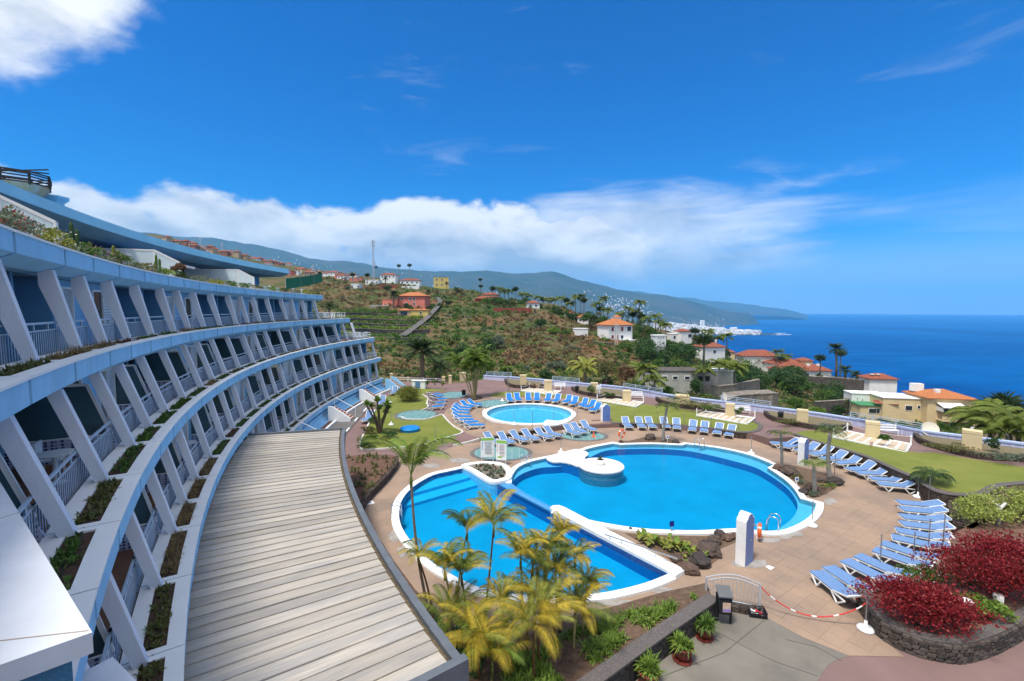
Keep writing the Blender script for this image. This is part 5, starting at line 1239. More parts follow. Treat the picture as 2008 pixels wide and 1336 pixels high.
# ---- gate, chain, bin, crate in the foreground
GREYP = M('galvanised_paint', (.48,.50,.54), .45, .06, 4, metal=.2)
g0, g1 = Vector(G2(1384, 1176, .15)), Vector(G2(1489, 1190, .15)); gd = (g1-g0); gl_ = gd.length; gy = math.atan2(gd.y, gd.x)
r = thing('arched_gate', 'grey metal gate panel with an arched top rail by the litter bin', 'gate', (g0.x, g0.y, .0), gy)
ztp = lambda t: 1.02 + .22*math.sin(PI*min(1, max(0, t)))
for x in (0, gl_): b = B(); b.bar((x,0,0),(x,0,1.02),.06); b.obj('gate_post', GREYP, r)
for dz_ in (0, -.13): b = B(); b.tube([(gl_*t,0,ztp(t)+dz_) for t in np.linspace(0,1,13)], .022, 6); b.obj('top_rail', GREYP, r)
b = B(); b.tube([(gl_*t,0,.12+.10*math.sin(PI*t)) for t in np.linspace(0,1,9)], .02, 6); b.obj('bottom_rail', GREYP, r)
for k in range(1, 14): t = k/14; b = B(); b.bar((gl_*t,0,.13+.1*math.sin(PI*t)),(gl_*t,0,ztp(t)-.13),.018); b.obj('bar', GREYP, r)
REDW = stripemat('red_white_tape', (.6,.04,.04), (.8,.8,.78), 1.6)
e0, e1 = Vector((*g1, .95)), Vector((*G2(1698, 1236), 1.0)); pts = []
for t in np.linspace(0, 1, 15): q = e0.lerp(e1, t); q.z -= .82*math.sin(PI*t)**.8; pts.append(q-e0)
b = B(); b.tube(pts, .022, 6); o = b.obj('barrier_chain', REDW, None, False, e0); tag(o, 'red and white barrier chain hanging from the gate to the red shrub planter', 'chain')
BLACKP = M('black_plastic', (.018,.018,.02), .5, .2, 5); p = G2(1418, 1222)
r = thing('litter_bin', 'black litter bin with sloping lid and poster on two posts by the gate', 'bin', (*p, 0), R_(-8))
for s in (-1, 1): b = B(); b.bar((s*.24,0,0),(s*.24,0,1.12),.06); b.obj('post', BLACKP, r)
b = B(); b.hexa([(-.2,-.17,.42),(.2,-.17,.42),(.2,.15,.42),(-.2,.15,.42),(-.22,-.2,.98),(.22,-.2,.98),(.22,.16,.98),(-.22,.16,.98)]); b.obj('body', BLACKP, r)
b = B(); b.hexa([(-.24,-.24,1.06),(.24,-.24,1.06),(.24,.2,1.22),(-.24,.2,1.22),(-.24,-.24,1.10),(.24,-.24,1.10),(.24,.2,1.27),(-.24,.2,1.27)]); b.obj('lid', M('grey_lid', (.12,.125,.13), .4), r)
b = B(); b.box((.04,-.197,.70),(.26,.006,.34)); o = b.obj('poster', M('poster_skin', (.60,.42,.33), .5, .25, 6), r); b = B(); b.box((.04,-.202,.60),(.24,.004,.09)); b.obj('poster_caption', M('poster_violet', (.25,.2,.5), .5), r)
p = G2(1484, 1206); r = thing('plastic_crate', 'small black open crate filled with red and white tape beside the gate', 'crate', (*p, .0), R_(-12))
b = B()
for s in (-1, 1):
    for z in (.03, .09, .15, .21): b.bar((-.28, s*.19, z), (.28, s*.19, z), .02, .03); b.bar((s*.28, -.19, z), (s*.28, .19, z), .02, .03)
for x, y in ((-.28,-.19),(.28,-.19),(.28,.19),(-.28,.19),(0,-.19),(0,.19)): b.bar((x,y,0),(x,y,.23),.025)
b.box((0,0,.01),(.56,.38,.02)); b.obj('crate_body', BLACKP, r)
b = B()
for k in range(14): a = random.uniform(0, 6); b.bar((random.uniform(-.2,.2), random.uniform(-.12,.12), random.uniform(.05,.14)), (random.uniform(-.22,.22), random.uniform(-.14,.14), random.uniform(.08,.18)), .04, .02, mi=k % 2)
tag(b.obj('tape_bundle', [M('tape_red', (.5,.03,.03), .6), PLAS], r), kind='stuff')
# waste bins on the garden path, bench, fences
def path_bin(px, py, label):
    p = U(px, py); r = thing('path_bin', label, 'bin', (*p, zt(*p)+.01)); b = B(); b.lathe([(.2,.25),(.24,.75),(.24,.78)], n=12); b.obj('body', BLACKP, r); b = B(); b.lathe([(.26,.82),(.1,.95),(.02,.97)], n=12); b.obj('lid', BLACKP, r); b = B(); b.bar((.25,0,0),(.25,0,.95),.05); b.obj('post', BLACKP, r)
path_bin(909, 779, 'black litter bin on a post at the foot of the papyrus clump'); path_bin(1131, 771, 'black litter bin at the bed behind the paddling pool'); path_bin(1530, 826, 'black litter bin in front of the lava bed with the cream pillar')
for px, py, yw, l in ((1098,763,-.1,'white slatted garden bench by the wall behind the paddling pool'), (1248,782,-.15,'white garden bench behind the second skylight'), (1456,812,-.2,'white garden bench behind the third skylight'), (1740,853,-.25,'white garden bench below the longest railing')):
    p = U(px, py); r = thing('garden_bench', l, 'bench', (*p, zt(*p)+.01), yw); 
    for y, z in ((-.15,.42),(0,.42),(.15,.42)): b = B(); b.box((0,y,z),(1.5,.12,.03)); b.obj('seat_slat', PAINTW, r)
    for z in (.6,.78): b = B(); b.box((0,.24,z),(1.5,.03,.12)); b.obj('back_slat', PAINTW, r)
    for s in (-1, 1): b = B(); b.bar((s*.65,-.18,0),(s*.65,-.18,.42),.05); b.bar((s*.65,.2,0),(s*.65,.26,.85),.05); b.obj('leg', PAINTW, r)
# blue tarp table on the left lawn
p = U(804, 845); r = thing('folded_parasol_cover', 'bright blue round cover lying on the left lawn', 'cover', (*p, zt(*p)+.03)); b = B(); b.lathe([(.85,0),(.9,.22),(.8,.3),(.1,.36)], n=18); b.obj('cover_cloth', M('blue_tarp', (.01,.20,.55), .5, .15, 3), r)
# white fence and low gate at the far end of the drive
r = thing('white_fence', 'white railing fence with posts at the far end of the drive', 'fence', (*U(775,748), .02)); o0 = r.location.copy(); fp = [Vector((*U(x, y), .02))-o0 for x, y in ((775,748),(800,749),(830,750),(855,751),(869,752))]
for a, c in zip(fp, fp[1:]):
    for z in (.35, .62): b = B(); b.bar(a+Vector((0,0,z)), c+Vector((0,0,z)), .05); b.obj('rail', PAINTW, r)
for a in fp: b = B(); b.bar(a, a+Vector((0,0,.75)), .07); b.obj('post', PAINTW, r)
for px, py, h, l in ((768,748,1.25,'cream gatepost at the end of the drive'), (870,753,1.1,'cream gatepost at the end of the white fence'), (883,752,1.25,'cream gatepost beside the papyrus clump')):
    p = U(px, py); r = thing('gatepost', l, 'gatepost', (*p, .0)); b = B(); b.box((0,0,h*.45),(.42,.42,h*.9)); b.obj('shaft', CREAM, r); b = B(); b.box((0,0,h*.93),(.52,.52,.08)); b.box((0,0,h*1.0),(.3,.3,.12),0,0,.4); b.obj('cap', CREAM, r)
p = U(822, 762); r = thing('pump_cabinet', 'white and blue striped cabinet in front of the white fence', 'cabinet', (*p, .03), R_(-5)); b = B(); b.box((0,0,.55),(1.9,.7,1.1)); b.obj('body', PAINTW, r); b = B(); b.box((-.1,-.36,.52),(.7,.02,.9)); b.obj('louvre_door', stripemat('louvre_blue', (.08,.2,.38), (.35,.45,.6), 0.01), r); b = B(); b.box((0,0,1.13),(2.1,.85,.06)); b.obj('roof', PAINTW, r)
# metal mesh barrier at the deck entrance
a, c = Vector((*G2(832,886), 0)), Vector((*G2(876,892), 0)); r = thing('crowd_barrier', 'low grey barred barrier at the pool deck entrance', 'barrier', a); d = c-a
for z in (.1, .85): b = B(); b.bar(Vector((0,0,z)), d+Vector((0,0,z)), .04); b.obj('rail', GREYP, r)
for k in range(13): q = d*(k/12); b = B(); b.bar(q+Vector((0,0,.02 if k % 12 == 0 else .1)), q+Vector((0,0,.85)), .03 if k % 12 == 0 else .018); b.obj('bar', GREYP, r)
# ---- lamp in the red shrub bed, pale stump comes with the plants
def globe_lamp(px, py, z, label):
    r = thing('garden_lamp', label, 'lamp', (*G2(px, py, z), z)); b = B(); b.tube([(0,0,0),(0,0,.55)], .035, 8); b.obj('stem', PAINTW, r); b = B(); b.lathe([(.05,.55),(.12,.62),(.12,.74),(.10,.76)], n=12); b.obj('globe', PLAS, r, True); b = B(); b.lathe([(.2,.75),(.17,.80),(.05,.85)], n=12); b.obj('cap', PAINTW, r)
globe_lamp(1892, 1222, .6, 'white garden lamp with a flat cap rising behind the near red shrub')
# satellite dishes
def dish(p, rad, yaw, tilt, label):
    r = thing('satellite_dish', label, 'satellite dish', p, yaw); b = B(); n = 20; V = [(0,0,0)]; 
    for k in range(1, 5):
        rr = rad*k/4
        for i in range(n): V.append((rr*math.cos(2*PI*i/n), .22*rad*(k/4)**2*-1, rr*math.sin(2*PI*i/n)))
    Fc = [(0, 1+i, 1+(i+1) % n) for i in range(n)]+[(1+k*n+i, 1+(k+1)*n+i, 1+(k+1)*n+(i+1) % n, 1+k*n+(i+1) % n) for k in range(3) for i in range(n)]
    b.add(V, Fc); o = b.obj('reflector', M('dish_cream', (.66,.60,.48), .6, .06, 2), r, True, (0,0,rad*1.1), (tilt,0,0)); b = B(); b.tube([(0,.1,-rad*.4),(0,.1,rad*1.0)], .06, 6); b.obj('mast', GREYP, r)
    b = B(); b.tube([(0,-.2*rad,rad*1.1),(0,-rad*.9,rad*1.3)], .02, 5); b.obj('feed_arm', GREYP, r)
p = U(1842, 868); dish((p[0]+.3, p[1]+1.2, zt(*p)+.1), .58, R_(-30), R_(-25), 'large round cream satellite dish behind the boundary wall'); p = U(1420, 797); dish((p[0], p[1]+.2, zt(*p)+.5), .5, R_(40), R_(-20), 'small white satellite dish on the boundary wall')
# ---- the person in white
def person(px, py):
    p = U(px, py); z = zt(*p)+.012; r = thing('person', 'person in white shirt and white trousers standing with back turned by the skylight', 'person', (*p, z), R_(170))
    J = {'pel':(0,0,.92),'sp':(0,.02,1.12),'ch':(0,.03,1.34),'nk':(0,.05,1.50),'hd0':(0,.08,1.60),'hd1':(0,.09,1.72),
         'lh':(.10,0,.88),'lk':(.11,.03,.50),'la':(.12,-.01,.09),'lt':(.13,.13,.035),'rh':(-.10,0,.88),'rk':(-.12,.02,.50),'ra':(-.13,-.02,.09),'rt':(-.14,.12,.035),
         'ls':(.19,.03,1.40),'le':(.25,.08,1.14),'lw':(.20,.26,1.02),'lhd':(.17,.34,1.01),'rs':(-.19,.03,1.40),'re':(-.26,.06,1.13),'rw':(-.22,.24,1.00),'rhd':(-.19,.32,.99)}
    Rr = {'pel':.145,'sp':.135,'ch':.155,'nk':.06,'hd0':.085,'hd1':.10,'lh':.10,'lk':.075,'la':.055,'lt':.045,'rh':.10,'rk':.075,'ra':.055,'rt':.045,'ls':.075,'le':.055,'lw':.038,'lhd':.04,'rs':.075,'re':.055,'rw':.038,'rhd':.04}
    Ed = [('pel','sp'),('sp','ch'),('ch','nk'),('nk','hd0'),('hd0','hd1'),('pel','lh'),('lh','lk'),('lk','la'),('la','lt'),('pel','rh'),('rh','rk'),('rk','ra'),('ra','rt'),('ch','ls'),('ls','le'),('le','lw'),('lw','lhd'),('ch','rs'),('rs','re'),('re','rw'),('rw','rhd')]
    ks = list(J); me = bpy.data.meshes.new('body'); me.from_pydata([J[k] for k in ks], [(ks.index(a), ks.index(c)) for a, c in Ed], [])
    o = link('body', me, r); sk = o.modifiers.new('skin', 'SKIN'); ss = o.modifiers.new('sub', 'SUBSURF'); ss.levels = 1; ss.render_levels = 2
    for i, k in enumerate(ks): me.skin_vertices[0].data[i].radius = (Rr[k], Rr[k]*(.75 if k in ('pel','sp','ch') else 1)); me.skin_vertices[0].data[i].use_root = (k == 'pel')
    m = bpy.data.materials.new('white_work_clothes_and_skin'); m.use_nodes = True; N, L = m.node_tree.nodes, m.node_tree.links; b = N['Principled BSDF']; b.inputs['Roughness'].default_value = .85
    t = N.new('ShaderNodeTexCoord'); s = N.new('ShaderNodeSeparateXYZ'); L.new(t.outputs['Object'], s.inputs[0])
    def gt(sk_, v): x = N.new('ShaderNodeMath'); x.operation = 'GREATER_THAN'; L.new(s.outputs[sk_], x.inputs[0]); x.inputs[1].default_value = v; return x.outputs[0]
    mx = N.new('ShaderNodeMix'); mx.data_type = 'RGBA'; L.new(gt(2, 1.49), mx.inputs[0]); mx.inputs[6].default_value = (.74,.76,.80,1); mx.inputs[7].default_value = (.36,.20,.14,1)
    m2 = N.new('ShaderNodeMix'); m2.data_type = 'RGBA'; L.new(gt(1, .235), m2.inputs[0]); L.new(mx.outputs[2], m2.inputs[6]); m2.inputs[7].default_value = (.36,.20,.14,1)
    L.new(m2.outputs[2], b.inputs['Base Color']); me.materials.append(m)
    h = B(); h.lathe([(.06,1.60),(.108,1.68),(.108,1.76),(.07,1.83),(.02,1.845)], (0,.065,0), 12); h.obj('hair', M('dark_hair', (.02,.015,.012), .7), r, True)
    f = B(); f.box((0,.19,1.66),(.03,.03,.05)); f.obj('nose', M('skin_tone', (.36,.20,.14), .7), r)
    for sx in (-1, 1): f = B(); f.box((sx*.10,.09,1.68),(.02,.04,.06)); f.obj('ear', M('skin_tone'), r)
    for sx in (-1, 1):
        for k in range(4): f = B(); f.tube([(sx*.18+(k-1.5)*.017,.345,1.0),(sx*.18+(k-1.5)*.018,.40,.985),(sx*.18+(k-1.5)*.018,.42,.95)], .009, 5); f.obj('finger', M('skin_tone'), r)
        f = B(); f.tube([(sx*.155,.33,1.01),(sx*.135,.37,1.02)], .010, 5); f.obj('thumb', M('skin_tone'), r)
    for sx, k in ((.13,'l'),(-.135,'r')): f = B(); f.hexa([(sx-.05,-.09,-.005),(sx+.05,-.09,-.005),(sx+.045,.19,-.005),(sx-.045,.19,-.005),(sx-.04,-.07,.09),(sx+.04,-.07,.09),(sx+.03,.15,.05),(sx-.03,.15,.05)]); f.obj('shoe', M('white_shoe', (.7,.7,.7), .6), r)
person(1174, 779)
# ================================================================== plants
def leafmat(name, c1, c2, rough=.6, scale=7.0, trans=.25):
    return M(name, c1, rough, col2=c2, scale=scale, detail=3, spec=.25, trans=trans)
LM = {
 'green': leafmat('leaf_green', (.13,.22,.04), (.05,.105,.02)), 'deep': leafmat('leaf_deep_green', (.075,.145,.04), (.028,.065,.02)),
 'olive': leafmat('leaf_olive', (.19,.19,.06), (.085,.095,.03)), 'yellow': leafmat('leaf_yellow_green', (.34,.33,.06), (.13,.17,.03)),
 'lime': leafmat('leaf_lime', (.22,.32,.05), (.09,.16,.025)), 'grey': leafmat('leaf_grey_green', (.19,.23,.16), (.09,.12,.075)),
 'red': leafmat('leaf_crimson', (.40,.035,.04), (.10,.011,.016), .45, 11), 'dry': leafmat('dry_straw', (.36,.26,.11), (.18,.12,.055)),
 'gold': leafmat('frond_golden', (.58,.43,.05), (.30,.26,.035), .6, 7.0, .35), 'frond': leafmat('frond_green', (.21,.25,.04), (.08,.125,.025), .6, 7.0, .3), 'frondd': leafmat('frond_dark', (.06,.10,.03), (.025,.045,.015)),
 'brown': leafmat('scrub_brown', (.25,.145,.08), (.12,.07,.04)), 'pink': leafmat('petal_pink', (.55,.22,.32), (.35,.1,.2)), 'flred': leafmat('petal_red', (.6,.02,.04), (.4,.01,.02)), 'white': leafmat('petal_white', (.75,.72,.74), (.6,.55,.6)),
 'vari': leafmat('leaf_variegated', (.46,.48,.12), (.20,.28,.06)), 'mauve': leafmat('petal_mauve', (.45,.2,.5), (.3,.12,.35)),
}
BARK = M('palm_bark', (.21,.16,.115), .95, .3, 6, .8, 25); BARKG = M('palm_bark_grey', (.24,.225,.20), .95, .25, 5, .6, 25); WOOD = M('shrub_wood', (.10,.07,.05), .95, .3, 8)
CANE = M('palm_cane', (.28,.24,.10), .7, .25, 5, stretch=(1,1,6)); CANEB = M('palm_cane_brown', (.16,.075,.035), .8, .3, 5, stretch=(1,1,7))
def leaf_quads(C, D, Lx, Wd, rng, roll=None):
    """rhombic leaves: centres C, directions D (unit), lengths, widths"""
    n = len(C); R3 = rng.normal(size=(n, 3)); S = np.cross(D, R3); S /= np.linalg.norm(S, axis=1)[:, None]+1e-9
    Lx = np.asarray(Lx).reshape(-1, 1); Wd = np.asarray(Wd).reshape(-1, 1); a = C-D*Lx/2; b = C+D*Lx/2; m = C-D*Lx*.05
    V = np.stack([a, m+S*Wd/2, b, m-S*Wd/2], 1).reshape(-1, 3); Fq = np.arange(4*n).reshape(-1, 4); return V, Fq
def bush_arrays(n, r, leaf, rng, clumps=14, flat=.0, rag=.35, up=.35):
    """lumpy foliage volume: leaves on the skins of many clumps filling an ellipsoid r=(rx,ry,rz) that rests on z=0"""
    r = np.array(r, float); cc = rng.normal(size=(clumps, 3)); cc /= np.linalg.norm(cc, axis=1)[:, None]; cc *= rng.uniform(.35, .82, (clumps, 1))
    cr = rng.uniform(.26, .48, clumps); cc[:, 2] = np.abs(cc[:, 2])*1.0 if flat else cc[:, 2]
    k = rng.integers(0, clumps, n); d = rng.normal(size=(n, 3)); d /= np.linalg.norm(d, axis=1)[:, None]; d[:, 2] = np.where(d[:, 2] < -.3, -d[:, 2], d[:, 2])
    rad = cr[k]*(1-rag*rng.uniform(0, 1, n)**2+.12*rng.normal(size=n)); P = cc[k]+d*rad[:, None]
    P = P*r; P[:, 2] = P[:, 2]+r[2]*.92; P[:, 2] = np.maximum(P[:, 2], .02*rng.uniform(0, 1, n))
    D = d+.7*rng.normal(size=(n, 3)); D[:, 2] += up; D /= np.linalg.norm(D, axis=1)[:, None]
    L_ = leaf*rng.uniform(.6, 1.35, n); return leaf_quads(P, D, L_, L_*.55, rng)
def bush(name, label, cat, loc, r, n, leaf, mat, seed=0, clumps=14, stem=True, extra=None, rz=0.0, group=None, rag=.35, up=.35):
    rng = np.random.default_rng(seed+5); t = thing(name, label, cat, loc, rz, group)
    V, Fq = bush_arrays(n, r, leaf, rng, clumps, rag=rag, up=up); link('foliage', mesh_from('foliage', V, Fq, LM[mat]), t)
    if extra:
        for m2, n2, lf in extra:
            V, Fq = bush_arrays(n2, tuple(x*1.02 for x in r), lf, rng, clumps*2, rag=.1); link('blossom' if m2 in ('pink','flred','white','mauve') else 'foliage', mesh_from('foliage', V, Fq, LM[m2]), t)
    if stem:
        b = B()
        for k in range(5):
            a = rng.uniform(0, 6.28); b.tube([(0,0,-.1), (r[0]*.25*math.cos(a), r[1]*.25*math.sin(a), r[2]*.7), (r[0]*.5*math.cos(a), r[1]*.5*math.sin(a), r[2]*1.3)], [.04*r[2]+.012,.03*r[2]+.01,.008], 5)
        b.obj('stem', WOOD, t)
    return t
def frond_arrays(L_, nl, ll, droop, lift, rng, fold=.5, wid=.045, ends=.25):
    """a feather frond leaving the origin along +X; droop bends the tip down"""
    ts = np.linspace(0, 1, 13); ang = lift-droop*ts**1.4; dx_ = np.cos(ang); dz_ = np.sin(ang); st = L_/12
    X = np.concatenate([[0], np.cumsum((dx_[:-1]+dx_[1:])/2*st)]); Z = np.concatenate([[0], np.cumsum((dz_[:-1]+dz_[1:])/2*st)])
    tt = np.linspace(.14, 1, nl); V, Fq = [], []
    rw = .012*L_/1.6+.004
    for i in range(12):
        k = len(V); w0, w1 = rw*(1-.8*ts[i]), rw*(1-.8*ts[i+1]); V += [(X[i],-w0,Z[i]),(X[i],w0,Z[i]),(X[i+1],w1,Z[i+1]),(X[i+1],-w1,Z[i+1])]; Fq.append((k,k+1,k+2,k+3))
    for t in tt:
        x, z, a = np.interp(t, ts, X), np.interp(t, ts, Z), np.interp(t, ts, ang); l = ll*(math.sin(PI*(ends*.5+t*(1-ends*.55)))**.6)*rng.uniform(.88, 1.1); l = max(l, .25*ll)
        for s in (-1, 1):
            sw = R_(48)*(1-.45*t); f = fold*rng.uniform(.8, 1.2)
            d = np.array([math.cos(sw)*math.cos(a), s*math.sin(sw), math.cos(sw)*math.sin(a)]); n_ = np.array([-math.sin(a), 0, math.cos(a)]); d = d+n_*math.tan(f)*.35*math.sin(sw); d /= np.linalg.norm(d)
            tip = np.array([x, 0, z])+d*l; tip[2] -= l*.22*(.4+droop); mid = np.array([x, 0, z])+d*l*.5; mid[2] -= l*.02
            u = np.array([math.cos(a), 0, math.sin(a)])*wid*l*.5
            k = len(V); b0 = np.array([x, 0, z]); V += [tuple(b0-u*.5), tuple(mid-u), tuple(tip), tuple(mid+u)]; Fq.append((k, k+1, k+2, k+3))
    return np.array(V), np.array(Fq)
_fr = {}
def frond_mesh(kind, i, mat):
    key = (kind, i, mat)
    if key not in _fr:
        rng = np.random.default_rng(hash((kind, i)) % 1000 if False else (sum(map(ord, kind))*7+i))
        P = {'areca': (1.75, 52, .50, 1.45+.25*i, 1.15), 'tall': (2.3, 64, .60, 1.45+.2*i, 1.25), 'canary': (2.6, 46, .46, 1.0+.22*i, .75), 'royal': (2.2, 34, .55, 1.7+.2*i, .95), 'small': (.9, 26, .34, 1.5+.2*i, .85), 'coco': (2.4, 34, .6, 1.5+.2*i, .8)}[kind]
        V, Fq = frond_arrays(P[0], P[1], P[2], P[3], P[4], rng, wid={'canary': .12, 'royal': .13, 'coco': .15}.get(kind, .074)); _fr[key] = mesh_from('frond', V, Fq, LM[mat])
    return _fr[key]
def palm(name, label, crown, base, kind, nf, mats, seed, trunk=(.07,.05), size=1.0, lean=True, bark=None, group=None, els=None):
    rng = random.Random(seed); base, crown = Vector(base), Vector(crown); t = thing(name, label, 'palm', base, 0, group); c = crown-base
    b = B(); n = 10; bend = Vector((rng.uniform(-.1,.1), rng.uniform(-.1,.1), 0))*c.length*.35
    pts, rs = [], []
    for k in range(n+1): s = k/n; pts.append(c*s+bend*math.sin(PI*s)-Vector((0,0,.15*(k == 0)))); rs.append(trunk[0]*(1-s)+trunk[1]*s+(.25*trunk[0] if k == 0 else 0))
    b.tube(pts, rs, 9); b.obj('trunk', bark or BARKG, t, True)
    if kind in ('areca', 'tall'): b = B(); b.tube([c-Vector((0,0,.45*size)), c-Vector((0,0,.2*size)), c+Vector((0,0,.05))], [trunk[1]*1.05, trunk[1]*1.5, trunk[1]*.7], 8); b.obj('crownshaft', LM['lime' if 'gold' not in mats else 'yellow'], t, True)
    for k in range(nf):
        a = k*2.39996+rng.uniform(-.25,.25); i = rng.randrange(3); m = mats[k % len(mats)]; e = rng.uniform(-.35,.25) if els is None else rng.uniform(*els)
        link('frond', frond_mesh(kind, i, m), t, c, (rng.uniform(-.25,.25), -e, a), (size*rng.uniform(.82,1.12),)*3)
    return t
def tuft_arrays(n, h, spread, wid, rng, bend=.6):
    """strap leaves fanning from a point"""
    V, Fq = [], []
    for k in range(n):
        a = rng.uniform(0, 6.283); e = rng.uniform(.35, 1.45); l = h*rng.uniform(.6, 1.15); d = np.array([math.cos(a)*math.cos(e)*spread, math.sin(a)*math.cos(e)*spread, math.sin(e)]); s = np.array([-math.sin(a), math.cos(a), 0])*wid*.5
        p1 = d*l*.55; p2 = d*l; p2[2] -= l*bend*math.cos(e)*.6; o = np.array([rng.normal()*.02, rng.normal()*.02, 0]); q = len(V)
        V += [tuple(o-s*.6), tuple(o+s*.6), tuple(o+p1+s), tuple(o+p1-s), tuple(o+p2)]; Fq += [(q, q+1, q+2, q+3), (q+3, q+2, q+4, q+4)]
    return V, Fq
def tris(Fq): return [f if f[2] != f[3] else f[:3] for f in Fq]
def scatter_tufts(pts, h, spread, wid, nl, rng, bend=.6):
    V, Fq = [], []
    for x, y, z in pts:
        v, f = tuft_arrays(nl, h*rng.uniform(.6, 1.3), spread, wid, rng, bend); k = len(V); V += [(p[0]+x, p[1]+y, p[2]+z) for p in v]; Fq += [tuple(i+k for i in q) for q in tris(f)]
    return V, Fq

# ---- hotel planters
rngp = np.random.default_rng(3)
for li, i, a0, a1, R, zc in PLANTERS:
    if li == 0: continue
    if i < 2 and li < 3: pass
    look = ['green', 'dry', 'sparse', 'mixed', 'red', 'dry2', 'sparse'][(i*5+li*3+(i*i) % 3) % 7]
    if li == 3: look = {0: 'sparse', 1: 'mixed', 2: 'greenb', 3: 'mixed', 4: 'mixed', 5: 'dry', 6: 'dry', 7: 'dry', 8: 'dry', 9: 'sparse', 10: 'red'}.get(i, 'sparse')
    if li == 2: look = {3: 'sparse', 4: 'mixed', 5: 'sparse', 6: 'green', 7: 'green', 8: 'green', 9: 'sparse'}.get(i, look)
    n = 95 if li < 4 else 50; P = []
    for k in range(n):
        if look in ('sparse', 'red', 'mixed') and rngp.uniform() < .5 or (look != 'mixed' and math.sin(k*.35+i) > .2): continue
        p = pol(a0+(a1-a0)*rngp.uniform(.03, .97), R+rngp.uniform(.31, .62), zc-.04); P.append((p.x, p.y, p.z))
    if len(P) < 12: continue
    o = Vector(P[0]); V, Fq = scatter_tufts([(x-o.x, y-o.y, z-o.z) for x, y, z in P], .24 if look in ('dry', 'dry2') else .16, 1.0, .014 if look in ('dry', 'dry2') else .035, 10, rngp)
    m = {'dry': 'dry', 'dry2': 'dry', 'green': 'green', 'greenb': 'lime', 'sparse': 'green', 'red': 'brown', 'mixed': 'olive'}[look]
    ob = link('planter_plants', mesh_from('planter_plants', V, Fq, LM[m]), None, o)
    word = {'dry': 'straw-brown dried plants', 'dry2': 'straw-brown dried plants', 'green': 'low green plants', 'greenb': 'bright green plants', 'sparse': 'a few green plants', 'red': 'brown withered plants', 'mixed': 'mixed olive plants'}[look]
    tag(ob, '%s in the %s planter from the near end, %s floor band' % (word, ordw(i+1), LEV[li][0]), 'plants', 'plants in the balcony planters')
    if li in (2, 3) and i < 12:      # irrigation hose
        b = B(); b.tube([pol(a0+(a1-a0)*t, R+.47+.03*math.sin(t*9+i), zc-.015) for t in np.linspace(-.15, 1.12, 9)], .011, 5); o2 = pol(a0, R+.47, zc-.02); b.v = [(x-o2.x, y-o2.y, z-o2.z) for x, y, z in b.v]
        tag(b.obj('irrigation_hose', BLACKP, None, False, o2), 'thin black watering hose in the %s planter from the near end, %s floor band' % (ordw(i+1), LEV[li][0]), 'hose', 'watering hoses in the planters')
# lush roof band
for li, i, a0, a1, R, zc in PLANTERS:
    if li: continue
    near = i < 9; am = (a0+a1)/2; kinds = ['olive', 'green', 'grey', 'lime', 'green', 'yellow', 'deep']
    p = pol(am, R+.48, zc-.05); w = abs(a1-a0)/180*PI*R/2
    m = kinds[(i*3+1) % 7]; h = (.30 if near else .26)*(1.25 if i in (4, 5, 6) else 1)
    lab = '%s plants in the %s section of the roof planter from the near end' % ({'olive': 'olive', 'green': 'green', 'grey': 'grey-green', 'lime': 'bright green', 'yellow': 'yellowish', 'deep': 'dark green'}[m], ordw(i+1))
    ang = math.atan2((pol(a1, R)-pol(a0, R)).y, (pol(a1, R)-pol(a0, R)).x)
    t = bush('roof_plants', lab, 'plants', p, (w*1.05, .42, h), 900 if near else 420, .09 if near else .11, m, 40+i, 22, False, [('flred' if i in (2, 3, 4, 5) else ('white' if i in (5, 6) else 'pink'), 130 if near else 40, .06)], ang, 'plants in the roof planter')
AG = LM['grey']
def agave(p, s, mat, label, n=26):
    rng = np.random.default_rng(int(abs(p[0])*100) % 999); V, Fq = [], []
    for k in range(n):
        a = k*2.4; e = .25+1.15*(k/n); l = s*(1-.35*k/n); d = np.array([math.cos(a)*math.cos(e), math.sin(a)*math.cos(e), math.sin(e)]); sd = np.array([-math.sin(a), math.cos(a), 0])*s*.11; q = len(V)
        V += [tuple(-sd*.5), tuple(sd*.5), tuple(d*l*.5+sd), tuple(d*l*.5-sd), tuple(d*l)]; Fq += [(q, q+1, q+2, q+3), (q+3, q+2, q+4)]
    t = thing('agave', label, 'agave', p); link('leaf_rosette', mesh_from('rosette', V, Fq, LM[mat]), t); b = B(); b.lathe([(.05*s,-.1),(.08*s,.1*s)], n=6); b.obj('stump', WOOD, t)
def cactus(p, h, label, mat='green'):
    t = thing('columnar_cactus', label, 'cactus', p)
    for k, (dx_, dy_, hh) in enumerate(((0,0,1),(.12,.05,.8),(-.10,.07,.7),(.03,-.11,.62))):
        b = B(); b.tube([(dx_,dy_,0),(dx_,dy_,h*hh*.9),(dx_,dy_,h*hh)], [.05,.055,.02], 6); b.obj('column', LM[mat], t)
for px, py, s, l in ((146,487,.55,'large grey-green agave rosette among red flowers on the roof planter'), (206,498,.5,'agave rosette right of the flower cascade on the roof planter'), (214,500,.45,'second agave rosette next to the yellow cactus on the roof planter'), (264,520,.45,'agave rosette halfway along the roof planter'), (300,530,.42,'agave rosette below the tall cactus on the roof planter')):
    p = AT(px, py, 9.0); 
    for _ in range(4):
        a = math.degrees(math.atan2(p.y-BC.y, p.x-BC.x)); r = math.hypot(p.x-BC.x, p.y-BC.y); p = AT(px, py, p.y*(1+.0) + (77.2-r)*-.0)
    best = min((abs(math.hypot(AT(px, py, d).x-BC.x, AT(px, py, d).y-BC.y)-77.2), d) for d in np.linspace(6, 60, 540))[1]; p = AT(px, py, best); agave((p.x, p.y, 12.68), s, 'grey', l)
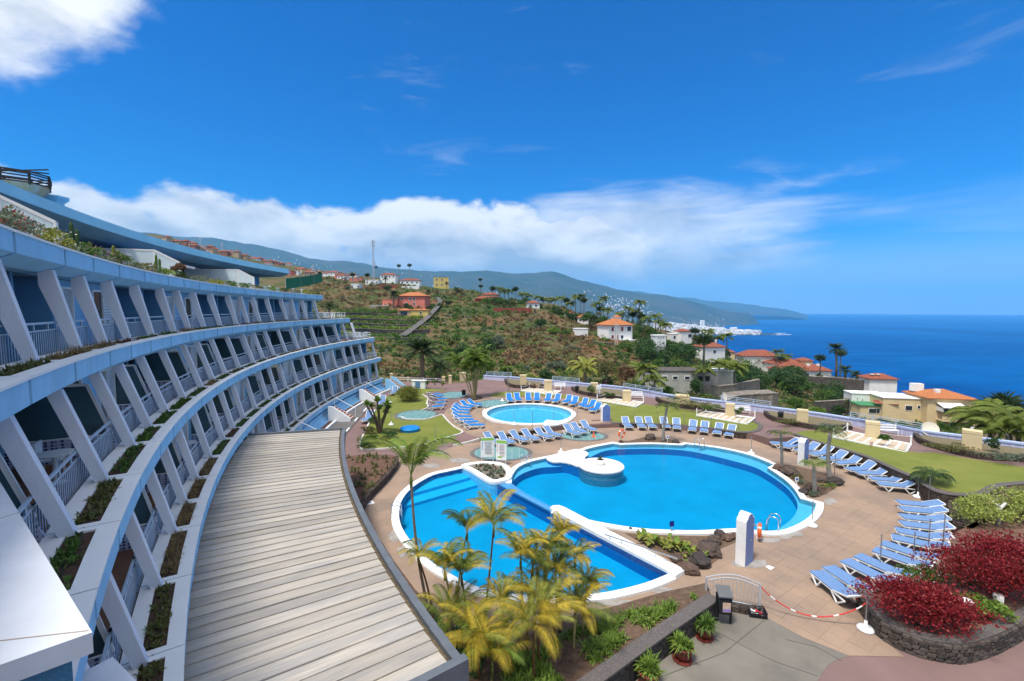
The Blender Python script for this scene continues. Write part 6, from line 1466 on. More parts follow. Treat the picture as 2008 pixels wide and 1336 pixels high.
def roofspot(px, rr=77.25): d = min((abs(math.hypot((px-CXP)/FPX*d-BC.x, d-BC.y)-rr), d) for d in np.linspace(6, 62, 600))[1]; return ((px-CXP)/FPX*d, d, 12.66)
cactus(roofspot(152), 1.05, 'dark columnar cactus standing above the agave on the roof planter', 'deep'); cactus(roofspot(231), .8, 'yellow-green upright cactus on the roof planter', 'yellow'); cactus(roofspot(313), 1.0, 'tall green columnar cactus cluster on the roof planter', 'green')
bush('spiky_plant', 'dark red-brown spiky plant on the roof planter by the awning', 'plant', roofspot(357), (.35,.35,.45), 260, .22, 'brown', 71, 6, False, None, 0, None, .2, 1.2)
# geraniums near the corner
bush('geranium', 'red geranium in front of the milky wind screen', 'flowers', roofspot(45), (.5,.4,.38), 420, .07, 'olive', 72, 10, True, [('flred', 200, .05)])
# terrace chairs at the far balcony ends
for k, (lv, aa, rr) in enumerate(((1, 174.6, 77.6), (1, 175.6, 77.8), (2, 171.0, 76.4), (2, 171.9, 76.6), (0, 178.9, 78.3), (0, 180.2, 78.4), (0, 184.0, 78.4))):
    p = pol(aa, rr, LEV[lv][2]-.28); r = thing('plastic_chair', 'white plastic chair, %s of those on the far terrace ends' % ordw(k+1), 'chair', p, R_(aa), 'white chairs on the terrace ends')
    b = B(); b.box((0,0,.42),(.48,.46,.04)); b.obj('seat', PLAS, r); b = B(); b.box((.22,0,.68),(.05,.46,.5)); b.obj('backrest', PLAS, r)
    for sx in (-1,1):
        for sy in (-1,1): b = B(); b.bar((sx*.2,sy*.2,0),(sx*.2,sy*.2,.42),.045); b.obj('leg', PLAS, r)
# a few white tables and chairs on the near balconies
for k, (lv, nb) in enumerate(((2, 5), (2, 8), (3, 6), (3, 8), (3, 9), (4, 8), (3, 11), (2, 11))):
    E2_ = bays(LEV[lv][3]); aa = E2_[nb]*.6+E2_[nb+1]*.4; p = pol(aa, LEV[lv][1]+1.75, LEV[lv][2]-.285); r = thing('balcony_table', 'round white table on the %s floor balcony, %s bay from the near end' % (LEV[lv][0], ordw(nb+1)), 'table', p, 0, 'balcony tables')
    b = B(); b.lathe([(.36,.68),(.38,.70),(.38,.72)], n=16); b.obj('top', PLAS, r); b = B(); b.lathe([(.22,0),(.05,.05),(.05,.69)], n=10); b.obj('pedestal', PLAS, r)
    p = pol(aa-.5, LEV[lv][1]+2.0, LEV[lv][2]-.285); r = thing('plastic_chair', 'white chair beside the table on the %s floor balcony, %s bay from near end' % (LEV[lv][0], ordw(nb+1)), 'chair', p, R_(aa), 'balcony chairs')
    b = B(); b.box((0,0,.42),(.46,.44,.04)); b.obj('seat', PLAS, r); b = B(); b.box((.22,0,.66),(.05,.44,.46)); b.obj('backrest', PLAS, r)
    for sx in (-1,1):
        for sy in (-1,1): b = B(); b.bar((sx*.19,sy*.19,0),(sx*.19,sy*.19,.42),.04); b.obj('leg', PLAS, r)
# ---- foreground palm bed
lw = dedupe(spline(pl([(1389,1163),(1330,1201),(1265,1244),(1200,1289),(1110,1352),(1000,1432)], .75), 3, False))
dl = pl([(1386,1161),(1300,1179),(1190,1204),(1050,1230),(950,1240),(870,1217),(815,1162),(770,1102),(748,1066)])
cg = [(pol(a, 69.3).x, pol(a, 69.3).y) for a in np.arange(207.5, 219, 1.5)]
lwa = np.array(lw)
def bed_z(x, y): d = np.min(np.hypot(lwa[:, 0]-x, lwa[:, 1]-y)); return .12+.42*smooth(1-d/3.2)+.05*mnoise.noise(Vector((x, y, 0)))
palm_bed = thing('palm_bed', 'wedge-shaped raised bed with dark lava wall full of yellow palms', 'planter', (lw[0][0], lw[0][1], 0)); ox, oy = lw[0]
SOILR = M('bark_soil', (.12,.075,.05), .95, .35, 5, .7, 35)
sheet('bed_soil', [(x-ox, y-oy) for x, y in dedupe(dl+cg+offset(lw, -.2, False)[::-1])], lambda x, y: bed_z(x+ox, y+oy), SOILR, .45, parent=palm_bed)
ring_wall('bed_wall', [(x-ox, y-oy) for x, y in lw], -.3, .70, .42, stonemat('lava_render', (.05,.045,.045), (.085,.075,.07), (.03,.027,.025), 2.2, .8), palm_bed)
ring_wall('wall_coping', offset([(x-ox, y-oy) for x, y in lw], .02, False), .702, .76, .46, LAVA_TOP, palm_bed)
q = B(); q.bar(G(1418, 1187, .10), G(1466, 1196, .10), .30, .22); o = q.obj('low_lava_step', LAVA); tag(o, 'low dark lava step behind the litter bin', 'step')
FP = [  # crown px, base px, kind, fronds, size, mats
 ((806,932),(843,1212),'tall',5,1.05,('frond','lime'),'tall slim palm with a few arching green fronds at the canopy edge'),
 ((968,1032),(951,1202),'areca',7,.95,('frond','gold'),'slender palm with outspread fronds in front of the half-moon pool'),
 ((916,1044),(898,1172),'areca',6,.8,('frond','lime'),'slender palm behind the outspread one, leaning left'),
 ((822,1098),(850,1222),'areca',4,.6,('gold','frond'),'short palm with drooping fronds beside the tall slim palm'),
 ((872,1118),(884,1262),'areca',8,.8,('gold','frond'),'bushy golden palm left of the pool reflection'),
 ((905,1130),(915,1270),'areca',8,.75,('frond','gold'),'green-gold palm in the middle of the bed'),
 ((1021,1096),(1022,1275),'areca',7,.7,('gold','frond'),'thin golden palm left of the dense clump'),
 ((1045,1110),(1034,1280),'areca',7,.7,('frond','gold'),'thin palm inside the dense golden clump'),
 ((1076,1085),(1070,1255),'areca',9,.75,('gold','gold','frond'),'golden palm at the top of the dense clump'),
 ((1102,1050),(1098,1240),'areca',4,.5,('gold',),'thin palm with one high drooping frond'),
 ((1128,1098),(1122,1245),'areca',7,.6,('gold','frond'),'golden palm at the right of the dense clump'),
 ((1090,1130),(1085,1262),'areca',8,.75,('gold','frond'),'golden palm filling the clump centre'),
 ((1150,1150),(1142,1240),'areca',7,.65,('gold','frond'),'golden palm on the right flank of the clump'),
 ((1062,1195),(1058,1300),'areca',9,.95,('gold','yellow'),'broad golden palm low in the clump'),
 ((1130,1205),(1125,1275),'areca',8,.9,('gold','frond'),'broad golden palm leaning over the ferns'),
 ((935,1262),(938,1330),'areca',9,.95,('gold','yellow'),'low golden palm fan at the bottom of the bed'),
 ((965,1300),(962,1350),'areca',8,1.0,('gold','lime'),'lowest golden palm fan at the picture bottom'),
 ((1048,1235),(1048,1330),'areca',9,1.0,('gold','yellow'),'golden palm fan beside the bottom fan'),
 ((880,1215),(886,1290),'areca',7,.8,('gold','frond'),'golden palm close to the gutter'),
 ((985,1185),(985,1285),'areca',6,.7,('frond','gold'),'thin palm between the two golden masses'),
]
for k, (cp, bp_, kd, nf, sz, mats, lab) in enumerate(FP):
    bz = .3
    for _ in range(4): b0 = G(*bp_, bz); bz = bed_z(b0.x, b0.y)
    c0 = AT(*cp, b0.y); palm('cane_palm', lab, c0, (b0.x, b0.y, bz), kd, nf+(2 if kd == 'tall' else 4), mats, 100+k, (.055, .04) if kd == 'tall' else (.04, .028), sz, bark=(BARK if k in (0,) else (CANEB if k % 2 else CANE)), group='palms in the lava bed', els=(-.15, .4) if kd == 'tall' else (-.25, .35))
# ferns covering the bed
def inbed(n, poly, rng): 
    a = np.array(poly); P = []
    while len(P) < n:
        q = rng.uniform(a.min(0), a.max(0), (n*3, 2)); q = q[inpoly(q, poly)]; P += [tuple(p) for p in q]
    return P[:n]
rngf = np.random.default_rng(21); zone = pl([(1380,1168),(1290,1190),(1190,1212),(1110,1240),(1010,1290),(960,1350),(1010,1410),(1110,1345),(1200,1284),(1265,1239),(1330,1197)], .45)
P = [(x, y, bed_z(x, y)) for x, y in inbed(420, zone, rngf) if mnoise.noise(Vector((x*.9, y*.9, 3))) > -.18]
V, Fq = scatter_tufts([(x-ox, y-oy, z) for x, y, z in P], .36, 1.1, .035, 16, rngf, .9)
tag(link('fern_cover', mesh_from('fern_cover', V, Fq, LM['lime']), None, (ox, oy, 0)), 'low bright green ferns covering the front of the palm bed', 'ferns', kind='stuff')
zone2 = pl([(960,1250),(880,1225),(830,1180),(850,1230),(900,1290),(940,1340)], .2); P = [(x, y, bed_z(x, y)) for x, y in inbed(110, zone2, rngf)]
V, Fq = scatter_tufts([(x-ox, y-oy, z) for x, y, z in P], .3, 1.0, .04, 12, rngf); tag(link('undergrowth', mesh_from('undergrowth', V, Fq, LM['deep']), None, (ox, oy, 0)), 'dark undergrowth beneath the palms beside the gutter', 'undergrowth', kind='stuff')
b = bush('twiggy_shrub', 'thin twiggy shrub with sparse leaves between the palms', 'shrub', (*G2(985, 1205), .2), (.55,.4,.75), 260, .09, 'olive', 33, 9, True)
q = B(); p = G2(993, 1250, .5); q.box((0,0,.35),(.5,.4,.7)); q.box((0,0,.72),(.56,.46,.04)); o = q.obj('electric_cabinet', M('faded_grey', (.42,.43,.42), .6), None, False, (*p, .25), (0,0,.4)); tag(o, 'small weathered grey cabinet half hidden among the palms', 'cabinet')
# pots
POTM = M('maroon_glazed_pot', (.16,.035,.025), .4, .15, 4)
for k, (px, py, s, l) in enumerate(((1381,1250,.95,'maroon pot of ferns nearest the litter bin'), (1338,1293,1.0,'maroon pot of ferns in the middle of the three'), (1272,1345,1.02,'maroon pot of ferns at the bottom edge'))):
    r = thing('fern_pot', l, 'flowerpot', (*G2(px, py), .0)); b = B(); b.lathe([(.30*s,0),(.31*s,.035),(.22*s,.04)], n=20); b.obj('saucer', POTM, r); b = B(); b.lathe([(.19*s,.042),(.28*s,.25*s),(.30*s,.42*s),(.33*s,.43*s),(.33*s,.48*s),(.28*s,.48*s),(.27*s,.42*s)], n=22); b.obj('pot', POTM, r, True)
    V, Fq = scatter_tufts([(rngf.uniform(-.16,.16)*s, rngf.uniform(-.16,.16)*s, .42*s) for _ in range(16)], .5*s, 1.0, .035, 22, rngf, .8); link('fern_leaves', mesh_from('fern', V, Fq, LM['lime' if k != 0 else 'green']), r)
# left bed under the canopy edge
bp2 = dedupe(spline(pl([(713,996),(716,981),(733,959),(760,932),(780,906),(782,895)], .45), 3, False)); r = thing('lava_bed', 'reddish bed with a curved dark lava wall between canopy and half-moon pool', 'planter', (*bp2[0], 0)); o_ = bp2[0]
ring_wall('bed_wall', [(x-o_[0], y-o_[1]) for x, y in bp2], -.2, .45, .28, LAVA, r)
lb = dedupe(offset(bp2, -.1, False)+pl([(770,893),(712,892),(672,897)], .3)+[(pol(a, 69.0).x, pol(a, 69.0).y) for a in np.arange(200.5, 207, 1.5)])
sheet('bed_soil', [(x-o_[0], y-o_[1]) for x, y in lb], .32, M('red_soil', (.13,.07,.05), .95, .3, 3, .6, 30), parent=r)
P = [(x-o_[0], y-o_[1], .32) for x, y in inbed(90, lb, rngf)]; V, Fq = scatter_tufts(P, .38, 1.0, .05, 16, rngf, .7); tag(link('bed_plants', mesh_from('bed_plants', V, Fq, LM['olive']), None, (*o_, 0)), 'scattered low yellow-green plants in the reddish bed', 'plants', kind='stuff')
# ---- red shrub bed with laid lava stones
rw = dedupe(spline(pl([(1683,1180),(1687,1196),(1703,1221),(1725,1248),(1762,1271),(1800,1286),(1845,1296),(1889,1299),(1947,1282),(2008,1250),(2090,1205)]), 4, False)); ro = rw[0]
rbed = thing('red_shrub_bed', 'curved raised bed of stacked dark lava stones holding the crimson shrubs', 'planter', (*ro, 0)); RQ = [(x-ro[0], y-ro[1]) for x, y in rw]
ring_wall('wall_core', offset(RQ, -.05, False), -.1, .55, .28, M('lava_core', (.03,.026,.023), .95, .3, 8), rbed)
STN = [M('lava_block_%d' % k, c, .92, .25, 9, .9, 35) for k, c in enumerate(((.075,.06,.052), (.10,.08,.068), (.055,.047,.043)))]
smesh = []
for k in range(9):
    b = B(); b.box((0,0,0), (1,1,1)); me = b.mesh('lava_stone', STN[k % 3]); bm = bmesh.new(); bm.from_mesh(me); bmesh.ops.bevel(bm, geom=bm.edges[:], offset=.16, segments=1, affect='EDGES'); rr = random.Random(k)
    for v in bm.verts: v.co += Vector((rr.uniform(-.07,.07), rr.uniform(-.07,.07), rr.uniform(-.07,.07)))
    bm.to_mesh(me); bm.free(); smesh.append(me)
cum_ = [0]
for a, b in zip(RQ, RQ[1:]): cum_.append(cum_[-1]+math.hypot(b[0]-a[0], b[1]-a[1]))
tot = cum_[-1]; rs_ = random.Random(4); cnt = 0
for rowi in range(5):
    s = rs_.uniform(0, .1); z = -.02+.12*rowi
    while s < tot and cnt < 295:
        l = rs_.uniform(.16, .34); x = np.interp(s+l/2, cum_, [p[0] for p in RQ]); y = np.interp(s+l/2, cum_, [p[1] for p in RQ]); x2 = np.interp(s+l/2+.05, cum_, [p[0] for p in RQ]); y2 = np.interp(s+l/2+.05, cum_, [p[1] for p in RQ])
        link('lava_stone', smesh[rs_.randrange(9)], rbed, (x, y, z+.06+rs_.uniform(-.01,.01)), (rs_.uniform(-.08,.08), rs_.uniform(-.08,.08), math.atan2(y2-y, x2-x)), (l*.98, .16, .125)); s += l; cnt += 1
ring_wall('wall_coping', offset(RQ, .0, False), .57, .62, .36, LAVA_TOP, rbed)
rb_in = offset(rw, -.2, False)+[tuple(p) for p in pl([(2120,1060),(2120,985),(1990,990),(1905,1035),(1868,1055),(1860,1095),(1835,1125),(1760,1142),(1700,1165)], .3)]
sheet('bed_soil', [(x-ro[0], y-ro[1]) for x, y in dedupe(rb_in)], .50, M('bark_mulch', (.15,.085,.06), .95, .4, 9, .8, 40), parent=rbed)
bush('crimson_shrub', 'near crimson shrub bulging over the stacked lava wall', 'shrub', (*G2(1797,1222,.55), .5), (1.9,1.1,.74), 12000, .085, 'red', 51, 60, True, None, R_(-18), None, .18)
bush('crimson_shrub', 'larger crimson shrub cut by the right picture edge', 'shrub', (*G2(1958,1170,.5), .45), (2.3,1.6,1.2), 14000, .095, 'red', 52, 70, True, None, R_(-10), None, .18)
bush('lime_bush', 'bright green bush with a pale stump beside the larger crimson shrub', 'shrub', (*G2(1938,1210,.5), .48), (.75,.6,.5), 900, .13, 'lime', 53, 10, True)
q = B(); q.tube([(0,0,0),(.02,0,.3),(-.03,0,.6)], [.14,.12,.15], 9); o = q.obj('pale_stump', M('pale_bark', (.55,.53,.5), .9, .1, 8, .5, 30), None, True, (*G2(1957,1199,.5), .49)); tag(o, 'pale grey-white tree stump in the crimson shrub bed', 'stump')
bush('flowering_groundcover', 'dark green ground cover with mauve flowers behind the garden lamp', 'flowers', (*G2(1905,1195,.5), .48), (.85,.7,.26), 1100, .09, 'green', 54, 16, False, [('mauve', 90, .06)])
bush('daisy_bush', 'green bush with white daisies behind the near crimson shrub', 'flowers', (*G2(1795,1150,.4), .4), (1.0,.5,.45), 900, .09, 'green', 55, 12, False, [('white', 60, .06)])
bush('olive_groundcover', 'dull green ground cover between the two crimson shrubs', 'plants', (*G2(1870,1145,.5), .45), (1.1,.6,.3), 700, .10, 'olive', 56, 12, False)
# bed with the variegated bush behind
vb = dedupe(spline(pl([(1868,1040),(1858,1010),(1860,993),(1872,988),(1890,986)], .2), 3, False)); r = thing('lava_bed', 'lava stone bed with the yellow variegated bush at the right', 'planter', (*vb[0], 0)); o_ = vb[0]
ring_wall('bed_wall', [(x-o_[0], y-o_[1]) for x, y in vb[::-1]], -.2, .62, .4, LAVA, r)
sheet('bed_soil', [(x-o_[0], y-o_[1]) for x, y in dedupe(vb+pl([(1950,985),(2060,968),(2120,980),(2120,1000),(1990,1005),(1905,1045)], .3))], .50, BEDSOIL, parent=r)
for k, (px, py, w, h) in enumerate(((1925,1030,1.5,.75), (1985,1022,1.8,.85), (2040,1015,1.6,.9), (1905,1010,.7,.35))):
    bush('variegated_bush', ('yellow-green variegated bush, %s from the left behind the crimson shrubs' % ordw(k+1)) if k < 3 else 'small silvery bush at the corner of the variegated bed', 'shrub', (*G2(px,py,.5), .46), (w,w*.7,h), 2200 if k < 3 else 500, .12, 'vari' if k < 3 else 'grey', 60+k, 22)
q = B(); q.tube([(0,0,0),(.05,0,.9),(.3,0,1.15)], [.10,.08,.05], 7); q.tube([(.05,0,.9),(-.25,.1,1.2)], [.07,.04], 6); o = q.obj('pale_stump', M('pale_bark'), None, True, (*G2(1957,1030,.5), .46)); tag(o, 'pale forked dead branch rising from the variegated bush', 'stump')
# ---- rocks
RK = [M('lava_rock_%d' % k, c, .95, .35, 5, 1.0, 12) for k, c in enumerate(((.085,.062,.05), (.055,.045,.042), (.11,.07,.055)))]
def rock(p, s, k, label, group='lava rocks by the pools'):
    bm = bmesh.new(); bmesh.ops.create_icosphere(bm, subdivisions=3, radius=1)
    for v in bm.verts:
        n = v.co.normalized(); d = 1+.30*mnoise.fractal(n*1.6+Vector((k*3.1, k, 0)), 1, 2, 4)+.10*mnoise.noise(n*6+Vector((k, 0, 0))); v.co = Vector((n.x*d*s, n.y*d*s*.8, n.z*d*s*.62))
    me = bpy.data.meshes.new('lava_rock'); bm.to_mesh(me); bm.free(); me.materials.append(RK[k % 3]); o = link('lava_rock', me, None, (p[0], p[1], p[2]+s*.35)); o.rotation_euler = (0,0,k*1.3); tag(o, label, 'rock', group)
brown_bed = dedupe(pl([(1225,1046),(1300,1050),(1380,1052),(1430,1051),(1452,1060),(1410,1078),(1408,1098),(1380,1118),(1350,1118),(1290,1085)])); sheet('rockery_soil', brown_bed, .016, M('rockery_soil', (.13,.085,.055), .95, .3, 6, .6, 30))['kind'] = 'structure'
for k, (px, py, s, l) in enumerate(((1392,1087,.55,'large dark lava rock above the gate, beside the big-leafed plants'), (1372,1107,.50,'dark rounded lava rock just above the gate'), (1351,1122,.40,'reddish lava rock at the end of the divider wall'), (1400,1066,.38,'lava rock behind the largest one near the shower wall'), (1411,1051,.30,'low lava rock at the pool rim by the shower wall'), (1426,1059,.28,'flat lava rock close to the shower wall'), (1236,1040,.14,'small round dark rock at the pool rim'), (1385,1072,.3,'lava rock tucked behind the big-leafed plants'), (1440,1055,.25,'small lava rock left of the shower wall'), (1325,1100,.3,'brown lava rock along the divider wall'))):
    rock((*G2(px, py), 0), s, k, l)
rb2 = dedupe(spline(pl([(1524,917),(1545,912),(1585,920),(1640,935),(1650,945),(1632,962),(1600,976),(1585,972),(1565,950)]), 2, True)); sheet('rockery_soil', rb2, .018, M('rockery_soil'))['kind'] = 'structure'
for k, (px, py, s, l) in enumerate(((1526,922,.4,'lava rock at the foot of the left palm by the right shower'), (1549,932,.55,'largest lava rock in the bed right of the large pool'), (1637,950,.50,'lava rock at the right tip of the palm rockery'), (1590,962,.42,'lava rock at the pool rim in the palm rockery'), (1610,945,.3,'lava rock in the middle of the palm rockery'), (1575,968,.3,'small lava rock at the ledge corner'), (1218,868,.2,'small lava rock at the lifebuoy post'), (1275,862,.5,'wide low lava rock behind the far pool rim'), (1325,870,.35,'lava rock right of the slanting palm'))): rock((*G2(px, py), 0), s, 20+k, l)
sheet('rockery_soil', dedupe(pl([(1222,868),(1270,856),(1300,858),(1335,871),(1280,869)])), .02, M('rockery_soil'))['kind'] = 'structure'
for k, (px, py, w, m, l) in enumerate(((1580,950,.6,'grey','silvery ground plants in the palm rockery'), (1622,958,.6,'lime','green ground plants at the near side of the palm rockery'), (1560,940,.5,'olive','yellowish ground plants behind the rockery sign'), (1595,974,.45,'grey','silvery plants at the near corner of the palm rockery'))):
    bush('rockery_plants', l, 'plants', (*G2(px, py), .02), (w,w*.7,.16), 350, .08, m, 80+k, 8, False)
# big-leafed yellow plants
for k, (px, py, s) in enumerate(((1262,1062,.5), (1290,1068,.5), (1318,1076,.55), (1340,1082,.6), (1356,1094,.5))):
    rng = np.random.default_rng(k); V, Fq = [], []
    t = thing('broad_leaf_plant', 'yellow-green broad-leafed plant, %s from the left beside the divider wall' % ordw(k+1), 'plant', (*G2(px, py), .02), 0, 'broad-leafed plants by the divider wall')
    for j in range(20):
        a = rng.uniform(0, 6.28); e = rng.uniform(.2, 1.2); l = s*rng.uniform(.6, 1.1); d = np.array([math.cos(a)*math.cos(e), math.sin(a)*math.cos(e), math.sin(e)]); st = np.array([rng.normal()*.25, rng.normal()*.2, .15]); sd = np.array([-math.sin(a), math.cos(a), .1])*l*.2
        V = [tuple(st), tuple(st+d*l*.35+sd), tuple(st+d*l*.7+sd*.8+np.array([0,0,-.04])), tuple(st+d*l+np.array([0,0,-.14])), tuple(st+d*l*.7-sd*.8+np.array([0,0,-.04])), tuple(st+d*l*.35-sd)]
        link('leaf', mesh_from('leaf', V, [(0,1,2,3,4,5)], LM['yellow' if j % 3 else 'lime']), t)
# island succulents
rngi = np.random.default_rng(2); ip = offset(isl, -.5); P = inbed(46, ip, rngi); V, Fq = scatter_tufts([(x-ic.x, y-ic.y, .16) for x, y in P], .22, 1.1, .05, 18, rngi, .4); tag(link('succulents', mesh_from('succulents', V, Fq, LM['grey']), None, ic), 'silvery succulents filling the oval pool island', 'succulents', kind='stuff')
P = inbed(10, ip, rngi); V, Fq = scatter_tufts([(x-ic.x, y-ic.y, .16) for x, y in P], .2, 1.0, .06, 14, rngi, .4); tag(link('withered_plants', mesh_from('withered', V, Fq, LM['brown']), None, ic), 'rusty withered plants on the oval pool island', 'plants', kind='stuff')
V, Fq = tuft_arrays(26, .42, .8, .04, rngi, .3); link('spiky_leaves', mesh_from('spiky', V, tris(Fq), LM['deep']), [o for o in bpy.data.objects if o.name == 'platform_flowerpot'][0], (0,0,.33))
# ---- palms on the deck and lawns
def gpalm(name, label, crown, base, kind, nf, mats, seed, trunk, size, up=False, bark=None, els=None):
    b0 = Vector((*(U(*base) if up else G2(*base)), 0)); b0.z = zt(b0.x, b0.y) if up else .0
    return palm(name, label, AT(*crown, b0.y), b0, kind, nf, mats, seed, trunk, size, bark=bark, els=els)
gpalm('palm', 'slanting palm behind the far pool rim casting its reflection in the water', (1308,800), (1300,867), 'small', 15, ('frond','frondd'), 201, (.13,.09), 1.25)
gpalm('palm', 'left palm of the pair beside the right shower wall', (1531,853), (1533,920), 'small', 13, ('frond','frondd'), 202, (.10,.08), 1.05)
gpalm('palm', 'tall palm right of the shower wall with small ragged crown', (1628,850), (1628,944), 'small', 12, ('frond','frondd'), 203, (.14,.10), 1.15)
gpalm('palm', 'short palm in the rockery with bright drooping fronds', (1596,915), (1597,971), 'small', 13, ('lime','frond'), 204, (.13,.09), 1.0)
gpalm('young_palm', 'young palm with thin trunk behind the blue loungers', (996,722), (997,772), 'small', 10, ('lime','frond'), 205, (.06,.05), .9, True)
# cycad
p = U(1826, 948); t = thing('cycad', 'dark spreading cycad on the right lawn', 'cycad', (*p, zt(*p)+.02)); b = B(); b.tube([(0,0,-.05),(0,0,.35)], [.2,.16], 9); b.obj('trunk', BARK, t)
for k in range(26): link('frond', frond_mesh('small', k % 3, 'frondd' if k % 3 else 'deep'), t, (0,0,.35), (0, -random.uniform(-.55,.15), k*2.4), (1.25,)*3)
# papyrus-like clump
p = U(930, 782); t = thing('fishtail_clump', 'tall feathery clump of many bare stems with a green plume crown', 'palm', (*p, zt(*p))); rng = random.Random(9); b = B(); tops = []
for k in range(20):
    a = rng.uniform(0, 6.28); s = rng.uniform(.15, 1.0); h = rng.uniform(2.9, 5.2); q = (math.cos(a)*s*2.2, math.sin(a)*s*1.3, h); b.tube([(math.cos(a)*.3*s, math.sin(a)*.3*s, 0), (q[0]*.45, q[1]*.45, h*.5), q], [.05,.045,.025], 6); tops.append(q)
b.obj('stems', CANE, t)['kind'] = 'stuff'
for k, q in enumerate(tops):
    for j in range(6): link('frond', frond_mesh('areca', j % 3, ('lime','frond','green')[(k+j) % 3]), t, q, (0, -rng.uniform(-.1,.6), rng.uniform(0,6.28)), (1.25,)*3)
b = B(); b.lathe([(1.0,-.02),(1.0,.16),(.85,.17)], n=24); b.obj('planting_ring', LAVA, t)
# round bush, dracaena tree and lawn edge shrubs
p = U(801, 787); bush('round_bush', 'round clipped yellow-green bush on the left lawn', 'shrub', (*p, zt(*p)), (1.55,1.4,1.0), 4200, .14, 'yellow', 61, 40, True, [('olive', 1400, .14)], rag=.2)
p = U(745, 850); t = thing('dracaena_tree', 'branching tree with spiky leaf rosettes beside the drive', 'tree', (*p, zt(*p))); b = B(); rng = random.Random(3); tips = []
for k in range(7):
    a = k*.9+.3; q = Vector((math.cos(a)*rng.uniform(.5,1.5), math.sin(a)*rng.uniform(.4,1.0), rng.uniform(1.5,3.2))); b.tube([(.06*math.cos(a),.06*math.sin(a),0), (q.x*.35, q.y*.35, q.z*.45), q], [.11,.09,.06], 7); tips.append(q)
b.obj('trunk', WOOD, t)
for q in tips:
    V, Fq = tuft_arrays(90, .62, 1.1, .10, np.random.default_rng(int(q.z*100)), .35); link('leaf_rosette', mesh_from('rosette', V, tris(Fq), LM['lime' if q.z > 2.2 else 'green']), t, q)
for k, (px, py, w, h, m, ex, l) in enumerate(((728,872,1.1,.45,'green',[('flred',60,.06)],'green hedge with red flowers at the near end of the left lawn'), (722,852,.9,.4,'olive',[('flred',90,.06)],'red-flowered hedge section along the drive'), (735,830,.8,.4,'green',None,'green hedge section in the middle of the drive edge'), (716,882,.9,.35,'deep',None,'dark green hedge corner at the deck entrance'), (760,860,.9,.35,'deep',None,'dark low shrubs under the dracaena tree'))):
    p = U(px, py); bush('hedge_shrub', l, 'hedge', (*p, zt(*p)), (w,w*.7,h), 1000, .10, m, 90+k, 14, False, ex)
for k, (px, py) in enumerate(((838,763), (853,762), (868,764))): p = U(px, py); bush('small_tree', 'small clipped tree, %s from the left along the white fence' % ordw(k+1), 'tree', (*p, zt(*p)+.5), (.45,.45,.4), 420, .1, 'green', 95+k, 8, True)
# plants in the wall beds
for k, (px, py, w, h, m, l) in enumerate(((1160,772,.6,.6,'green','green bush against the cream pillar by the person'), (1195,778,.9,.3,'deep','dark low bush right of the person in white'), (1338,798,1.9,.85,'deep','wide dark bush hiding the low cream pillar'), (1370,803,1.6,.5,'olive','olive bush right of the wide dark bush'), (1395,806,1.1,.4,'green','green bush at the right end of the bushy bed'), (1449,815,.45,.45,'green','small round bush beside the third skylight pillar'), (1946,886,.65,.6,'deep','dark bush beside the tall right pillar'), (1540,829,1.4,.16,'olive','dry ground plants left of the litter bin bed'), (1625,840,1.6,.16,'grey','silvery ground plants in the litter bin bed'), (1860,880,1.9,.2,'olive','dry ground cover in the long right bed'), (1965,897,1.8,.2,'grey','silvery ground cover at the right edge'), (1045,758,1.2,.2,'brown','brown withered cover in the curved bed'), (1735,866,.5,.3,'green','small green plants at the largest skylight pillar'))):
    p = U(px, py, .36); bush('bed_bush', l, 'shrub', (*p, zt(*p)+.34), (w,w*.6,h), 750, .11, m, 110+k, 12, False)
# lawn blades near the camera side read as texture; a rope of grass tufts along the lava wall
# ================================================================== hillside: houses, walls, palms, scrub
ROOFO = M('orange_roof_tile', (.40,.145,.055), .85, .25, 2.2, .8, 5); ROOFR = M('red_roof_tile', (.24,.075,.045), .9, .35, 1.6, .8, 5); ROOFG = M('green_roof', (.06,.22,.10), .7)
WALLS = {'white': M('villa_white', (.76,.75,.73), .85, .06, .6), 'cream': M('villa_cream', (.66,.52,.30), .85, .07, .5), 'pink': M('villa_pink', (.60,.19,.14), .85, .1, .5), 'yellow': M('villa_yellow', (.62,.46,.15), .85, .07, .5), 'dull': M('old_render', (.50,.49,.45), .9, .25, .35, col2=(.30,.29,.26)), 'red': M('red_render', (.26,.06,.05), .9, .15, .5), 'tan': M('tan_render', (.42,.31,.21), .9, .1, .5), 'brick': M('brick_render', (.26,.13,.09), .9, .1, .5)}
WIN = M('house_pane', (.025,.035,.045), .15, .3, 1, spec=.6); SHRED = M('red_shutter', (.20,.02,.03), .6)
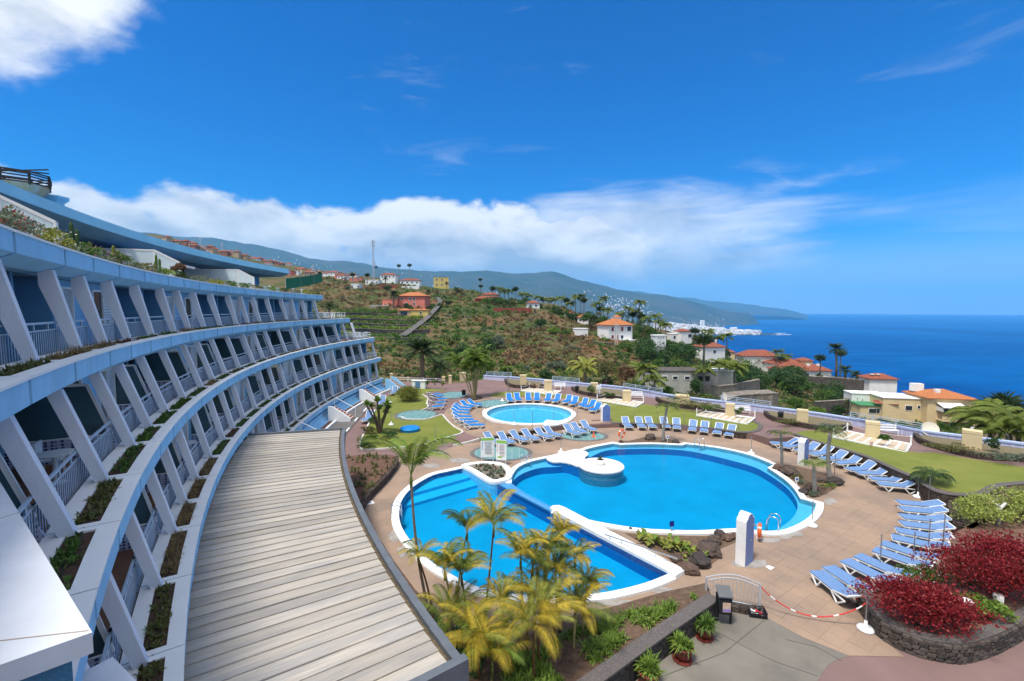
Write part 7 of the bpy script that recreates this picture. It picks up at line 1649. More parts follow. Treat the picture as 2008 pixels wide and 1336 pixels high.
def block(r, c, d, wall, roof='flat', rh=1.6, rmat=None, eave=.5, found=3.6, part='wall', parapet=True):
    b = B(); b.box((c[0], c[1], c[2]+d[2]/2-found/2), (d[0], d[1], d[2]+found)); o = b.obj(part, WALLS[wall], r); zt_ = c[2]+d[2]; x, y = d[0]/2+eave, d[1]/2+eave
    if roof in ('hip', 'gable'):
        long = d[0] >= d[1]; k = (min(x, y)*.95 if roof == 'hip' else 0)
        rg = [(c[0]-x+k, c[1]), (c[0]+x-k, c[1])] if long else [(c[0], c[1]-y+k), (c[0], c[1]+y-k)]
        V = [(c[0]-x, c[1]-y, zt_), (c[0]+x, c[1]-y, zt_), (c[0]+x, c[1]+y, zt_), (c[0]-x, c[1]+y, zt_), (*rg[0], zt_+rh), (*rg[1], zt_+rh)]
        V += [(p[0], p[1], zt_-.18) for p in V[:4]]
        Fc = ([(0,1,5,4),(1,2,5),(2,3,4,5),(3,0,4)] if long else [(0,1,4),(1,2,5,4),(2,3,5),(3,0,4,5)])+[(6,7,1,0),(7,8,2,1),(8,9,3,2),(9,6,0,3),(9,8,7,6)]
        b = B(); b.add(V, Fc); b.obj('roof', rmat or ROOFO, r)
    elif parapet:
        b = B(); b.box((c[0], c[1], zt_+.08), (d[0]+.3, d[1]+.3, .16)); b.obj('roof', rmat or WALLS['white'], r)
    return o
def win(r, c, d, face, u, z, w, h, mat=None, frame=True):
    """window on a block face: front -Y, left -X, right +X"""
    ax = {'f': ((1,0), (0,-1), d[0], d[1]), 'l': ((0,-1), (-1,0), d[1], d[0]), 'r': ((0,1), (1,0), d[1], d[0])}[face]; (tx, ty), (nx_, ny_), fl, dp = ax
    px_ = c[0]+tx*u*fl/2+nx_*dp/2; py_ = c[1]+ty*u*fl/2+ny_*dp/2; rz = math.atan2(ty, tx); b = B(); b.box((px_+nx_*.02, py_+ny_*.02, c[2]+z), (w+.24, .12, h+.24), rz); o = b.obj('window', WALLS['white'], r)
    b = B(); b.box((px_+nx_*.06, py_+ny_*.06, c[2]+z), (w, .08, h), rz); b.obj('pane' if mat is None else 'shutter', mat or WIN, o)
def house(px, py, d, label, yaw=0.0, cat='house', name='house', group=None):
    d2 = on_hill(px, py).y; d = d2 if .7 < d2/d < 1.45 else d; p = AT(px, py, d); return thing(name, label, cat, p, R_(yaw), group)
mw = lambda n, d: n*d/FPX
# white villa with orange hip roof
r = house(1205, 667, 172, 'white two-storey villa with orange hipped roof and dark red shutters', 18); D = (10, 8.5, 5.9); block(r, (0,0,0), D, 'white', 'hip', 2.3, ROOFO, .6)
for u, z, w, h, m in ((-.68,4.4,.9,1.5,SHRED), (.12,4.4,.9,1.5,SHRED), (-.68,1.5,.9,1.2,SHRED), (-.25,1.5,.5,1.3,SHRED), (.12,1.4,1.0,1.2,None), (.72,4.4,1.5,1.6,None)): win(r, (0,0,0), D, 'f', u, z, w, h, m)
for u, z in ((.0,4.4), (-.4,1.4), (.4,1.4)): win(r, (0,0,0), D, 'r', u, z, 1.0, 1.5)
b = B(); b.box((1.5,1,8.1),(2.4,2.2,1.2)); b.obj('roof_lantern', WALLS['white'], r); b = B(); b.add([(.1,-.3,8.7),(2.9,-.3,8.7),(2.9,2.3,8.7),(.1,2.3,8.7),(1.5,1,9.6)], ((0,1,4),(1,2,4),(2,3,4),(3,0,4))); b.obj('lantern_roof', ROOFO, r)
block(r, (3.2,-5.2,-1.2), (7,1.6,1.4), 'white', 'flat', part='terrace')
r = house(1138, 657, 168, 'plain white flat shed left of the orange-roofed villa', 5, 'shed', 'shed'); block(r, (0,0,0), (5.0,4,2.4), 'white')
# white tower house
r = house(1333, 682, 150, 'tall white house with small tiled roof above the palms', 14); D = (5.2,6,7.2); block(r, (1.2,0,0), D, 'white', 'hip', 1.0, ROOFR, .3); block(r, (-3,1.5,0), (3.6,4.5,6.0), 'white', 'flat'); win(r, (1.2,0,0), D, 'f', .55, 5.3, 1.6, 1.3); win(r, (-3,1.5,0), (3.6,4.5,6), 'f', -.1, 4.6, .9, 1.3)
r = house(1291, 700, 142, 'slim tapering white tower block with tiny roof openings', 8, 'tower', 'white_tower'); b = B(); b.hexa([(-1.3,-1.2,-4),(1.9,-1.2,-4),(1.9,1.4,-4),(-1.3,1.4,-4),(-2.1,-1.3,7.0),(1.9,-1.3,7.0),(1.9,1.5,7.0),(-2.1,1.5,7.0)]); b.obj('wall', WALLS['white'], r); b = B(); b.box((-.1,.1,7.15),(4.3,3.1,.3)); b.obj('cap', WALLS['white'], r)
for u in (-.3,.1,.5): win(r, (-.1,.1,0), (4.0,2.8,7), 'f', u, 6.5, .3, .4)
# white house with hipped roof, cut by trees
r = house(1389, 708, 140, 'white house with red hipped roof and one small window', 16); D = (8.2,7,5.4); block(r, (0,0,0), D, 'white', 'hip', 1.7, ROOFR, .4); win(r, (0,0,0), D, 'f', -.1, 3.7, 1.0, .9)
for s in (-1.6, 3): b = B(); b.box((s,0,7.2),(.5,.5,1.2)); b.obj('chimney', WALLS['white'], r)
# long bungalow with red roofs
r = house(1566, 740, 178, 'long low white house with red tiled roofs on the cliff edge', -4); D = (21,8,3.4); block(r, (0,0,0), D, 'white', 'hip', 2.2, ROOFR, .6)
for u in (-.75,-.35,.1,.55): win(r, (0,0,0), D, 'f', u, 1.6, 1.5, 1.4)
for s in (3, 7): b = B(); b.box((s,-1,5.0),(1.2,.9,1.5)); b.obj('chimney', WALLS['white'], r)
block(r, (-2,9,1.5), (13,7,3.6), 'white', 'hip', 1.8, ROOFR, .5, part='rear_wing'); block(r, (6,8,2.0), (5,5,4.4), 'cream', 'hip', 1.2, ROOFR, .4, part='corner_tower')
r = house(1483, 704, 205, 'low red roof of a house half sunk behind trees', -4); block(r, (0,0,-1), (15,8,2.8), 'white', 'hip', 2.4, ROOFR, .6)
r = house(1720, 765, 150, 'white corner house with red roof and two rooftop dishes', -10); block(r, (0,0,0), (8,6,4.2), 'white', 'hip', 1.5, ROOFR, .5)
for s in (-2.5, -.8): b = B(); b.lathe([(.1,5.0),(.6,5.3),(.65,5.5)], (s,-1.5,0), 10); b.obj('dish', WALLS['white'], r)
# cream villa
r = house(1792, 838, 109, 'large cream villa with orange roof, green roofed wing and white canopied balcony', -12)
D1 = (9.0,8,7.8); c1 = (4.6,0,0); block(r, c1, D1, 'cream', 'hip', 1.5, ROOFO, .5); D2 = (8,7,7.0); c2 = (-3.6,1.5,0); block(r, c2, D2, 'cream', 'flat', rmat=WALLS['white']); D3 = (4.6,4.4,4.2); c3 = (-9.4,1.2,.8); block(r, c3, D3, 'cream', 'hip', .5, ROOFG, .25); block(r, (-8,5.5,3), (7,4,3.9), 'white', 'flat'); block(r, (8.0,-3.9,-.5), (4,2.4,2.6), 'cream', 'flat', parapet=False, part='lower_wing')
b = B(); b.box((5.2,-4.9,3.0),(6.6,2.2,.25)); b.obj('balcony_slab', WALLS['cream'], r); b = B(); b.box((5.2,-5.9,3.5),(6.6,.15,.9)); b.obj('balcony_parapet', WALLS['cream'], r); b = B(); b.box((4.0,-5.0,5.5),(4.4,2.2,.9)); b.obj('bay', WALLS['white'], r)
b = B(); b.hexa([(1.7,-6.5,6.0),(6.3,-6.5,6.0),(6.3,-4,6.7),(1.7,-4,6.7),(1.7,-6.5,6.12),(6.3,-6.5,6.12),(6.3,-4,6.85),(1.7,-4,6.85)]); b.obj('canopy', WALLS['white'], r)
for k in range(4): b = B(); b.box((2.4+k*1.05,-6.13,5.45),(.85,.06,.7)); b.obj('bay_window', WIN, r)
for u, z in ((-.3,1.6),(.1,1.6),(.5,1.6)): win(r, c1, D1, 'f', u, z, 1.0, 1.4)
win(r, c1, D1, 'f', .75, 4.6, 1.0, 1.1); win(r, c2, D2, 'f', .3, 4.9, 1.3, 1.0); win(r, c2, D2, 'f', .8, 5.2, .5, .6); win(r, c3, D3, 'f', .1, 2.9, 1.5, 1.0); win(r, c3, D3, 'f', .6, 2.9, .6, 1.0); win(r, (8.0,-3.9,-.5), (4,2.4,2.6), 'f', .2, 1.2, .8, .8)
b = B(); b.box((1.2,2,9.2),(2.2,1.4,1.8)); b.obj('chimney', WALLS['white'], r); b = B(); b.box((3.2,-1.6,8.9),(.9,.9,1.0)); b.obj('chimney', WALLS['white'], r); b = B(); b.add([(-9,-1.6,5.6),(-4.5,-2.4,5.6),(-4.5,-.8,6.2),(-9,0,6.2)], ((0,1,2,3),)); b.obj('tile_awning', ROOFR, r)
# long shed
r = house(1320, 765, 98, 'long old whitewashed shed with flat dark roof and small square windows', -3, 'shed', 'long_shed'); D = (13.5,6,4.4); block(r, (0,0,0), D, 'dull', 'flat', rmat=M('felt_roof', (.10,.085,.075), .95, .3, .8)); [win(r, (0,0,0), D, 'f', u, 3.1, .9, .55) for u in (-.75,-.4,-.08,.28)]
b = B(); b.box((5.2,-3.1,3.0),(2.4,.3,1.0)); b.obj('dark_opening', WIN, r); block(r, (9.5,1.5,1), (5.5,4,3.2), 'dull', 'flat')
# pink farm
r = house(813, 602, 208, 'pink two-storey house with orange hipped roof on the terraces', -6); D = (13,9,5.2); block(r, (0,0,0), D, 'pink', 'hip', 1.9, ROOFO, .6); [win(r, (0,0,0), D, 'f', u, z, .9, 1.1) for u, z in ((-.7,3.8),(-.1,3.6),(.2,3.6),(.2,1.4),(-.4,1.4))]; block(r, (-11,-1,0), (7.5,5,3.4), 'pink', 'flat', rmat=WALLS['pink']); block(r, (-15,-4.5,-2), (9,4,2.6), 'dull', 'flat')
r = house(812, 620, 192, 'small yellow farmhouse with orange lean-to below the pink house', -4); D = (7.5,5,2.6); block(r, (2.8,0,0), D, 'yellow', 'hip', .5, ROOFO, .3); win(r, (2.8,0,0), D, 'f', .2, 1.4, .8, .8); block(r, (-3.6,0,0), (5.4,5,2.5), 'tan', 'hip', .7, ROOFO, .4); b = B(); b.box((-3.6,-2.5,1.2),(2.8,.2,1.6)); b.obj('open_bay', WIN, r)
# white houses under the mast
for px, py, d, w, h, rf_, l in ((764,556,270,12,6.5,'hip','largest white house under the mast with red roof'), (733,560,262,9,3.6,'flat','low white flat-roofed house left of the largest one under the mast'), (806,562,268,14,4.2,'hip','white bungalow with dark windows between the twin tall palms'), (700,566,255,5,2.8,'flat','small white hut at the left of the white houses')):
    r = house(px, py, d, l, random.uniform(-8, 8)); D = (w,7,h); block(r, (0,0,0), D, 'white', rf_, 1.5, ROOFR if rf_ == 'hip' else None, .4)
    for k in range(max(2, int(w/3))): win(r, (0,0,0), D, 'f', -.75+1.5*k/max(1, int(w/3)-1 or 1), h-1.6, 1.0, 1.1)
r = house(766, 566, 255, 'dark red terrace wall below the white houses', 0, 'wall', 'terrace_wall'); block(r, (0,0,-1.2), (13,1,3.4), 'red', 'none', parapet=False); block(r, (12,1,-1.5), (12,1,3.0), 'white', 'none', parapet=False)
r = house(865, 566, 297, 'yellow three-storey flat-roofed house on the ridge', 10); D = (11,9,8); block(r, (0,0,0), D, 'yellow', 'flat', rmat=WALLS['yellow']); [win(r, (0,0,0), D, 'f', u, z, 1.1, 1.2) for u in (-.6,.1) for z in (6.2,2.6)]; [win(r, (0,0,0), D, 'r', u, z, 1.4, 1.8) for u in (-.3,.4) for z in (5.8,2.4)]
for px, py, d, w, h, wl_, l in ((963,588,250,9,3.0,'tan','low tan house with red roof at the ridge end'), (1116,622,215,5,2.2,'white','small orange-roofed white house among the ridge palms'), (1143,634,200,5.5,3.0,'white','white house with orange roof below the ridge palms'), (957,592,248,14,1.8,'red','long red garden wall building left of the ridge palms'), (1045,606,240,6,3,'white','white house glimpsed through the ridge palms'), (1420,702,170,7,3.0,'cream','cream house hidden behind trees near the cliff'), (1990,868,95,9,4.5,'tan','tan house with dark red roof at the right edge'), (1556,734,210,9,4,'white','white house with red roof behind the bungalow')):
    r = house(px, py, d, l, random.uniform(-10, 10)); D = (w,6,h); block(r, (0,0,0), D, wl_, 'hip', 1.4, ROOFO if 'orange' in l else ROOFR, .4); [win(r, (0,0,0), D, 'f', u, h*.55, .9, 1.0) for u in (-.5,.4)]
r = house(1005, 613, 215, 'straight dark red wall crossing the upper slope', 3, 'wall', 'red_wall'); block(r, (0,0,-.5), (18,.5,2.6), 'red', 'none', parapet=False)
# upper village and far row of houses
rv = random.Random(12)
for k in range(16):
    px = 570+k*8.7+rv.uniform(-3, 3); py = np.interp(px, [570,640,710], [540,545,551])+rv.uniform(-7, 3); d = rv.uniform(380, 520); r = house(px, py, d, 'village house, %s from the left along the ridge behind the hotel roof' % ordw(k+1), rv.uniform(-25, 25), group='village houses on the ridge'); D = (rv.uniform(6,11), 7, rv.uniform(2.6,4.6)); block(r, (0,0,0), D, rv.choice(('tan','white','pink','cream','white')), rv.choice(('hip','flat')), 1.6, ROOFR, .4); [win(r, (0,0,0), D, 'f', u, D[2]*.55, 1.0, 1.2) for u in (-.5,.4)]
for k in range(46):
    px = 330+k*5.3+rv.uniform(-2, 2); base = np.interp(px, [280,400,480,560,620], [462,488,503,523,533]); py = base+rv.uniform(-2, 8); d = rv.uniform(600, 690); p = AT(px, py, d); w, h = rv.uniform(5, 9), rv.uniform(3, 4.6)
    b = B(); b.box((0,0,h/2-3),(w,8,h+6)); x, y = w/2+.4, 4.4; b.add([(-x,-y,h),(x,-y,h),(x,y,h),(-x,y,h),(-x+3,0,h+2.2),(x-3,0,h+2.2)], ((0,1,5,4),(1,2,5),(2,3,4,5),(3,0,4)), 1); b.box((-w*.2,-4.02,h*.55),(1.4,.06,1.3),0,2); b.box((w*.25,-4.02,h*.55),(1.4,.06,1.3),0,2)
    o = b.obj('hillside_house', [WALLS[rv.choice(('tan','tan','white','brick'))], ROOFR, WIN], None, False, p, (0,0,rv.uniform(-.5,.5))); tag(o, 'tiny red-roofed house, %s from the left on the skyline behind the hotel roof' % ordw(k+1), 'house', 'tiny houses on the left skyline')
# green netting fence, mast, pylons
r = thing('netting_fence', 'long dark green netting fence on the slope beside the hotel roof', 'fence', AT(565, 552, 190)); o0 = r.location.copy(); ps = [AT(x, y, d) for x, y, d in ((560,553,185),(590,549,200),(615,545,215),(632,541,225))]
for k, (a, c) in enumerate(zip(ps, ps[1:])): a, c = a-o0, c-o0; b = B(); b.add([a-Vector((0,0,3)), c-Vector((0,0,3)), c+Vector((0,0,1.3)), a+Vector((0,0,1.3))], ((0,1,2,3),)); b.obj('net_panel', M('green_net', (.02,.16,.08), .8), r); b = B(); b.bar(a-Vector((0,0,3)), a+Vector((0,0,1.5)), .12); b.obj('post', GREYP, r)
r = thing('lattice_mast', 'tall grey lattice phone mast rising above the white houses', 'mast', AT(733, 560, 285)); H = 27.5; b = B()
for k in range(16):
    z0, z1 = H*k/16, H*(k+1)/16; w0, w1 = .75-.4*k/16, .75-.4*(k+1)/16; C0 = [(w0*math.cos(t), w0*math.sin(t), z0) for t in (0,2.09,4.19)]; C1 = [(w1*math.cos(t), w1*math.sin(t), z1) for t in (0,2.09,4.19)]
    for i in range(3): b.bar(C0[i], C1[i], .14); b.bar(C0[i], C1[(i+1) % 3], .08); b.bar(C1[i], C1[(i+1) % 3], .08)
b.obj('lattice', GREYP, r)
for z, n in ((H-.8, 3), (H-3.2, 3), (H*.52, 2), (H*.45, 2)):
    for i in range(n): t = i*2.09+.4; b = B(); b.box((.95*math.cos(t), .95*math.sin(t), z), (.4,.25,1.9), t); b.obj('antenna_panel', GREYP, r)
for px, py, d, h in ((614,538,520,11), (436,494,640,14), (393,483,640,12)):
    r = thing('pylon', 'thin power pylon on the skyline at the %s' % {614: 'village ridge', 436: 'right of the two on the left skyline', 393: 'left of the two on the left skyline'}[px], 'pylon', AT(px, py, d)); b = B()
    for s in (-1,1): b.bar((s*1.2,0,-1),(s*.2,0,h),.3)
    for k in range(5): b.bar((-1.2+k*.2,0,k*h/5),(1.2-k*.2-.2,0,(k+1)*h/5),.2)
    b.obj('frame', GREYP, r); b = B(); b.bar((-2.4,0,h*.8),(2.4,0,h*.8),.25); b.bar((-1.8,0,h*.95),(1.8,0,h*.95),.25); b.obj('cross_arm', GREYP, r)
r = thing('power_pole', 'pale lattice power pole in front of the orange-roofed villa', 'pole', AT(1208, 697, 150)); b = B(); 
for s in (-1,1): b.bar((s*.5,0,-2),(s*.2,0,10.5),.16)
for k in range(8): b.bar((-.5+k*.03,0,k*1.3),(.45-k*.03,0,k*1.3+1.3),.09)
b.obj('frame', M('pale_concrete', (.5,.47,.42), .9), r); b = B(); b.bar((-.9,0,10),(.9,0,10),.15); b.obj('cross_arm', GREYP, r)
# walls and ramps
STONE = stonemat('rubble_masonry', (.30,.26,.21), (.20,.175,.15), (.13,.11,.09), 1.1); STONED = stonemat('dark_rubble', (.14,.12,.105), (.09,.08,.072), (.05,.045,.04), .9)
def wallstrip(name, label, pts, h, mat, th=.8, down=1.5, cat='wall'):
    P = [AT(*p) for p in pts]; r = thing(name, label, cat, P[0]); o0 = P[0].copy(); P = [p-o0 for p in P]; b = B()
    for a, c in zip(P, P[1:]): b.hexa([a-Vector((0,0,down)), c-Vector((0,0,down)), c+Vector((0,th,-down)), a+Vector((0,th,-down)), a+Vector((0,0,h)), c+Vector((0,0,h)), c+Vector((0,th,h)), a+Vector((0,th,h))])
    b.obj('wall_body', mat, r); b = B()
    for a, c in zip(P, P[1:]): b.hexa([a+Vector((0,-.06,h+.004)), c+Vector((0,-.06,h+.004)), c+Vector((0,th+.06,h+.004)), a+Vector((0,th+.06,h+.004)), a+Vector((0,-.06,h+.16)), c+Vector((0,-.06,h+.16)), c+Vector((0,th+.06,h+.16)), a+Vector((0,th+.06,h+.16))])
    b.obj('wall_coping', STONE, r); return r
wallstrip('stone_ramp', 'curved stone ramp wall beyond the boundary railing', [(1428,808,66),(1440,800,68),(1458,796,70),(1485,794,71),(1515,793,71),(1526,792,72)], 1.6, STONE, 3.0)
wallstrip('cliff_wall', 'long high stone retaining wall below the red-roofed bungalow', [(1503,760,164),(1540,760,162),(1580,762,160),(1640,765,156),(1700,772,150)], 4.2, STONED, 1.0, 3)
wallstrip('stone_wall', 'stone retaining wall under the orange-roofed villa', [(1162,688,158),(1185,691,157),(1208,692,157)], 3.2, STONED)
wallstrip('stone_wall', 'pale rocky wall right of the long shed', [(1380,775,92),(1410,778,92),(1440,774,95),(1490,762,105)], 2.0, STONE, 1.0)
wallstrip('stone_wall', 'dark gravel terrace wall beside the cream villa', [(1600,803,112),(1650,800,112),(1705,797,112)], 1.8, STONED)
wallstrip('white_wall', 'white garden wall along the cliff beside the tall date palm', [(1615,742,172),(1650,746,166),(1700,752,158)], 1.1, WALLS['white'], .4)
TERR = [(668,(640,835),208), (652,(640,842),205), (641,(645,850),203), (631,(650,830),200), (620,(660,790),198)]
for k, (py, (x0, x1), _) in enumerate(TERR):
    pts = []
    for px in np.linspace(x0, x1, 6): q = on_hill(px, py-1.5*math.sin(px*.03)); pts.append((px, py-1.5*math.sin(px*.03), q.y))
    wallstrip('terrace_wall', 'dark dry-stone terrace wall, %s from the bottom of the green fields' % ordw(k+1), pts, .95, STONED, .6, 1.0)
    V, Fq = [], []; rg = np.random.default_rng(k)
    P = []
    for _ in range(240):
        px = rg.uniform(x0, x1); q = on_hill(px, py-3-rg.uniform(0, 6)); P.append((q.x, q.y, q.z+.1))
    o0 = P[0]; V, Fq = scatter_tufts([(a-o0[0], b-o0[1], c-o0[2]) for a, b, c in P], 1.1, 1.3, .38, 9, rg, .7); tag(link('crop_rows', mesh_from('crop_rows', V, Fq, LM['lime' if k % 2 else 'green']), None, o0), 'green crop strip on the %s terrace from the bottom' % ordw(k+1), 'crops', kind='stuff')
# lane climbing past the farm
lane = []; 
for px, py in ((790,664),(806,652),(822,640),(838,627),(850,614),(860,603),(864,594),(856,586)): lane.append(on_hill(px, py))
V, Fq = [], []
for i, p in enumerate(lane):
    t = (lane[min(i+1, len(lane)-1)]-lane[max(i-1, 0)]); s = Vector((t.y, -t.x, 0)).normalized()*1.2; V += [p-s+Vector((0,0,.9)), p+s+Vector((0,0,.9))]
for i in range(len(lane)-1): Fq.append((2*i, 2*i+1, 2*i+3, 2*i+2))
tag(link('lane', mesh_from('lane', V, Fq, M('lane_tarmac', (.12,.11,.105), .9, .15, .6))), kind='structure')
# cars
def car(p, yaw, col, label):
    r = thing('parked_car', label, 'car', p, yaw); prof = [(-2.1,.35),(-2.15,.75),(-1.5,.92),(-.9,1.42),(.6,1.44),(1.25,.95),(2.0,.82),(2.15,.55),(2.1,.35)]; n = len(prof); b = B(); b.add([(x,-.86,z) for x, z in prof]+[(x,.86,z) for x, z in prof], [tuple(range(n)), tuple(range(n,2*n))[::-1]]+[(i,i+n,(i+1) % n+n,(i+1) % n) for i in range(n)]); fix(b.obj('body', M('car_'+col, {'white': (.75,.76,.78), 'silver': (.42,.44,.46)}[col], .3, .03), r))
    for s in (-1,1): b = B(); b.add([(-1.25,s*.87,.95),(1.05,s*.87,.95),(.5,s*.87,1.36),(-.85,s*.87,1.36)], ((0,1,2,3) if s < 0 else (3,2,1,0),)); b.obj('side_window', WIN, r)
    b = B(); b.add([(1.27,-.7,.99),(1.27,.7,.99),(.66,.66,1.42),(.66,-.66,1.42)], ((0,1,2,3),)); b.obj('windscreen', WIN, r)
    for x in (-1.35,1.35):
        for s in (-1,1): b = B(); b.lathe([(.33,-.1),(.33,.1)], n=14); b.v = [(x+a, s*.80+c, .33+e) for a, e, c in b.v]; b.obj('wheel', BLACKP, r)
p = AT(1893, 848, 92); g_ = B(); g_.box((p.x+3, p.y, p.z-1.5), (34, 9, 3)); tag(g_.obj('car_park', ASPH), kind='structure'); car((p.x, p.y-2, p.z), .25, 'white', 'white car parked below the boundary wall'); q = AT(1920, 842, 96); car((q.x+1, q.y-1, p.z), .3, 'silver', 'silver car parked behind the white one')
# ---- hillside palms
HP = [  # crown px, base py, kind, size, label
 (782,522,559,'fan',1.0,'left of the twin tall fan palms above the white houses'), (803,521,562,'fan',1.0,'right of the twin tall fan palms above the white houses'), (737,524,555,'fan',.8,'fan palm just right of the phone mast'), (691,540,566,'fan',1.1,'fan palm left of the white houses'), (720,540,562,'fan',1.1,'fan palm left of the phone mast'), (756,546,566,'canary',.9,'date palm in front of the largest white house'),
 (876,556,572,'canary',.7,'shaggy palm before the yellow house'), (942,549,580,'fan',.8,'tall fan palm alone on the ridge'), (943,562,582,'fan',.9,'lower fan palm under the lone ridge palm'), (627,536,556,'fan',.8,'fan palm by the green netting fence'), (772,578,604,'canary',1.2,'bushy date palm left of the pink house'), (840,572,600,'canary',.7,'palm right of the pink house'), (645,600,628,'canary',1.0,'dark date palm beside the hotel roof end'),
 (827,690,745,'canary',1.5,'large date palm with thick trunk behind the white fence'), (860,718,752,'canary',.9,'small date palm right of the large one'), (1147,722,766,'coco',1.5,'yellowish palm beyond the boundary wall'), (1640,685,742,'canary',1.35,'tall date palm against the sea'), (1648,694,742,'fan',1.3,'fan palm just behind the tall date palm'), (1608,703,730,'fan',1.2,'fan palm left of the tall date palm'), (1657,726,748,'canary',1.1,'low date palm right of the tall one'), (1679,735,752,'canary',.9,'lowest date palm on the cliff'),
 (1283,748,790,'coco',1.3,'feathery palm in front of the long shed'), (1262,728,790,'royal',1.3,'tall feathery palm left of the long shed'), (1380,728,770,'royal',1.0,'palm right of the long shed'), (1440,722,770,'royal',1.2,'palm before the pale rocky wall'), (1410,716,760,'royal',1.0,'palm between shed and rocky wall'),
 (1970,786,850,'fan',1.2,'tallest palm at the right edge'), (1946,798,855,'canary',1.2,'date palm at the right edge'), (1986,802,858,'fan',1.2,'fan palm at the right edge corner'), (1903,798,838,'canary',1.0,'date palm right of the cream villa'), (1940,826,885,'coco',1.9,'broad feathery palm behind the tall right pillar'), (1996,832,892,'coco',1.8,'broad feathery palm cut by the right edge'), (1975,850,900,'coco',1.6,'feathery palm low at the right edge'),
]
for k, (px, dy_) in enumerate(((966,567),(980,568),(989,571),(997,573),(1010,568),(1024,578),(1037,581),(1055,585),(1066,588),(1077,589),(1087,588),(1101,586),(1111,590),(1119,597),(1128,584),(1138,583),(1145,590),(1169,598),(1183,588),(1191,610),(1178,606),(1231,608),(1254,595),(1249,612),(1241,618),(1285,622),(1295,633),(1270,628),(1363,650),(1389,652),(1425,661),(1407,666),(1380,668),(1523,692),(1541,700),(1532,704),(1258,622),(1305,640),(1218,618))):
    HP.append((px, dy_, dy_+(34 if k in (14,15,22) else 26), 'royal' if k % 4 else 'fan', .95, 'palm, %s from the left in the belt of ridge palms' % ordw(k+1)))
_crown = {}
def crown_mesh(kind, v):
    if (kind, v) in _crown: return _crown[(kind, v)]
    rng = np.random.default_rng(v*17+len(kind)); VV, FF, k = [], [], 0
    if kind == 'fan':
        n = 300; d = rng.normal(size=(n, 3)); d /= np.linalg.norm(d, axis=1)[:, None]; d[:, 2] = d[:, 2]*.65+.15; P = d*rng.uniform(.4, 1.25, (n, 1)); V, Fq = leaf_quads(P, d, .95*rng.uniform(.6, 1.5, n), .15*np.ones(n), rng); VV = V
        FF = Fq
    else:
        nf, L_, nl, ll = {'canary': (44, 2.7, 18, .62), 'royal': (17, 2.3, 17, .85), 'coco': (18, 2.4, 20 if v == 0 else 46, .8)}[kind]
        for j in range(nf):
            e = rng.uniform(-.35, 1.2) if kind == 'canary' else rng.uniform(.1, 1.2); V, Fq = frond_arrays(L_*rng.uniform(.85, 1.1), nl, ll, 1.0 if kind == 'canary' else 1.5, e, rng, wid=.34 if v == 0 or kind != 'coco' else .13); a = j*2.4+rng.uniform(-.3, .3); ca, sa = math.cos(a), math.sin(a); V = V@np.array([[ca, sa, 0], [-sa, ca, 0], [0, 0, 1]]); VV.append(V); FF.append(Fq+k); k += len(V)
        VV, FF = np.concatenate(VV), np.concatenate(FF)
    m = {'fan': 'frondd', 'canary': 'frondd', 'royal': 'frond', 'coco': 'yellow'}[kind]; _crown[(kind, v)] = mesh_from('crown', VV, FF, LM['frond' if (kind == 'coco' and v) else m]); return _crown[(kind, v)]
for k, (px, cy_, by_, kind, size, lab) in enumerate(HP):
    ridge = 'ridge palms' in lab
    d = (np.interp(px, [960,1060,1150,1250,1300,1440,1545], [255,245,215,195,180,175,200]) if ridge else on_hill(px, by_).y)
    if px > 1600 and 680 < cy_ < 740: d = {1640: 165, 1648: 172, 1608: 176, 1657: 160, 1679: 156}[px]
    if px > 1890: d = {1970: 80, 1946: 84, 1986: 78, 1903: 105, 1940: 52, 1996: 48, 1975: 46}[px]
    if px in (1283, 1262, 1380, 1440, 1410, 1147): d = {1283: 84, 1262: 88, 1380: 92, 1440: 98, 1410: 96, 1147: 82}[px]
    base, cr = AT(px+random.uniform(-1, 1), by_, d), AT(px, cy_, d); t = thing('palm_tree', (lab if lab.startswith(('palm', 'fan', 'date', 'tall', 'large', 'small', 'low', 'broad', 'bushy', 'shaggy', 'dark', 'yellow', 'feather')) else 'palm, '+lab), 'palm', base, 0, 'belt of ridge palms' if ridge else 'palms on the hillside')
    h = cr-base; tw = {'canary': .38, 'fan': .22, 'royal': .2, 'coco': .2}[kind]*min(1, size); b = B(); b.tube([Vector((0,0,-2)), h*.5+Vector((.1,0,0)), h], [tw*1.15, tw, tw*.85], 7); b.obj('trunk', BARK if kind == 'canary' else BARKG, t, True)
    s = size*{'fan': 1.35, 'canary': 1.0, 'royal': 1.2, 'coco': 1.0}[kind]*(1.25 if ridge else 1); link('crown', crown_mesh(kind, k % 3 if kind != 'coco' else min(1, int(px > 1200))), t, h, (0,0,k*1.7), (s,)*3)
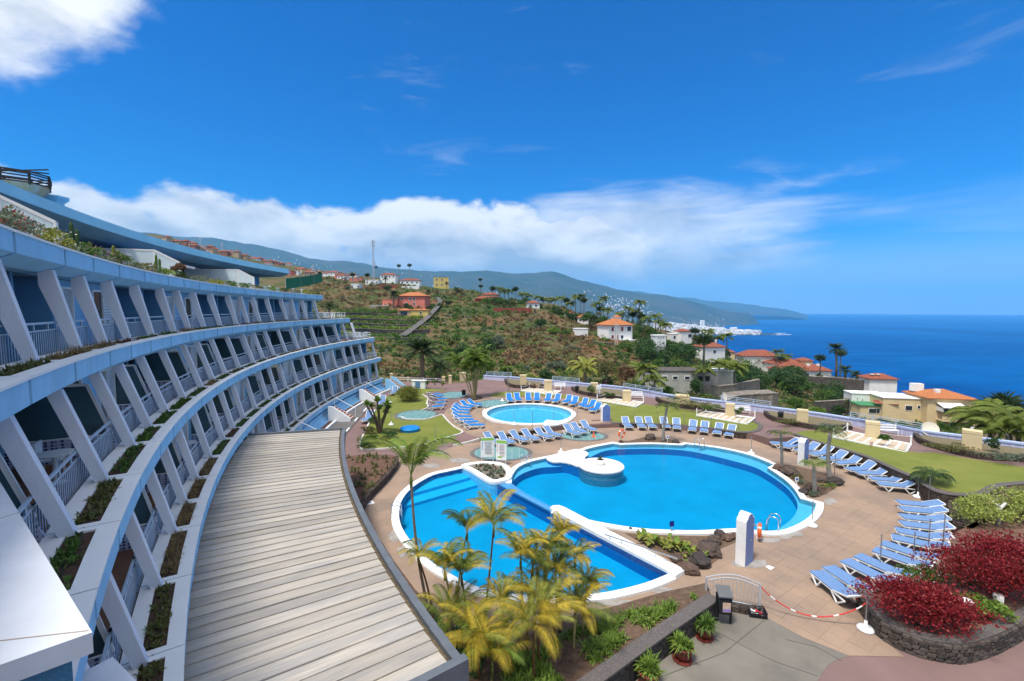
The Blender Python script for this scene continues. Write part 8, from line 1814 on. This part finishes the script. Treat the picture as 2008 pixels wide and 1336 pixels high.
# ---- trees and large shrubs that stand out
TS = [(955,735,2.6,2.6,'lime','bright green tree behind the fishtail clump'), (990,740,2.2,1.8,'green','rounded green tree right of the fishtail clump'), (857,742,1.9,2.0,'yellow','round yellow-green bush behind the white fence'), (1038,748,3.0,1.2,'vari','long pale yellow hedge beyond the wall'), (1070,748,2.4,1.7,'deep','dark green shrub behind the second cream pillar'), (1092,730,3.0,1.7,'grey','grey-green shrub on the lower slope'), (1190,762,1.7,2.2,'pink','frangipani tree with pink blossom by the person in white'), (1228,738,3.0,2.2,'brown','brown leafless shrub left of the long shed'), (1190,728,3.2,2.0,'olive','olive shrub above the frangipani'), (1310,775,1.6,1.5,'green','green shrub in front of the long shed'), (1365,775,1.8,2.6,'deep','dark climbing shrub on the shed corner'),
 (1455,740,4.0,3.0,'green','green tree mass left of the bungalow'), (1480,728,4.0,3.4,'olive','broad tree crown in front of the bungalow'), (1415,700,4.0,2.6,'deep','dark tree beside the white hipped house'), (1440,690,4.2,2.8,'green','green tree crown before the sea'), (1330,690,3.2,2.4,'green','green tree below the tall white house'), (1300,712,3.4,2.0,'deep','dark shrub under the slim white tower'), (1350,705,3.2,2.2,'deep','dark tree between the white houses'), (1240,670,3.0,2.4,'green','green tree right of the orange-roofed villa'), (1258,650,4.0,3.4,'deep','dark tree behind the orange-roofed villa'), (1178,645,3.4,2.6,'deep','dark tree left of the orange-roofed villa'), (1190,668,2.4,1.4,'lime','bright shrub at the villa front'), (1225,690,3.0,1.4,'green','green shrubs under the villa wall'), (1110,660,2.4,1.6,'green','green shrub on the brown slope'), (1085,655,2.6,1.4,'lime','bright shrub on the brown slope'), (1060,640,2.4,1.6,'deep','dark palm-like shrub on the brown slope'),
 (955,690,3.0,1.9,'deep','dark green shrub on the middle slope'), (975,680,2.4,1.6,'grey','grey-green shrub on the middle slope'), (905,700,2.4,1.4,'deep','dark shrub on the left slope'), (880,680,2.2,1.3,'olive','olive shrub on the left slope'), (880,598,2.6,1.4,'deep','dark shrub beside the lane'), (862,604,2.0,1.2,'deep','dark shrub right of the farm lane'), (800,606,2.4,1.4,'deep','dark shrub before the pink house'), (733,565,4.0,1.8,'olive','olive hedge below the white houses'), (760,570,3.6,1.6,'deep','dark hedge below the white houses'), (815,548,3.4,2.4,'deep','dark tree between the twin tall palms'), (900,575,3.8,2.2,'deep','dark tree right of the yellow house'), (1000,588,4.0,2.0,'lime','bright shrubs below the ridge palms'), (1030,594,3.6,1.8,'green','green shrubs below the ridge palms'),
 (1560,800,2.6,1.6,'green','green shrub above the boundary bed'), (1600,815,2.6,1.4,'lime','bright shrub above the boundary bed'), (1640,815,2.4,1.7,'deep','dark shrub left of the cream villa'), (1690,822,2.2,1.4,'deep','dark tree before the cream villa'), (1730,836,2.0,1.1,'deep','dark tree under the green roofed wing'), (1765,842,1.9,1.1,'green','green tree before the cream villa'), (1800,850,1.6,.9,'deep','dark tree at the villa entrance'), (1850,850,2.0,1.6,'green','green shrub behind the large dish'), (1580,770,2.8,1.6,'green','green shrub at the cliff wall'), (1625,775,2.8,1.6,'brown','reddish shrub at the cliff wall'), (1540,765,2.8,1.8,'deep','dark shrub at the cliff wall left end'), (1670,785,2.6,1.5,'olive','olive shrub at the cliff wall'), (1900,830,2.2,1.8,'deep','dark tree by the parked cars'), (1420,775,1.8,1.4,'deep','dark shrub on the rocky wall'), (1885,735,3.6,2.0,'brown','bare brown shrub right of the villa'), (728,735,2.4,1.8,'deep','dark shrub at the end of the hotel'),
]
rq = random.Random(31)
for k in range(64):
    px = rq.uniform(1255, 1560) if k < 44 else rq.uniform(1540, 1900); lo_ = np.interp(px, [1255,1300,1400,1500,1560,1700,1900], [655,672,690,722,745,780,815]); hi_ = np.interp(px, [1255,1400,1560,1700,1900], [745,760,785,830,850]); f_ = 1 if px < 1680 else .55; TS.append((px, lo_+(hi_-lo_)*(k*.618 % 1), f_*rq.uniform(2.4, 4.0), f_*rq.uniform(1.6, 3.1), rq.choice(('green','deep','deep','olive','green')), 'dense green tree or bush, %s of those filling the valley' % ordw(k+1) if k < 59 else 'leafy bush low in the valley, %s one' % ordw(k-58)))
RB = []
for k in range(56):
    px = 955+k*6.5+rq.uniform(-3, 3); py = np.interp(px, [950,1060,1150,1250,1320], [590,611,628,652,684])+rq.uniform(-3, 5); d = np.interp(px, [960,1060,1150,1250,1320], [250,240,210,190,172])+rq.uniform(-8, 4); RB.append((AT(px, py, d), rq.uniform(1.6, 3.0), rq.uniform(1.3, 2.9)))
for k, (p, w, h) in enumerate(RB): bush('tree', 'dense green tree, %s from the left under the belt of ridge palms' % ordw(k+1), 'tree', (p.x, p.y, p.z-.6), (w,w*.8,h), 620, .5, ('green','deep','deep','olive','green')[k % 5], 500+k, 16, True, None, 0, 'trees under the ridge palms')
for k, (px, py, w, h, m, lab) in enumerate(TS):
    p = on_hill(px, min(py, hill_py(px, 72)-1)); 
    if 1150 < px < 1240 and py > 725: p = AT(px, py+6, 80)
    if px == 1885: p = AT(1908, 815, 105)
    s = p.y/95 if p.y < 160 else 1.25; ex = [('pink', 260, .3)] if m == 'pink' else None; mm = 'deep' if m == 'pink' else m
    bush('tree' if h > 1.9 else 'large_shrub', lab, 'tree' if h > 1.9 else 'shrub', (p.x, p.y, p.z-.3), (w*s*.75,w*s*.65,h*s*.8), 1500, .30*s+.06, mm, 300+k, 26, True, ex, 0, 'trees and shrubs on the hillside')
# ---- scrub covering the slopes (uncountable)
rgs = np.random.default_rng(77); tmpl = [bush_arrays(46, (1,1,.62), .55, np.random.default_rng(k), 7) for k in range(12)]
acc = {m: [[], [], 0] for m in ('green','olive','brown','dry','deep','grey','lime')}
N_S = 26000
for k in range(N_S):
    px = rgs.uniform(600, 2030); py = rgs.uniform(545, 860)
    lo = hill_py(px, 77); hi = min(hill_py(px, d) for d in (150, 200, 250, 300, 350, 400) if True) if px > 880 else hill_py(px, 420)
    if py > lo or py < hi+1: continue
    p = on_hill(px, py, 77)
    if px > 1450 and p.y > 210: continue
    if 640 < px < 850 and 612 < py < 672: continue
    if 785 < px < 868 and abs(py-np.interp(px, [790,822,850,864], [664,640,614,594])) < 5: continue
    z = hill_z(p.x, p.y); nzv = mnoise.fractal(Vector((p.x*.03, p.y*.03, 1)), 1, 2, 3)
    ms = ('brown','dry','olive','brown') if nzv < -.28 else (('olive','dry','green','deep') if nzv < -.02 else ('green','deep','green','lime'))
    if px > 1240: ms = ('green','deep','olive','green')
    if 985 < px < 1165 and 612 < py < 722 and nzv < .28: ms = ('brown','brown','dry','olive')
    if 610 < px < 770 and 556 < py < 604: ms = ('dry','dry','olive','brown')
    if px < 1240 and rgs.uniform() < .12: ms = ('dry','olive','dry','grey')
    m = ms[rgs.integers(0, 4)]; s = (.28+.9*rgs.uniform()**2.2)*(p.y/110)**.75; V, Fq = tmpl[rgs.integers(0, 12)]; a = rgs.uniform(0, 6.28); ca, sa = math.cos(a)*s, math.sin(a)*s
    W_ = np.c_[V[:, 0]*ca-V[:, 1]*sa+p.x, V[:, 0]*sa+V[:, 1]*ca+p.y, V[:, 2]*s*rgs.uniform(.6, 1.2)+z-.25*s]; A = acc[m]; A[0].append(W_); A[1].append(Fq+A[2]); A[2] += len(V)
for m, (v, f, _) in acc.items():
    if v: tag(link('hillside_scrub', mesh_from('hillside_scrub', np.concatenate(v), np.concatenate(f), LM[m])), {'green': 'green', 'olive': 'olive', 'brown': 'brown', 'dry': 'straw-coloured', 'deep': 'dark green', 'grey': 'grey-green', 'lime': 'bright green'}[m]+' scrub covering the slope beyond the gardens', 'scrub', kind='stuff')
# ================================================================== far town on the coast
TW = [M('town_white', (.88,.87,.85), .9, .05, .01), M('town_cream', (.62,.52,.40), .9, .05, .01), M('town_rose', (.55,.36,.30), .9, .05, .01)]
rt = np.random.default_rng(9)
def tbox(w, dp, h, mi): b = B(); b.box((0,0,h/2-15),(w,dp,h+30)); b.box((0,0,h+.5),(w*.94,dp*.94,1.0)); [b.box((0,-dp/2-.1,z),(w*.9,.3,1.5),0,1) for z in np.arange(3, h-1, 6.5)]; return b.mesh('town_building', [TW[mi], WIN])
tm = [tbox(w, d, h, m) for w, d, h, m in ((45,22,34,0),(60,24,26,0),(38,20,48,0),(55,22,30,1),(70,30,18,0),(30,20,22,2),(50,26,20,0))]
for k in range(110):
    px = rt.uniform(1385, 1490) if k < 66 else rt.uniform(1310, 1410); d = rt.uniform(4480, 4800) if k < 66 else rt.uniform(4600, 5300); z = far_z(px, d); x = (px-CXP)/FPX*d
    if z < SEA+3: z = SEA+4
    o = link('town_building', tm[int(rt.integers(0, 7))], None, (x, d, z), (0,0,rt.uniform(-.4,.4))); tag(o, 'pale apartment block in the dense town on the distant headland', 'building', 'apartment blocks of the distant town')
o = link('town_building', tbox(40,30,95,0), None, ((1377-CXP)/FPX*5200, 5200, far_z(1377, 5200))); tag(o, 'white high-rise standing above the distant town', 'building')
V, Fc, mi = [], [], []
bb = B()
for k in range(3000):
    t = rt.uniform()
    if t < .60: px, d = rt.uniform(1280, 1490), rt.uniform(4450, 5700)
    elif t < .85: px, d = rt.uniform(1180, 1420), rt.uniform(5000, 7400)
    else: px, d = rt.uniform(540, 1180), rt.uniform(5200, 7600)
    z = far_z(px, d)
    if z < SEA+2: continue
    w, h = (rt.uniform(10, 34), rt.uniform(5, 16)) if t < .6 else (rt.uniform(8, 17), rt.uniform(4, 8)); bb.box(((px-CXP)/FPX*d, d, z+h/2-6), (w, w*.7, h+12), rt.uniform(-.5,.5), int(rt.choice([0,0,0,1,2])))
tag(bb.obj('distant_town', TW), 'white specks of the distant town spreading up the mountain foot', 'town', kind='stuff')
FOAM = M('surf_foam', (.85,.88,.9), .8, .05, .01)
for px0, px1, d0, n, l in ((1484, 1552, 4480, 60, 'white surf breaking off the tip of the distant headland'), (1410, 1490, 4420, 30, 'thin white surf line below the distant town'), (1520, 1540, 4750, 22, 'white surf on the far rock of the headland')):
    b = B(); o0 = Vector(((px0-CXP)/FPX*d0, d0, SEA+.6))
    for k in range(n):
        px = rt.uniform(px0, px1); d = d0+rt.normal()*22; x = (px-CXP)/FPX*d; L_ = rt.uniform(15, 55); P = [(x-o0.x+L_*math.cos(a)*rt.uniform(.7,1.2), d-o0.y+7*math.sin(a)*rt.uniform(.6,1.3), .02*k) for a in np.linspace(0, 2*PI, 9)[:-1]]; b.add(P, (tuple(range(8)),))
    tag(b.obj('surf', FOAM, None, False, o0), l, 'surf', kind='stuff')
# ================================================================== haze
hzm = bpy.data.materials.new('haze_air'); hzm.use_nodes = True
_n, _l = hzm.node_tree.nodes, hzm.node_tree.links; _n.clear()
_o = _n.new('ShaderNodeOutputMaterial'); _v = _n.new('ShaderNodeVolumePrincipled')
_v.inputs['Color'].default_value = (.17, .58, 1.0, 1); _v.inputs['Density'].default_value = 6.0e-5; _v.inputs['Anisotropy'].default_value = 0.0
_l.new(_v.outputs[0], _o.inputs['Volume'])
hb = B(); hb.box((0, 0, 650), (63000, 63000, 1782)); tag(hb.obj('haze', hzm), kind='stuff')
